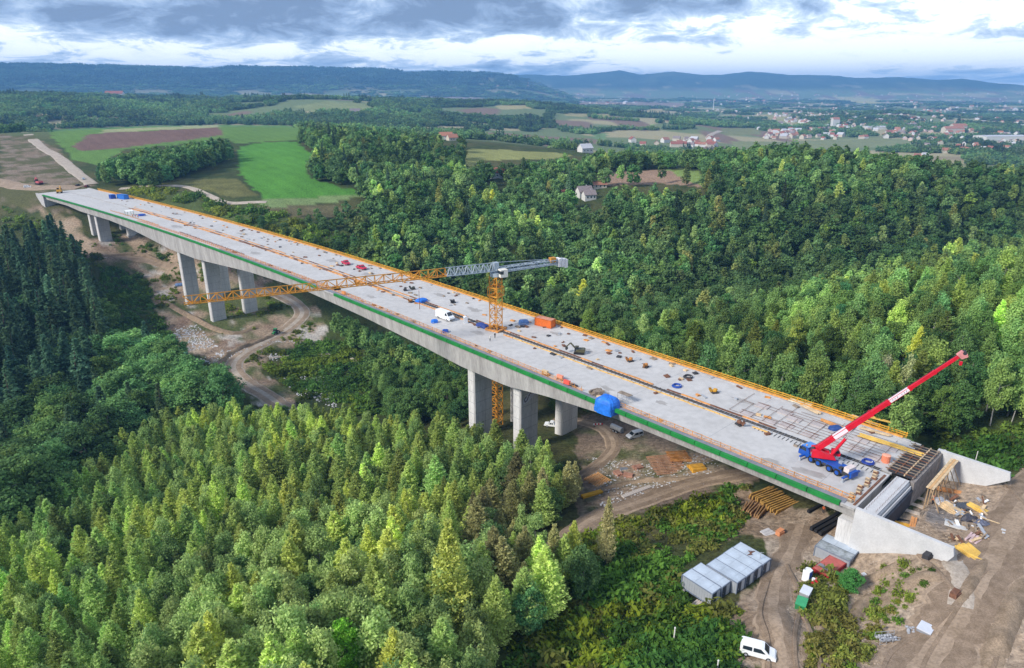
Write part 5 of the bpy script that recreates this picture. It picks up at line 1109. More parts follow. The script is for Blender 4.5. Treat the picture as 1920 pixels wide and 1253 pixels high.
def compactor(label, p, rz, m):
    t = thing('plate_compactor', label, 'compactor', p, rz); part('base', DARK, t, lambda b: b.box(-.8, .8, -.6, .6, 0, .35, DARK)); part('engine', m, t, lambda b: b.blob((0, 0, .75), (.7, .55, .5), m, 2, 8, 5, .12)); part('frame', m, t, lambda b: b.bar((-.8, 0, .4), (-1.5, 0, 1.5), .12, .7, m)); part('handle', DARK, t, lambda b: b.bar((-1.5, -.5, 1.5), (-1.5, .5, 1.5), .1, .1, DARK))
OM = mat('orange_machine', (.48, .20, .05), .6, .3, 2)
compactor('small orange machine on the far deck, left of a pair', dk(1182, 678), .4, OM); compactor('small orange machine on the far deck, right of a pair', dk(1211, 689), .9, OM); compactor('small yellow machine standing on the open far deck', dk(1340, 737), .2, YELLOW); compactor('dark machine lying by the median rails', dk(1386, 797), 2.0, RUST); compactor('dark machine on the median between van and crane mast', dk(850, 568), 1, DARK)
compactor('grey machine under the crane jib on the far deck', dk(760, 545), 2, DARK); compactor('dark rounded machine on the far deck near the warning pole', dk(775, 543), .5, mat('olive_dark', (.08, .09, .07), .7, .3)); compactor('orange brown machine on the far median planks', dk(672, 533), .5, OM); compactor('orange machine on the median planks left of the warning pole', dk(771, 567), 1, OM)
for u, v, m, lab in ((1050, 712, mat('salmon_barrier', (.75, .28, .18), .6, .1), 'upper salmon barrier box at the near guard rail'), (1063, 722, mat('red_barrier', (.70, .10, .07), .6, .1), 'lower red barrier box at the near guard rail'), (1022, 703, PALEW, 'pale crate at the near guard rail left of the barriers'), (645, 553, mat('orange_box', (.62, .25, .08), .6, .2), 'orange crate at the near guard rail below the red pickups')):
    t = thing('barrier_box', lab, 'barrier', dk(u, v), heading(110)+.1); part('panel', m, t, lambda b: b.box(-.9, .9, -.3, .3, .25, 1.3, m))
    for x in (-.7, .7): part('foot', DARK, t, lambda b: b.box(x-.15, x+.15, -.5, .5, 0, .24, DARK))
stack('wood_pile', 'heap of brown scrap wood by the blue tent on the near deck', dk(1118, 738), .4, 7, 2.6, .4, .35, DWOOD, 3, 'wood', .42, .5)
t = thing('scaffold_frame', 'thin grey scaffold frames beside the blue tent', 'scaffold', dk(1171, 752), heading(95))
for x in (-1.6, 0, 1.6):
    for y in (-.7, .7): part('upright', STEEL, t, lambda b: b.bar((x, y, 0), (x, y, 1.9), .09, .09, STEEL))
for z in (.7, 1.8):
    for y in (-.7, .7): part('ledger', STEEL, t, lambda b: b.bar((-1.6, y, z), (1.6, y, z+.02), .08, .08, STEEL))
part('platform', DWOOD, t, lambda b: b.box(-1.7, 1.7, -.75, .75, 1.84, 1.92, DWOOD))
def rpole(name, label, p, h, m, top=None, cat='pole', r=.09):
    t = thing(name, label, cat, p); part('shaft', m, t, lambda b: b.cyl((0, 0, -.5), (0, 0, h), r, r*.8, 8, m)); part('cap', top or m, t, lambda b: b.cyl((0, 0, h), (0, 0, h+r), r*1.15, r*.8, 8, None))
rpole('warning_pole', 'tall thin pole with a red and white top on the deck behind the white van', dk(787, 580), 6.5, RUST, mat('red_white_top', (.65, .2, .2), .5, .3, 8))
POST = mat('white_concrete_post', (.66, .64, .60), .8, .1, 2)
rpole('white_post', 'white concrete post in the scrub left of the front cabin', on(1263, 1206), 2.9, POST, r=.13); rpole('white_post', 'white concrete post at the bottom edge left of the white van', on(1344, 1262), 2.2, POST, r=.13); rpole('white_post', 'white post on the bank behind the far wing wall', on(1827, 872), 3.2, POST, r=.1)
t = thing('site_lamp', 'slender dark pole with a pale lamp head beside the far wing wall', 'lamp', on(1758, 884)); part('pole', DARK, t, lambda b: b.bar((0, 0, -.5), (.5, .2, 4.6), .1, .1, DARK)); part('lamp_head', mat('pale_lamp', (.7, .66, .62), .5, 0), t, lambda b: b.cbox((.52, .2, 4.8), (.55, .35, .4), None))
# gabions, slabs and barriers on the ground
t = thing('gabion_cage', 'wire cage full of grey stones at the lower right', 'gabion', on(1662, 1202), .1)
STO = mat('grey_stones', (.36, .37, .40), .9, .3, 3)
for i in range(26): part('stone', STO, t, lambda b: b.blob((-1.3+(i % 9)*.32, -.45+((i//9) % 3)*.42, .35+rd.uniform(0, .55)), (.24, .22, .2), STO, i, 6, 4, .25))
for x in (-1.5, -.5, .5, 1.5):
    for y in (-.65, .65): part('cage_post', STEEL, t, lambda b: b.bar((x, y, 0), (x, y, 1.15), .06, .06, STEEL))
for z in (.05, .6, 1.15):
    for y in (-.65, .65): part('cage_wire', STEEL, t, lambda b: b.bar((-1.5, y, z), (1.5, y, z), .05, .05, STEEL))
t = thing('stone_heap', 'small heap of pale stones between cage and slab', 'stones', on(1709, 1183)); 
for i in range(18): part('stone', STO, t, lambda b: b.blob((rd.uniform(-.8, .8), rd.uniform(-.6, .6), rd.uniform(.1, .35)), (.25, .22, .2), STO, i, 6, 4, .25))
t = thing('paving_block', 'square grey block with a smooth pale top at the lower right', 'slab', on(1735, 1182), .75); part('base', KERBG, t, lambda b: b.box(-1.05, 1.05, -.9, .9, 0, .45, KERBG)); part('top', mat('smooth_pale_slab', (.58, .60, .66), .6, .06), t, lambda b: b.box(-1.1, 1.1, -.95, .95, .46, .6, None))
t = thing('road_barrier', 'red and white road barrier on the track under the deck', 'barrier', on(1121, 800), .1)
for k in range(6): part('stripe', REDP if k % 2 else WHITE, t, lambda b: b.box(-1.5+k*.5, -1.0+k*.5, -.06, .06, .6, 1.1, None))
for x in (-1.2, 1.2): part('leg', DARK, t, lambda b: b.box(x-.06, x+.06, -.3, .3, 0, .6, DARK))
t = thing('water_tank', 'grey cylindrical tank trailer beside the silver van', 'trailer', on(1156, 810), ang(on(1140, 806), on(1170, 812))); part('tank', STEEL, t, lambda b: b.cyl((-2.0, 0, 1.3), (2.0, 0, 1.3), .8, n=14, m=STEEL), smooth=False); part('frame', DARK, t, lambda b: b.box(-2.1, 2.6, -.5, .5, .5, .68, DARK))
for y in (-.75, .75): wheel(t, -.6, y, .42); wheel(t, .5, y, .42)
for i, (u, v) in enumerate(((1358, 985), (1545, 1078))): 
    pass
for u, v, L, W2, rz, m, lab in ((1440, 1000, 2.6, 2.0, .5, mat('pale_sheet', (.52, .50, .50), .8, .1), 'pale sheet lying behind the cabin row'), (1331, 988, 1.6, .9, .2, STEEL, 'small grey sheet in the scrub behind the cabins'), (1620, 1078, .9, .6, .3, WHITE, 'small white sheet beside the dark green bush'), (1298, 1140, 4.5, 1.0, .75, mat('rubble_boards', (.50, .42, .36), .9, .25), 'pale boards in the mud below the front cabin'), (1330, 1152, 3.0, 1.0, .5, mat('mud_boards', (.46, .38, .32), .9, .25), 'boards at the corner of the front cabin'), (1170, 880, 2.2, 1.0, .1, mat('slate_sheet', (.2, .22, .26), .7, .2), 'slate grey sheet in the depot')):
    t = thing('loose_sheet', lab, 'sheet', on(u, v)+UP, rz)
    for k in range(3): part('board', m, t, lambda b: b.box(-L/2+.05*k, L/2-.1*k, -W2/2+k*W2/3, -W2/2+(k+1)*W2/3-.03, .02*k, .14+.05*k, m))
t = thing('red_junk_heap', 'red machine parts heap beside the portable toilet', 'junk', on(1527, 1098), .4); part('drum', REDP, t, lambda b: b.cyl((-.6, 0, .4), (.5, .1, .45), .4, n=10, m=REDP)); part('frame', PINKR, t, lambda b: b.bar((-1, -.6, .2), (1, .7, .7), .3, .3, PINKR)); part('can', WHITE, t, lambda b: b.cyl((.4, .7, 0), (.4, .7, .8), .28, n=10, m=WHITE))
t = thing('rubble_heap', 'reddish rubble heap below the green skip', 'rubble', on(1513, 1160)); 
for i in range(10): part('lump', mat('reddish_rubble', (.42, .27, .20), .9, .25, 2), t, lambda b: b.blob((rd.uniform(-.9, .9), rd.uniform(-.6, .6), .15), (.35, .3, .25), None, i, 6, 4, .3))
for u, v, m, lab in ((1462, 1003, mat('orange_sheet', (.6, .25, .12), .7, .2), 'orange crate behind the cabin row by the dark wet patch'), (1738, 1048, DARK, 'small dark machine below the near wing wall'), (1790, 1120, RUST, 'rusty brushwood heap on the slope below the near wing wall')):
    t = thing('small_crate', lab, 'crate', on(u, v)+UP, .5); part('box', m, t, lambda b: b.box(-.7, .7, -.5, .5, 0, .8, m)); part('lid', m, t, lambda b: b.bar((-.8, 0, .9), (.8, .2, 1.0), .9, .1, m))
# scattered deck clutter
CL = [PALEW, DWOOD, RUST, DARK, ORANGE, STEEL]; CLN = ['pale timber', 'weathered timber', 'rusty steel', 'dark steel', 'orange timber', 'grey steel']
for i in range(230):
    farside = rd.random() < .78; s_ = rd.uniform(42, 330) if rd.random() < .68 else rd.uniform(300, 540) if farside else rd.uniform(60, 420); o_ = rd.uniform(2.5, 16) if farside else rd.choice((-14.0, -2.6))+rd.uniform(-.5, .5)
    if farside and rd.random() < .3: o_ = rd.uniform(14.6, 16)
    k = rd.choice((0, 1, 1, 2, 2, 3, 4, 5)); b0 = bp(s_, o_)
    spot = 'by the mobile crane' if s_ < 62 else 'before the rebar field' if s_ < 85 else 'beside the blue tent stretch' if s_ < 120 else 'right of the orange container' if s_ < 160 else 'around the crane mast' if s_ < 215 else 'near the red pickups' if s_ < 280 else 'on the distant stretch'
    t = thing('deck_debris', 'small bundle of %s on the %s deck %s' % (CLN[k], 'far' if farside else 'near', spot), 'bundle', b0, heading(s_)+rd.uniform(-.6, .6), 'small bundles lying about the decks')
    L = rd.uniform(.5, 1.9); n = rd.randrange(2, 5)
    for q in range(n): part('piece', CL[k], t, lambda b: b.box(-L/2, L/2, -.3*n/2+q*.3, -.3*n/2+q*.3+.24, 0, rd.uniform(.15, .45), CL[k]))

# loose stones, clods and scree: too many to count
def stones(name, poly, box, sp, size, m, label, seed, dens):
    rg = np.random.default_rng(seed); x = rg.uniform(box[0], box[1], int((box[1]-box[0])*(box[3]-box[2])/sp**2)); y = rg.uniform(box[2], box[3], len(x)); z = terrain(x, y); u, v = proj(x, y, z)
    ok = inpoly(u, v, poly) & (fbm(x, y, 11, 3, seed)+.25*rg.random(len(x)) > dens); x, y, z = x[ok], y[ok], z[ok]; n = len(x)
    B = np.array([(1, 0, 0), (-.5, .87, 0), (-.5, -.87, 0), (.3, .1, .8), (-.35, -.2, .55)]); Fb = np.array([(0, 1, 3), (1, 4, 3), (1, 2, 4), (2, 0, 4), (0, 3, 4)])
    a = rg.uniform(0, 6.28, n); k = size*rg.uniform(.4, 1.3, n)**1.5; c, s = np.cos(a), np.sin(a); V = np.empty((n, 5, 3))
    V[..., 0] = x[:, None]+(B[:, 0]*c[:, None]-B[:, 1]*s[:, None])*k[:, None]; V[..., 1] = y[:, None]+(B[:, 0]*s[:, None]+B[:, 1]*c[:, None])*k[:, None]; V[..., 2] = z[:, None]-.05+B[:, 2]*k[:, None]
    F = (np.arange(n)[:, None, None]*5+Fb).reshape(-1, 3); o = bpy.data.objects.new(name, np_mesh(name, V.reshape(-1, 3), F, [m])); COL.objects.link(o); tag(o, label, 'stones', kind='stuff'); print(name, n)
CLOD = mat('soil_clods', (.34, .27, .21), .95, .3, .3, coord='World'); SCREE = mat('grey_scree', (.44, .44, .45), .9, .3, .4, coord='World')
stones('yard_stones', [(1383,1253),(1440,1090),(1500,950),(1700,960),(1850,902),(1990,935),(1990,1253)], (30, 130, 55, 140), .8, .22, CLOD, 'scattered clods and stones over the bare yard', 5, .0)
stones('scree', [(560,640),(620,650),(600,690),(640,770),(560,745),(520,700),(480,650),(400,690),(330,660),(300,600),(350,590),(420,660),(500,640)], (-200, -60, 180, 330), .9, .5, SCREE, 'grey stone scree beside the winding road and below the left piers', 6, .12)
stones('depot_rubble', [(1100,850),(1200,870),(1320,850),(1400,890),(1200,950),(1100,970)], (20, 90, 110, 190), .8, .3, SCREE, 'rubble between the formwork stacks under the deck', 7, .1)
# ------------------------------------------------------------------ houses
def house_meshes(L, Wd, H, rh, wm, rm):
    w = MB(); w.prism([(-Wd/2, -1), (-Wd/2, H), (0, H+rh*.95), (Wd/2, H), (Wd/2, -1)], -L/2, L/2, wm, 'x')
    r = MB(); th = .25
    for sd in (-1, 1): r.add([(x, y, z) for x in (-L/2-.5, L/2+.5) for y, z in ((0, H+rh+.15), (sd*(Wd/2+.5), H-.45), (sd*(Wd/2+.5), H-.45+th), (0, H+rh+.15+th))], [(0, 1, 2, 3), (7, 6, 5, 4), (0, 4, 5, 1), (1, 5, 6, 2), (2, 6, 7, 3), (3, 7, 4, 0)], rm)
    return w.mesh('wall', wm), r.mesh('roof', rm)
WALLC = [mat('house_wall_white', (.56, .55, .53), .8, .06), mat('house_wall_cream', (.50, .45, .37), .8, .06), mat('house_wall_pink', (.58, .44, .40), .8, .06)]
ROOFC = [mat('roof_tile_red', (.27, .10, .075), .8, .2), mat('roof_tile_orange', (.33, .15, .10), .8, .2), mat('roof_grey_brown', (.22, .18, .18), .8, .2), mat('roof_pale_grey', (.45, .45, .48), .7, .1)]
def house(label, p, rz, L, Wd, H, rh, wm, rm, group=None, windows=True, meshes=None, cat='house', name='house'):
    t = thing(name, label, cat, p, rz, group); a, b = meshes or house_meshes(L, Wd, H, rh, wm, rm)
    o = bpy.data.objects.new('wall', a); COL.objects.link(o); o.parent = t; o = bpy.data.objects.new('roof', b); COL.objects.link(o); o.parent = t
    if windows:
        for sd in (-1, 1):
            for k in range(3): part('window', GLS, t, lambda q: q.box(-L*.32+k*L*.3, -L*.32+k*L*.3+1.1, min(sd*Wd/2, sd*(Wd/2+.04)), max(sd*Wd/2, sd*(Wd/2+.04)), H*.35, H*.35+1.3, GLS))
        part('chimney', CONC, t, lambda q: q.box(L*.15, L*.15+.7, -.35+.6, .35+.6, H+rh*.5, H+rh+1.0, CONC))
for u, v, L, Wd, H, rh, rz, wm, rm, lab in ((931, 333, 13, 9, 4.5, 3.5, .1, WALLC[0], ROOFC[0], 'white house with a dark red roof alone among the valley trees'), (1095, 368, 11, 8, 4, 3.4, .35, WALLC[0], ROOFC[2], 'white house with a wide grey brown roof below the ploughed field'), (1104, 374, 9, 7, 4, 2.6, .3, WALLC[0], ROOFC[2], 'smaller grey roofed annex in front of the wide roofed house'),
        (1122, 352, 11, 8, 3, 2.5, .2, WALLC[1], ROOFC[1], 'low barn with an orange roof behind the wide roofed house'), (1097, 286, 14, 10, 5, 4, .5, WALLC[0], ROOFC[3], 'grey roofed house beside the big dark tree on the ridge'), (836, 262, 16, 10, 5, 4, .2, WALLC[0], ROOFC[1], 'pink roofed house on the crest above the valley wood'), (848, 264, 12, 9, 4, 3.5, .5, WALLC[1], ROOFC[1], 'second cream house on the crest, right of the pink roofed one'),
        (666, 216, 26, 14, 9, 7, .3, WALLC[0], ROOFC[2], 'white farmhouse on the wooded hill left of the striped field'), (1060, 369, 7, 6, 3, 2, .4, WALLC[2], ROOFC[0], 'tiny pink shed hidden in the trees left of the wide roofed house'), (216, 182, 60, 30, 12, 9, .2, WALLC[0], ROOFC[0], 'large red roofed building far off behind the left forest crest')):
    house(lab, gh(u, v), rz, L, Wd, H, rh, wm, rm)
def town():
    rd = random.Random(21); ms = [[house_meshes(L, Wd, H, rh, w, r) for w in WALLC[:2]+[WALLC[0]] for r in ROOFC] for L, Wd, H, rh in ((14, 11, 5, 4.5), (18, 12, 7, 5))]; ms = ms[0]+ms[1]
    AR = [((1440, 1720, 222, 262), 112, 'in the main cluster of the distant town'), ((1285, 1345, 262, 276), 18, 'in the hamlet beside the pale valley road'), ((1180, 1290, 262, 276), 12, 'in the hamlet left of the valley road'), ((1430, 1500, 250, 264), 12, 'at the near left edge of the distant town'), ((1760, 1920, 240, 258), 24, 'on the right side of the distant town'), ((1760, 1860, 268, 288), 14, 'on the low ridge in front of the right town edge'), ((1700, 1740, 292, 306), 5, 'by the pale field right of the dark forest'), ((1330, 1560, 178, 200), 30, 'scattered over the plain behind the town'), ((1700, 1920, 190, 226), 26, 'scattered over the far right of the plain'), ((1040, 1240, 176, 196), 14, 'scattered on the far plain in the middle'), ((900, 1020, 150, 165), 6, 'scattered on the far slope in the middle')]
    for (u0, u1, v0, v1), n, lab in AR:
        for i in range(n):
            u, v = rd.uniform(u0, u1), rd.uniform(v0, v1); p = gh(u, v)
            if p.y > 8500: continue
            k = rd.randrange(len(ms)); k = (k//4)*4+rd.choice((0, 0, 1, 1, 1, 2, 3)); sc = rd.uniform(.7, 1.1)*(1.4 if p.y > 3500 else 1)
            t = thing('house', 'tiny pale house '+lab, 'house', p, rd.uniform(0, 3.1), 'houses '+lab); t.scale = (sc, sc, sc)
            for nm, me in zip(('wall', 'roof'), ms[k]): o = bpy.data.objects.new(nm, me); COL.objects.link(o); o.parent = t
    for u, v, L, Wd, H, lab in ((1875, 262, 120, 50, 10, 'long white flat warehouse at the right edge of the town'), (1640, 243, 70, 35, 9, 'pale flat warehouse in the middle of the town'), (1785, 250, 60, 20, 14, 'long cream block with an orange roof right of the town centre'), (1795, 246, 45, 20, 16, 'second cream block behind the long one'), (1565, 236, 24, 16, 22, 'tall pale church like building in the town centre')):
        house(lab, gh(u, v), .1, L, Wd, H, 2 if 'flat' in lab else 6, WALLC[0] if 'white' in lab or 'pale' in lab else WALLC[1], ROOFC[3] if 'flat' in lab else ROOFC[1], windows=False, cat='building', name='town_building')
    t = thing('radio_mast', 'thin white radio mast on the low hill left of the town', 'mast', gh(1337, 207)); part('lattice', WHITE, t, lambda b: b.cyl((0, 0, 0), (0, 0, 62), 1.8, .7, 4, WHITE)); part('aerial', WHITE, t, lambda b: b.cyl((0, 0, 62), (0, 0, 74), .5, .3, 4, WHITE))
    # the hundreds of further specks of houses on the plain, past the three hundred nearest
    mb = MB(); n = 0
    for (u0, u1, v0, v1), cnt in (((1040, 1920, 174, 200), 150), ((1400, 1920, 198, 236), 190), ((1420, 1760, 215, 262), 90), ((1180, 1420, 200, 215), 20), ((1700, 1920, 255, 290), 40)):
        for i in range(cnt):
            u, v = rd.uniform(u0, u1), rd.uniform(v0, v1); p = hit(u, v)
            if p.y > 9000: continue
            a = rd.uniform(0, 3.1); L, Wd, H, rh = rd.uniform(9, 15), rd.uniform(8, 11), rd.uniform(4, 6), 3.5; c_, s_ = math.cos(a), math.sin(a); z = p.z
            def q(x, y, h): return (p.x+x*c_-y*s_, p.y+x*s_+y*c_, z+h)
            V = [q(x*L/2, y*Wd/2, h) for h in (-2, H) for x, y in ((-1, -1), (1, -1), (1, 1), (-1, 1))]+[q(-L/2, 0, H+rh), q(L/2, 0, H+rh)]
            mb.add(V, [(0, 1, 5, 4), (1, 2, 6, 5), (2, 3, 7, 6), (3, 0, 4, 7), (5, 6, 9), (7, 4, 8)], rd.choice(WALLC)); mb.add([V[4], V[5], V[9], V[8], V[6], V[7]], [(0, 1, 2, 3), (4, 5, 3, 2)], rd.choice(ROOFC)); n += 1
    tag(mb.build('distant_houses'), 'hundreds of tiny pale houses dotted over the distant plain', 'houses', kind='stuff')
town()
# ------------------------------------------------------------------ trees
def leafmat(name, col, var=.35, trans=False):
    m = bpy.data.materials.new(name); m.use_nodes = True; nt = m.node_tree; N = nt.nodes; L = nt.links
    b = N['Principled BSDF']; b.inputs['Roughness'].default_value = .75; b.inputs['Specular IOR Level'].default_value = .12
    at_ = N.new('ShaderNodeAttribute'); at_.attribute_type = 'INSTANCER'; at_.attribute_name = 'tint'
    lf = N.new('ShaderNodeAttribute'); lf.attribute_name = 'leaf'
    r = N.new('ShaderNodeMix'); r.data_type = 'RGBA'; L.new(lf.outputs['Fac'], r.inputs[0])
    r.inputs[6].default_value = (*[c*(1-var) for c in col], 1); r.inputs[7].default_value = (*[c*(1+var) for c in col], 1)
    mx = N.new('ShaderNodeMix'); mx.data_type = 'RGBA'; mx.blend_type = 'MULTIPLY'; mx.inputs[0].default_value = 1
    L.new(r.outputs[2], mx.inputs[6]); L.new(at_.outputs['Color'], mx.inputs[7]); L.new(mx.outputs[2], b.inputs['Base Color'])
    tr = N.new('ShaderNodeBsdfTranslucent'); L.new(mx.outputs[2], tr.inputs[0]); ms = N.new('ShaderNodeMixShader'); ms.inputs[0].default_value = .38
    L.new(b.outputs[0], ms.inputs[1]); L.new(tr.outputs[0], ms.inputs[2]); L.new(ms.outputs[0], N['Material Output'].inputs[0])
    return m
LEAF = {'larch': leafmat('larch_needles', (.56, .64, .20)), 'birch': leafmat('birch_leaves', (.35, .47, .16)), 'spruce': leafmat('spruce_needles', (.135, .22, .12)),
        'broadleaf': leafmat('broadleaf_foliage', (.17, .285, .095)), 'bush': leafmat('bush_foliage', (.16, .25, .06))}
BARK = {'larch': mat('larch_bark', (.16, .13, .11), .9, .25, 3), 'birch': mat('birch_bark', (.55, .53, .50), .8, col2=(.2, .19, .18), scale=3), 'spruce': mat('spruce_bark', (.09, .065, .05), .9, .25, 3),
        'broadleaf': mat('grey_bark', (.20, .18, .16), .9, .25, 3), 'bush': mat('twig_bark', (.12, .09, .07), .9, .2, 3)}
def quads(C, D, Nn, a, b, rng):
    """leaf clumps: centres C, long axis D, facing Nn, half sizes a (along) and b (across)"""
    D = D/np.linalg.norm(D, axis=1, keepdims=True); T = np.cross(D, Nn); T /= np.linalg.norm(T, axis=1, keepdims=True)+1e-9
    a = a[:, None]; b = b[:, None]
    V = np.stack([C-D*a, C+T*b-D*a*.1, C+D*a, C-T*b-D*a*.1], 1).reshape(-1, 3)
    return V
def crown_mesh(name, kind, V, rng, shade=None):
    n = len(V)//4; F = np.arange(4*n).reshape(n, 4)
    me = np_mesh(name, V, F, [LEAF[kind]])
    lf = me.attributes.new('leaf', 'FLOAT', 'FACE'); lf.data.foreach_set('value', rng.random(n).astype(np.float32)); return me
def conifer(rng, H, Rr, nq, base, kind, size, up, droop, power=.85):
    nb = max(14, int(nq**.5*2)); per = nq//nb
    k = np.arange(nb); hh = base+(1-base)*(k+.5)/nb; hh = np.clip(hh+rng.normal(0, .01, nb), 0, .99)
    az = k*2.39996+rng.normal(0, .3, nb); Ln = Rr*np.clip((1-hh)/(1-base), .05, 1)**power*rng.uniform(.72, 1.15, nb)
    Ln = np.where(hh < base+.12, Ln*(.55+.45*(hh-base)/.12), Ln)
    t = rng.uniform(.12, 1.02, (nb, per))**.75
    rad = Ln[:, None]*t
    z = hh[:, None]*H+up*rad-droop*rad*t+rng.normal(0, .14, t.shape)*(.4+Rr*.12)
    lat = rng.normal(0, 1, t.shape)*.26*Ln[:, None]*(1.1-t*.6)
    dx, dy = np.cos(az)[:, None], np.sin(az)[:, None]
    C = np.stack([dx*rad-dy*lat, dy*rad+dx*lat, z], -1).reshape(-1, 3); n = len(C)
    out = np.stack([np.broadcast_to(dx, t.shape), np.broadcast_to(dy, t.shape), np.zeros(t.shape)], -1).reshape(-1, 3)
    D = out+rng.normal(0, .45, (n, 3))+np.array([0, 0, up-droop])*.9
    Nn = out*.45+np.array([0, 0, .9])+rng.normal(0, .4, (n, 3))
    a = size*rng.uniform(.6, 1.35, n); b = a*rng.uniform(.38, .6, n)
    V = quads(C, D, Nn, a, b, rng)
    tip = np.array([[0, 0, H*.97]])+rng.normal(0, .12, (10, 3))*np.array([1, 1, 2.2]); V2 = quads(tip, np.array([[0, 0, 1.]])+rng.normal(0, .3, (10, 3)), rng.normal(0, 1, (10, 3)), np.full(10, size), np.full(10, size*.4), rng)
    return crown_mesh('crown', kind, np.vstack([V, V2]), rng)
def leafy(rng, H, Rr, nq, base, kind, size, nclump, droop=0.0, shape=1.0, crad=.34):
    """crown of separate leaf clumps scattered through an uneven egg"""
    per = nq//nclump; cen = []
    hc = H*(base+1)/2; hz = H*(1-base)/2
    for i in range(nclump):
        u = rng.normal(0, 1, 3); u /= np.linalg.norm(u); rr = rng.uniform(.35, 1)**.5
        w = 1-.45*max(u[2], 0)*shape
        cen.append((u[0]*Rr*rr*w*rng.uniform(.7, 1.1), u[1]*Rr*rr*w*rng.uniform(.7, 1.1), hc+u[2]*hz*rr))
    cen = np.array(cen); cr = Rr*crad*rng.uniform(.6, 1.3, nclump)
    d = rng.normal(0, 1, (nclump, per, 3)); d /= np.linalg.norm(d, axis=2, keepdims=True); rr = rng.uniform(.45, 1.05, (nclump, per, 1))
    off = d*rr*cr[:, None, None]; off[..., 2] *= .75+droop; off[..., 2] -= droop*.4*cr[:, None]
    C = (cen[:, None]+off).reshape(-1, 3); n = len(C)
    mid = np.array([0, 0, hc]); big = (C-mid)/np.array([Rr, Rr, hz]); 
    Nn = d.reshape(-1, 3)*.55+big*.35+np.array([0, 0, .45])+rng.normal(0, .35, (n, 3))
    D = rng.normal(0, 1, (n, 3))+np.array([0, 0, -droop*1.6])
    a = size*rng.uniform(.55, 1.3, n); b = a*rng.uniform(.45, .8, n)
    return crown_mesh('crown', kind, quads(C, D, Nn, a, b, rng), rng)
def trunk_mesh(rng, H, r, kind, limbs=4, base=.3, Rr=2, lean=.0):
    mb = MB(); n = 5; rings = []; px = py = 0
    for i in range(6):
        z = H*.95*i/5; px += rng.normal(0, .012*H)*(i > 0); py += rng.normal(0, .012*H)*(i > 0)
        rr = r*(1-.86*i/5); rings.append([(px+rr*math.cos(k*2*math.pi/n), py+rr*math.sin(k*2*math.pi/n), z-(.8 if i == 0 else 0)) for k in range(n)])
    mb.loft(rings, BARK[kind], caps=False)
    for k in range(limbs):
        a = rng.uniform(0, 6.28); z = H*rng.uniform(base, .75); ln = Rr*rng.uniform(.5, .8)
        mb.cyl((0, 0, z), (math.cos(a)*ln, math.sin(a)*ln, z+ln*rng.uniform(.4, .9)), r*.4, r*.1, 4, BARK[kind], caps=False)
    return mb.mesh('trunk', BARK[kind], True)
RNG = np.random.default_rng(11)
HI = {'larch': [], 'birch': [], 'spruce': [], 'broadleaf': []}; LO = {'larch': [], 'birch': [], 'spruce': [], 'broadleaf': []}
for i in range(4):
    HI['larch'].append((conifer(RNG, 15, 4.0, 6800, .08, 'larch', .25, .55, .08, .72), trunk_mesh(RNG, 15, .2, 'larch', 0)))
    HI['birch'].append((leafy(RNG, 15, 2.7, 4600, .24, 'birch', .23, 48, .55, 1.0, .40), trunk_mesh(RNG, 15, .17, 'birch', 5, .3, 2.4)))
for i in range(3): HI['spruce'].append((conifer(RNG, 24, 4.0, 4200, .06, 'spruce', .46, .05, .32, .9), trunk_mesh(RNG, 24, .3, 'spruce', 0)))
for i in range(5): HI['broadleaf'].append((leafy(RNG, 14, 4.3, 7600, .12, 'broadleaf', .25, 84, 0, .9, .27), trunk_mesh(RNG, 14, .25, 'broadleaf', 5, .25, 4)))
for i in range(3):
    LO['larch'].append(conifer(RNG, 15, 4.0, 1200, .1, 'larch', .6, .5, .1, .62)); LO['birch'].append(leafy(RNG, 15, 2.8, 1000, .2, 'birch', .52, 26, .4, 1.0, .42))
    LO['spruce'].append(conifer(RNG, 24, 4.0, 560, .05, 'spruce', 1.3, .05, .3, .9)); 
for i in range(4): LO['broadleaf'].append(leafy(RNG, 14, 4.4, 1100, .1, 'broadleaf', .66, 34, 0, .9, .36))
# --- where trees grow: outlines on the photo, tested at half tree height
Z_LARCH = [(-90,1000),(40,945),(110,880),(180,850),(270,805),(330,775),(400,768),(455,775),(520,775),(620,785),(700,800),(870,806),(900,830),(960,835),(1000,852),(1050,858),(1085,905),(1108,965),(1095,1090),(1040,1120),(960,1150),(920,1253),(900,1400),(-90,1400)]
Z_BIRCH = [(330,1090),(470,1040),(600,990),(760,1000),(830,1040),(880,1080),(900,1253),(900,1400),(300,1400),(280,1253)]
Z_BROWN = [(890,900),(1090,890),(1110,1000),(1090,1110),(880,1140)]
Z_SPRUCE = [(-90,480),(40,462),(75,450),(120,448),(160,495),(188,560),(200,625),(165,700),(60,775),(-90,800)]
Z_DARK = [(-90,800),(60,775),(165,700),(195,650),(300,645),(370,670),(405,705),(425,745),(400,760),(330,770),(270,800),(180,850),(110,880),(40,945),(-90,1000)]
Z_UNDER = [(612,585),(700,630),(860,690),(890,710),(880,775),(740,778),(705,750),(690,690),(655,640),(615,615)]
Z_UNDER2 = [(900,700),(1180,800),(1180,775),(1000,700)]
Z_BACK = [(640,412),(700,380),(695,360),(596,332),(582,302),(600,276),(562,258),(566,246),(700,252),(868,268),(882,300),(1000,303),(1080,298),(1130,294),(1280,296),(1330,292),(1500,284),(1700,303),(1850,322),(2010,330),(2010,870),(1960,850),(1800,835),(1722,800),(1400,705),(1100,612),(900,550),(740,500),(660,480),(700,450)]
Z_RIGHT = [(1130,660),(1300,605),(1480,572),(1600,512),(1800,470),(2010,436),(2010,870),(1720,815),(1400,715)]
Z_FOLD_SHADE = [(1120,650),(1300,600),(1500,560),(1720,480),(2010,430),(2010,345),(1700,330),(1450,420),(1250,540),(1000,590)]
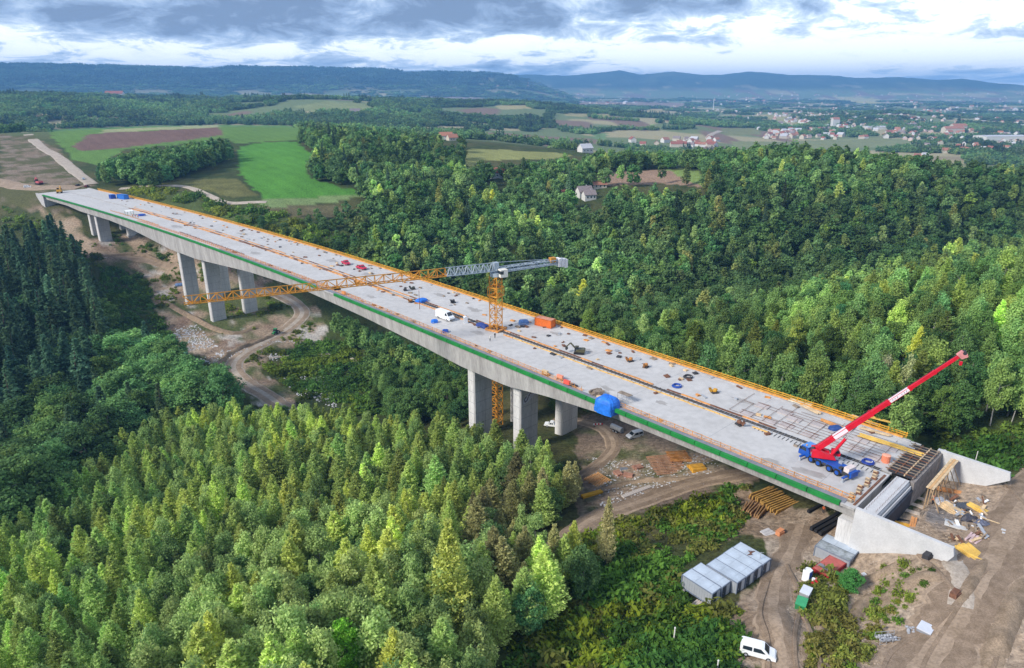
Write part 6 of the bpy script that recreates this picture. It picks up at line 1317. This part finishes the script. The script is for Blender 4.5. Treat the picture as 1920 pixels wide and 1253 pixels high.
Z_CLEAR = [(1745,772),(1850,762),(2010,758),(2010,930),(1745,930)]
Z_CLUMP = [(172,296),(230,282),(330,272),(440,264),(448,300),(440,332),(330,332),(200,332),(175,318)]
Z_TOP = [(440,256),(466,248),(512,245),(516,262),(470,268)]
Z_LEFTF = [(165,455),(240,470),(330,480),(330,470),(260,450)]
def near_road(x, y, marg=1.5):
    k = np.zeros(len(x), bool)
    for P, hw in ROADS:
        for p in P[::2]: k |= (x-p[0])**2+(y-p[1])**2 < (hw+marg+1.2)**2
    return k
def grid(x0, x1, y0, y1, sp, seed):
    rg = np.random.default_rng(seed); X, Y = np.meshgrid(np.arange(x0, x1, sp), np.arange(y0, y1, sp*.87)); X = X+np.where((np.arange(X.shape[0]) % 2)[:, None] > 0, sp/2, 0)
    X = X+rg.uniform(-.36, .36, X.shape)*sp; Y = Y+rg.uniform(-.36, .36, Y.shape)*sp
    return X.ravel(), Y.ravel(), rg
KEEP = [p for p, c in FIELDS[:9]]+[[(905,318),(955,318),(955,340),(905,340)], [(1070,345),(1150,338),(1135,384),(1070,384)], [(1080,272),(1112,272),(1112,290),(1080,290)], [(826,248),(862,248),(862,268),(826,268)], [(605,1170),(705,1170),(715,1260),(600,1260)], [(835,1000),(870,1000),(870,1200),(838,1200)],
        [(300,560),(420,560),(420,690),(340,650),(300,620)], [(420,640),(560,560),(600,590),(560,640),(500,680),(520,750),(470,760),(425,700)], [(225,345),(400,345),(440,372),(560,376),(560,392),(420,390),(340,362),(230,360)]]
TREES = []   # kind, x, y, z, height, tint, zone
def blocked(x, y, z, h):
    s, o = bcoord(x, y); k = (np.abs(o) < 19.5) & (s > 15) & (s < 592)
    clear = -np.interp(s, DEPTH_S, DEPTH_D)-2
    bad = k & (z+h > clear)
    for w in SITE_W.values(): bad |= inpoly(x, y, w)
    for w, c in FIELDS_W: bad |= inpoly(x, y, w)
    return bad | near_road(x, y)
def plant(zone, poly, box, sp, mix, hts, tintf, seed, minus=(), frac=1.0, mid=.5):
    x, y, rg = grid(*box, sp, seed); z = terrain(x, y); n = len(x)
    kinds = rg.choice(len(mix), n, p=[m[1] for m in mix]); names = [m[0] for m in mix]
    h = np.array([rg.uniform(*hts[names[k]]) for k in kinds]) if n else np.zeros(0)
    u, v = proj(x, y, z+h*mid); ok = inpoly(u, v, poly) & (y > 20) & ~blocked(x, y, z, h)
    for m in minus: ok &= ~inpoly(u, v, m)
    if frac < 1: ok &= rg.random(n) < frac
    ut, vt = proj(x, y, z+h*.96); um, vm = proj(x, y, z+h*.7)
    for kp in KEEP: ok &= ~inpoly(ut, vt, kp) & ~inpoly(um, vm, kp)
    for i in np.nonzero(ok)[0]: TREES.append((names[kinds[i]], x[i], y[i], z[i], h[i], tintf(names[kinds[i]], x[i], y[i], u[i], v[i], rg), zone))
def t_front(k, x, y, u, v, rg):
    f = float(fbm(np.array([x]), np.array([y]), 22, 2, 91)[0]); b = 1+.30*rg.normal()*.6+f*.35; warm = rg.normal()*.06+f*.10+.02
    if k == 'larch':
        if inpoly([u], [v], Z_BROWN)[0] and rg.random() < .55: q = rg.uniform(.3, 1); b *= .85; return (b*(.98+.02*q), b*(.88-.05*q), b*(1.0+.2*q))
        lf = max(0, min(1, (500-u)/500)); return (b*(.95+warm-.14*lf), b*(1.02-.03*lf), b*(.9-warm))
    if k == 'birch': return (b*(.96+warm), b, b*.95)
    return (b, b, b)
def t_dark(k, x, y, u, v, rg):
    b = max(.5, 1+.22*rg.normal()); c = rg.normal()*.08; return (b*(.85+c), b*(.95), b*(.9-c))
def t_hollow(k, x, y, u, v, rg):  # tint carries painted light: sunlit side brighter, rest of the hollow darker
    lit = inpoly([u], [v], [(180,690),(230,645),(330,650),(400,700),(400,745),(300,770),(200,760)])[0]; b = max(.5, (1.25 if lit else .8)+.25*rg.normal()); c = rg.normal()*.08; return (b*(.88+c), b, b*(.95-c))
def t_back(k, x, y, u, v, rg):
    f = float(fbm(np.array([x]), np.array([y]), 45, 2, 92)[0]); b = .85*max(.5, 1+.25*rg.normal()+f*.55); q = rg.random()
    if inpoly([u], [v], Z_FOLD_SHADE)[0]: b *= .78  # shade of the valley fold painted into the foliage tint
    if q < .014: return (1.45, 1.3, .8)
    if q < .024: return (1.15, .85, .8)
    if q < .20: return (b*1.35, b*1.35, b*1.4)
    return (b*(.92+.1*rg.normal()), b, b*(.95+.1*rg.normal()))
def t_right(k, x, y, u, v, rg):
    f = float(fbm(np.array([x]), np.array([y]), 38, 3, 93)[0]); b = max(.42, .90+.20*rg.normal()+.55*f); w = rg.normal()*.09; k2 = .95 if k == 'broadleaf' else 1.0; return (b*(.90+w)*k2, b*1.02*k2, b*(.85-w)*k2)
plant('front', Z_LARCH, (-130, 90, 55, 260), 4.6, (('larch', .86), ('birch', .09), ('broadleaf', .05)), {'larch': (8, 15), 'birch': (10, 14), 'broadleaf': (8, 12)}, t_front, 1, minus=(Z_BIRCH,))
plant('birches', Z_BIRCH, (-110, 60, 55, 200), 3.9, (('birch', .72), ('larch', .16), ('broadleaf', .12)), {'larch': (13, 17), 'birch': (10, 16), 'broadleaf': (8, 12)}, t_front, 2)
plant('spruces', Z_SPRUCE, (-330, -130, 180, 440), 7.6, (('spruce', .86), ('broadleaf', .14)), {'spruce': (22, 34), 'broadleaf': (16, 22)}, t_dark, 3)
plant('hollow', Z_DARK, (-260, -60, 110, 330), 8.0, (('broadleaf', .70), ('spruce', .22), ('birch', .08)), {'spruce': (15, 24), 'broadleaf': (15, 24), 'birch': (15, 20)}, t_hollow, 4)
plant('under', Z_UNDER, (-130, 20, 170, 330), 5.2, (('broadleaf', .85), ('birch', .15)), {'broadleaf': (7, 14), 'birch': (10, 15)}, t_dark, 5)
plant('under', Z_UNDER2, (0, 60, 160, 220), 5.5, (('broadleaf', .8), ('birch', .2)), {'broadleaf': (6, 10), 'birch': (7, 10)}, t_dark, 15)
plant('slope', Z_RIGHT, (30, 480, 100, 640), 6.3, (('broadleaf', .40), ('birch', .46), ('larch', .14)), {'broadleaf': (11, 17), 'birch': (13, 19), 'larch': (12, 18)}, t_right, 6, minus=(Z_CLEAR,))
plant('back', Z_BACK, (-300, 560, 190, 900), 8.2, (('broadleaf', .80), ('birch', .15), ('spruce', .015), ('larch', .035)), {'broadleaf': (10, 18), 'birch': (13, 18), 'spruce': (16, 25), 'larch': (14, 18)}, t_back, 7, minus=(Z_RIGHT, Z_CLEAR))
plant('clump', Z_CLUMP, (-470, -260, 480, 900), 7.5, (('broadleaf', .8), ('birch', .2)), {'broadleaf': (13, 22), 'birch': (14, 20)}, t_dark, 8)
plant('crest', Z_TOP, (-520, -300, 700, 1100), 12, (('broadleaf', 1.0),), {'broadleaf': (14, 20)}, t_dark, 9)
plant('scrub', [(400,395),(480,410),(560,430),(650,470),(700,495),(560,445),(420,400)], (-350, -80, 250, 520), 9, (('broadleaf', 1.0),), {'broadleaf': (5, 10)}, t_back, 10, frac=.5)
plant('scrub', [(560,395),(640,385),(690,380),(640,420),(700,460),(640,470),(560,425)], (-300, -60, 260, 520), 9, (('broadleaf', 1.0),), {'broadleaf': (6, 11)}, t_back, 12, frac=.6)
print('trees', len(TREES), {k: sum(t[0] == k for t in TREES) for k in HI}, {z: sum(t[6] == z for t in TREES) for z in set(t[6] for t in TREES)})
ZLAB = {'front': 'in the dense plantation in front of the viaduct', 'birches': 'in the loose birch stand at the lower edge', 'spruces': 'on the dark spruce knoll left of the piers', 'hollow': 'in the dark hollow left of the dirt road',
        'under': 'in the shaded wood under the viaduct deck', 'slope': 'on the light green slope behind the red crane boom', 'back': 'in the valley wood behind the viaduct', 'clump': 'in the clump below the brown field', 'crest': 'on the field crest above the bright green meadow', 'scrub': 'in the rough grass just behind the far deck edge'}
KLAB = {'larch': 'young feathery larch', 'birch': 'slender olive green birch', 'spruce': 'tall dark green spruce', 'broadleaf': 'round leafy green tree'}
CATN = {'larch': 'larch', 'birch': 'birch', 'spruce': 'spruce', 'broadleaf': 'tree'}
def make_tree(kind, x, y, z, h, tint, label, group, rz, var=0, wid=1.0, name=None):
    cm, tm = HI[kind][var % len(HI[kind])]; H0 = {'larch': 15, 'birch': 15, 'spruce': 24, 'broadleaf': 14}[kind]; k = h/H0
    t = thing(name or (kind+'_tree'), label, CATN[kind], (x, y, z-.15), rz, group)
    t.scale = (k*wid, k*wid, k)
    c = bpy.data.objects.new('crown', cm); COL.objects.link(c); c.parent = t; c['tint'] = tint
    s = bpy.data.objects.new('trunk', tm); COL.objects.link(s); s.parent = t
    return t
def gn_scatter(name, pts, protos, label, cat):
    """one stuff object: points that carry tint, scale, turn and the choice of tree"""
    P = np.array([p[:3] for p in pts], np.float32); me = bpy.data.meshes.new(name); me.vertices.add(len(P)); me.vertices.foreach_set('co', P.ravel())
    def attr(nm, ty, key, arr): a = me.attributes.new(nm, ty, 'POINT'); a.data.foreach_set(key, np.asarray(arr, np.float32 if ty != 'INT' else np.int32).ravel())
    attr('tint', 'FLOAT_VECTOR', 'vector', [p[3] for p in pts]); attr('size', 'FLOAT_VECTOR', 'vector', [p[4] for p in pts]); attr('turn', 'FLOAT', 'value', [p[5] for p in pts]); attr('pick', 'INT', 'value', [p[6] for p in pts])
    o = bpy.data.objects.new(name, me); COL.objects.link(o); tag(o, label, cat, kind='stuff')
    pc = bpy.data.collections.new(name+'_kinds')
    for i, m in enumerate(protos): q = bpy.data.objects.new('%s_kind_%02d' % (name, i), m); pc.objects.link(q)
    g = bpy.data.node_groups.new(name, 'GeometryNodeTree'); g.interface.new_socket('Geometry', in_out='INPUT', socket_type='NodeSocketGeometry'); g.interface.new_socket('Geometry', in_out='OUTPUT', socket_type='NodeSocketGeometry')
    N = g.nodes; L = g.links; gi = N.new('NodeGroupInput'); go = N.new('NodeGroupOutput')
    ip = N.new('GeometryNodeInstanceOnPoints'); ci = N.new('GeometryNodeCollectionInfo'); ci.inputs['Collection'].default_value = pc; ci.inputs['Separate Children'].default_value = True
    ip.inputs['Pick Instance'].default_value = True
    def na(nm, ty): n = N.new('GeometryNodeInputNamedAttribute'); n.data_type = ty; n.inputs['Name'].default_value = nm; return [s for s in n.outputs if s.enabled and s.name == 'Attribute'][0]
    L.new(gi.outputs[0], ip.inputs['Points']); L.new(ci.outputs[0], ip.inputs['Instance']); L.new(na('pick', 'INT'), ip.inputs['Instance Index']); L.new(na('size', 'FLOAT_VECTOR'), ip.inputs['Scale'])
    cx = N.new('ShaderNodeCombineXYZ'); L.new(na('turn', 'FLOAT'), cx.inputs[2]); e2 = N.new('FunctionNodeEulerToRotation'); L.new(cx.outputs[0], e2.inputs[0]); L.new(e2.outputs[0], ip.inputs['Rotation'])
    L.new(ip.outputs[0], go.inputs[0]); md_ = o.modifiers.new('scatter', 'NODES'); md_.node_group = g
    return o
def describe(kind, t):
    u, v = [float(q) for q in proj(t[1], t[2], t[3]+t[4]*.6)]; tint = t[5]; b = sum(tint)/3; z = t[6]
    if kind == 'larch' and tint[0] > tint[1]*1.13: look = 'tan tinged faded larch'
    elif kind == 'larch': look = 'pale yellow green larch' if b > 1.18 else 'dark green larch' if b < .82 else 'fresh green larch'
    elif kind == 'birch': look = 'pale olive birch' if b > 1.18 else 'dull olive birch' if b < .85 else 'olive green birch'
    elif kind == 'spruce': look = 'tall dark spruce' if t[4] > 25 else 'dark green spruce'
    else: look = 'yellow leaved tree' if tint[0] > tint[1]*1.15 else 'light green leafy tree' if b > 1.3 else 'dark green leafy tree' if b < .85 else 'round green leafy tree'
    where = ZLAB[z]
    if z == 'front': where = ('at the left edge of the front plantation by the dark hollow' if u < 170 else 'on the right flank of the front plantation' if u > 880 else 'at the upper edge of the front plantation below the dirt road' if v < 840 else 'in the upper half of the front plantation' if v < 960 else 'in the lower left of the front plantation' if u < 420 else 'in the middle of the front plantation')
    if z == 'birches': where = 'in the birch stand at the lower edge'+(', left part' if u < 480 else ', right part' if u > 720 else ', middle part')
    if z == 'slope': where = 'on the slope behind the red crane boom' if 1560 < u < 1830 else 'on the slope right of the crane boom' if u >= 1830 else 'on the slope behind the far deck edge'
    if z == 'spruces': where = 'at the top of the dark spruce knoll' if v < 540 else 'in the lower part of the dark spruce knoll'
    return look+' '+where
def grow():
    rd = random.Random(3)
    for kind in HI:
        T = [t for t in TREES if t[0] == kind]
        def vis(t):
            u, v = proj(t[1], t[2], t[3]+t[4]*.8)
            return t[4]/math.hypot(t[1], t[2], CAMH-t[3]) if -20 < u < 1940 and v < 1290 else -1
        T.sort(key=vis, reverse=True); k = 296 if kind != 'birch' else 240
        for i, t in enumerate(T[:k]):
            if vis(t) < 0: k = i; break
            lab = describe(kind, t); make_tree(kind, t[1], t[2], t[3], t[4], t[5], lab, lab.replace('larch ', 'larches ').replace('birch ', 'birches ').replace('spruce ', 'spruces ').replace('tree ', 'trees '), rd.uniform(0, 6.28), rd.randrange(9), rd.uniform(.82, 1.18)*(1.35 if t[6] in ('spruces', 'hollow') else 1))
        rest = T[k:]
        if not rest: continue
        hi = [c for c, _ in HI[kind]]; protos = hi+LO[kind]; H0 = {'larch': 15, 'birch': 15, 'spruce': 24, 'broadleaf': 14}[kind]; pts = []
        for t in rest:
            q = t[4]/H0; w = q*rd.uniform(.85, 1.22)*(1.25 if t[6] in ('spruces', 'hollow') else 1); d = math.hypot(t[1], t[2])
            pts.append((t[1], t[2], t[3], t[5], (w, w, q), rd.uniform(0, 6.28), rd.randrange(len(hi)) if d < 270 else len(hi)+rd.randrange(len(LO[kind]))))
        gn_scatter({'larch': 'larch_plantation', 'birch': 'birch_wood', 'spruce': 'spruce_wood', 'broadleaf': 'broadleaf_wood'}[kind], pts, protos, {'larch': 'further light green larches of the plantation and slopes', 'birch': 'further olive birches scattered through the woods', 'spruce': 'further dark spruces scattered through the woods', 'broadleaf': 'mass of further broadleaf trees covering the valley sides'}[kind], 'forest')
grow()
# --- far woods beyond the valley, one mass of tree clumps
def clump_mesh(rng, conif):
    Vs = []
    for i in range(7):
        cx, cy = rng.uniform(-9, 9, 2); n = 60; H = rng.uniform(9, 16); Rr = rng.uniform(3, 5)
        d = rng.normal(0, 1, (n, 3)); d /= np.linalg.norm(d, axis=1, keepdims=True)
        if conif: zz = rng.random(n)**1.3; C = np.c_[cx+d[:, 0]*Rr*.8*(1-zz), cy+d[:, 1]*Rr*.8*(1-zz), 2+zz*H*1.3]
        else: C = np.array([cx, cy, H*.55])+d*np.array([Rr, Rr, H*.45])*rng.uniform(.7, 1.05, (n, 1))
        Nn = d*.7+np.array([0, 0, .6])+rng.normal(0, .3, (n, 3)); a = rng.uniform(1.0, 2.0, n)
        Vs.append(quads(C, rng.normal(0, 1, (n, 3)), Nn, a, a*.75, rng))
    return crown_mesh('clump', 'spruce' if conif else 'broadleaf', np.vstack(Vs), rng)
def far_woods():
    rg = np.random.default_rng(77); pts = []
    protos = [clump_mesh(rg, False) for _ in range(4)]+[clump_mesh(rg, True) for _ in range(2)]
    r = 640.0
    while r < 7400:
        sp = max(15, r/115); na_ = int(2*R(40)*r/sp); a = np.linspace(-R(40), R(40), na_)+rg.normal(0, .3, na_)*sp/r; rr = r+rg.normal(0, .3, na_)*sp
        x = rr*np.sin(a); y = rr*np.cos(a); z = terrain(x, y); u, v = proj(x, y, z+6)
        vis = (u > -80) & (u < 2000)
        m = fbm(x, y, 330, 4, 51)+.25*fbm(x, y, 60, 2, 52)
        thr = np.where(u < 900, -.16, .10)+np.where((u > 1300) & (v > 190) & (v < 275), .16, 0)+np.where((z > 60) & (r > 4800), -.3, 0)
        ok = vis & (m > thr)
        hd = vis & (np.abs(vnoise(x/190, y/260, 61)) < .05)  # hedgerows between the fields
        ok |= hd & (r > 900)
        if r < 1150:
            s, o = bcoord(x, y); ok &= ~((v > 232) & (u < 1010)) & ~((u < 620) & (v > 215)) & ~(u < 60)
            ok &= ~inpoly(u, v, [(1690,300),(2010,312),(2010,335),(1760,326)])
            for t in (Z_BACK,): ok &= ~(inpoly(u, v, t) & (rr < 800))
        for w, c in FIELDS_W: ok &= ~inpoly(x, y, w)
        ok &= ~near_road(x, y, 6)
        f = fbm(x, y, 160, 3, 55)
        for i in np.nonzero(ok)[0]:
            k = sp/15*rg.uniform(.85, 1.2); kz = min(k, 1.0)*rg.uniform(.65, 1.05); b = .85*max(.45, 1+f[i]*.9+.15*rg.normal())
            con = (z[i] > 90 and r > 4800) or rg.random() < .03
            pts.append((x[i], y[i], z[i]-.6, (b*(1+.1*rg.normal()), b, b), (k, k, kz), rg.uniform(0, 6.28), 4+rg.integers(2) if con else rg.integers(4)))
        r += sp*.9
    print('far clumps', len(pts))
    gn_scatter('distant_woods', pts, protos, 'far wooded hills and hedges fading blue towards the skyline', 'forest')
far_woods()
# --- scrub and tall weeds on rough ground
def bush_mesh(rng, Rr, H, n, size):
    d = rng.normal(0, 1, (n, 3)); d[:, 2] = np.abs(d[:, 2]); d /= np.linalg.norm(d, axis=1, keepdims=True)
    C = d*np.array([Rr, Rr, H])*rng.uniform(.35, 1.05, (n, 1)); C[:, :2] += rng.normal(0, Rr*.15, (n, 2))
    return crown_mesh('bush', 'bush', quads(C, rng.normal(0, 1, (n, 3))+np.array([0, 0, .4]), d*.6+np.array([0, 0, .6])+rng.normal(0, .4, (n, 3)), size*rng.uniform(.6, 1.3, n), size*rng.uniform(.3, .7, n), rng), rng)
BUSH = [bush_mesh(RNG, 1.1, 1.3, 150, .28) for _ in range(3)]+[bush_mesh(RNG, .7, .9, 70, .2) for _ in range(2)]
def scrub(name, poly, box, sp, sc, cols, label, seed, dens=.0, cat='scrub', keep_site=False):
    x, y, rg = grid(*box, sp, seed); z = terrain(x, y); u, v = proj(x, y, z+.5)
    ok = inpoly(u, v, poly) & (fbm(x, y, 12, 3, seed)+.3*rg.random(len(x)) > dens) & ~near_road(x, y, -.8)
    if not keep_site:
        for w in SITE_W.values(): ok &= ~inpoly(x, y, w)
    for w, c in FIELDS_W: ok &= ~inpoly(x, y, w)
    s, o = bcoord(x, y); ok &= ~((np.abs(o) < 19) & (z > -5.5) & (s > 10) & (s < 590))
    f = fbm(x, y, 10, 2, seed+5); f2 = fbm(x, y, 25, 2, seed+6); pts = []
    for i in np.nonzero(ok)[0]:
        c = np.array(cols[min(len(cols)-1, int((f2[i]*.9+.5+rg.normal()*.12)*len(cols))) if f2[i]*.9+.5 > 0 else 0]); b = max(.5, 1+f[i]*.6+.15*rg.normal())
        k = sc*(.45+1.5*rg.random()**2.2); pts.append((x[i], y[i], z[i]-.1, tuple(c*b), (k, k, k*rg.uniform(.6, 1.2)), rg.uniform(0, 6.28), rg.integers(len(BUSH))))
    print(name, len(pts)); return gn_scatter(name, pts, BUSH, label, cat)
scrub('bramble_scrub', [(900,1400),(920,1200),(1000,1120),(1060,1060),(1105,990),(1200,972),(1260,940),(1330,905),(1400,905),(1420,925),(1390,985),(1300,1045),(1275,1090),(1280,1125),(1330,1150),(1390,1140),(1380,1400)], (0, 80, 50, 150), 1.15, 1.15, [(.36,.58,.5),(.5,.7,.45),(.8,.85,.45),(1.3,1.05,.4),(1.1,.75,.7),(.6,.8,.5)], 'thick bramble and nettle scrub between the larches and the site cabins', 31, -.22)
scrub('site_weeds', [(1515,1060),(1620,1055),(1700,1060),(1690,1120),(1640,1200),(1620,1253),(1600,1400),(1530,1400),(1520,1253),(1500,1110)], (40, 90, 40, 110), .95, .8, [(.6,.8,.45),(1.35,.85,.8),(1.5,1.05,.5),(1.0,1.0,.5),(1.3,.78,.8),(1.5,1.1,.9)], 'dry weeds and low bushes beside the yard track', 32, -.08, 'weeds', True)
scrub('yard_grass', [(1640,1060),(1760,1050),(1800,1110),(1700,1180),(1640,1130)], (50, 100, 60, 115), 1.1, .5, [(.7,.85,.5),(1.2,1.0,.6),(1.2,.8,.7)], 'thin grass tufts on the bank below the near wing wall', 39, .1, 'grass', True)
scrub('bank_scrub', [(1730,800),(1860,800),(2010,800),(2010,940),(1895,905),(1760,850)], (80, 200, 80, 200), 1.5, 1.3, [(.45,.65,.5),(.7,.7,.5),(1.0,.85,.55),(.5,.75,.5)], 'rough scrub on the bank behind the far wing wall', 33, -.2)
scrub('valley_scrub', [(560,605),(640,620),(700,690),(740,775),(640,780),(560,740),(500,690),(560,650)], (-160, -20, 170, 320), 2.2, 1.5, [(.6,.85,.8),(.75,.9,.7),(1.1,1.0,.6)], 'green scrub on the valley floor beside the winding dirt road', 34, -.15)
scrub('meadow_scrub', [(230,352),(345,352),(430,385),(560,408),(640,440),(720,490),(800,515),(700,505),(560,452),(400,400),(240,362)], (-420, -60, 220, 560), 3.4, 2.0, [(.7,.9,.7),(1.0,1.0,.7),(1.5,1.15,.7)], 'tufted rough grass and bushes along the far side of the deck', 35, -.05)
scrub('slope_scrub', [(190,500),(260,500),(310,530),(290,590),(330,640),(300,650),(200,690),(170,600)], (-330, -110, 200, 420), 3, 1.6, [(.6,.8,.8),(.8,.9,.7)], 'low dark green growth on the slope beside the spruces', 36, -.2)
scrub('earthwork_weeds', [(120,450),(250,435),(350,455),(440,510),(540,560),(600,610),(560,640),(500,690),(430,690),(330,640),(280,560),(150,480)], (-340, -70, 180, 520), 2.6, 1.1, [(.6,.8,.6),(.9,.9,.5),(1.2,1.0,.5)], 'weeds on the earthworks around the left pier group', 38, .32, 'weeds', True)
scrub('cutting_weeds', [(0,370),(60,400),(140,470),(60,450),(0,440)], (-480, -230, 260, 560), 4, 1.8, [(.6,.8,.7),(1.0,.95,.7)], 'patchy green weeds on the left cutting slope', 37, .05)
# --- trees that stand out
def lone(kind, u, v, h, tint, label, name=None, var=0, wid=1.0, lean=(0, 0)):
    p = hit(u, v); t = make_tree(kind, p.x, p.y, p.z, h, tint, label, None, u*.7, var, wid, name); t.rotation_euler = (lean[0], lean[1], u*.7); return t
lone('broadleaf', 655, 1290, 12, (1.7, 2.1, .7), 'bright yellow green bushy tree at the lower edge among olive birches', 'broadleaf_tree', 2)
lone('broadleaf', 990, 1195, 10.5, (.95, 1.25, 1.35), 'rounded blue green tree at the foot of the brown larches', 'broadleaf_tree', 1, .9)
lone('larch', 848, 1205, 23, (1.05, 1.0, .8), 'tall larch with a long bare pale trunk at the plantation corner', 'larch_tree', 1, .75)
lone('larch', 1135, 1062, 15, (1.0, .80, 1.2), 'thin half bare larch standing alone right of the plantation', 'larch_tree', 2, .55)
lone('broadleaf', 332, 231, 15, (.7, .8, .8), 'single dark tree on the crest behind the brown field', 'broadleaf_tree', 3)
lone('broadleaf', 1098, 283, 20, (.55, .5, .6), 'big dark tree beside the grey roofed house on the ridge', 'broadleaf_tree', 0)
lone('broadleaf', 690, 482, 11, (1.9, 1.6, .7), 'yellow green tree just behind the far deck edge', 'broadleaf_tree', 4, .8)
lone('broadleaf', 492, 430, 9, (.6, .75, .8), 'dark round bush alone behind the far deck edge', 'broadleaf_tree', 1)
lone('broadleaf', 1590, 1108, 4.6, (.6, 1.1, .8), 'dark green bush in front of the red roofed container', 'bush', 2, 1.5)
lone('birch', 1680, 800, 19, (1.3, 1.05, 1.4), 'tall pale thin leaved tree behind the crane boom', 'birch_tree', 1, .6)
lone('birch', 1640, 790, 18, (1.2, .9, 1.5), 'greyish half bare tree left of the crane boom', 'birch_tree', 2, .6)
# ------------------------------------------------------------------ haze in the air
def haze():
    zs = [o for o in bpy.data.objects if o.type == 'MESH' and o.name == 'ground'][0]
    co = np.empty(len(zs.data.vertices)*3, np.float32); zs.data.vertices.foreach_get('co', co); z = co.reshape(-1, 3)[:, 2]
    top = max(float(z.max())+22, CAMH+12); bot = float(z.min())-1
    mb = MB(); mb.box(-14150, 14150, -14150, 14150, bot, top)
    m = bpy.data.materials.new('air_haze'); m.use_nodes = True; N = m.node_tree.nodes; N.clear()
    o = N.new('ShaderNodeOutputMaterial'); v = N.new('ShaderNodeVolumePrincipled')
    v.inputs['Color'].default_value = (*HAZE_COL, 1); v.inputs['Density'].default_value = HAZE_D; v.inputs['Anisotropy'].default_value = 0.0
    m.node_tree.links.new(v.outputs[0], o.inputs['Volume'])
    h = mb.build('haze', m); tag(h, kind='stuff', label='thin bluish haze over the whole valley', cat='haze')
    print('haze', bot, top)
HAZE_COL = (.22, .53, 1.0); HAZE_D = 1.1e-4
haze()
print('objects', len(bpy.data.objects), 'tris', sum(len(m.loops)-2*len(m.polygons) for m in bpy.data.meshes))
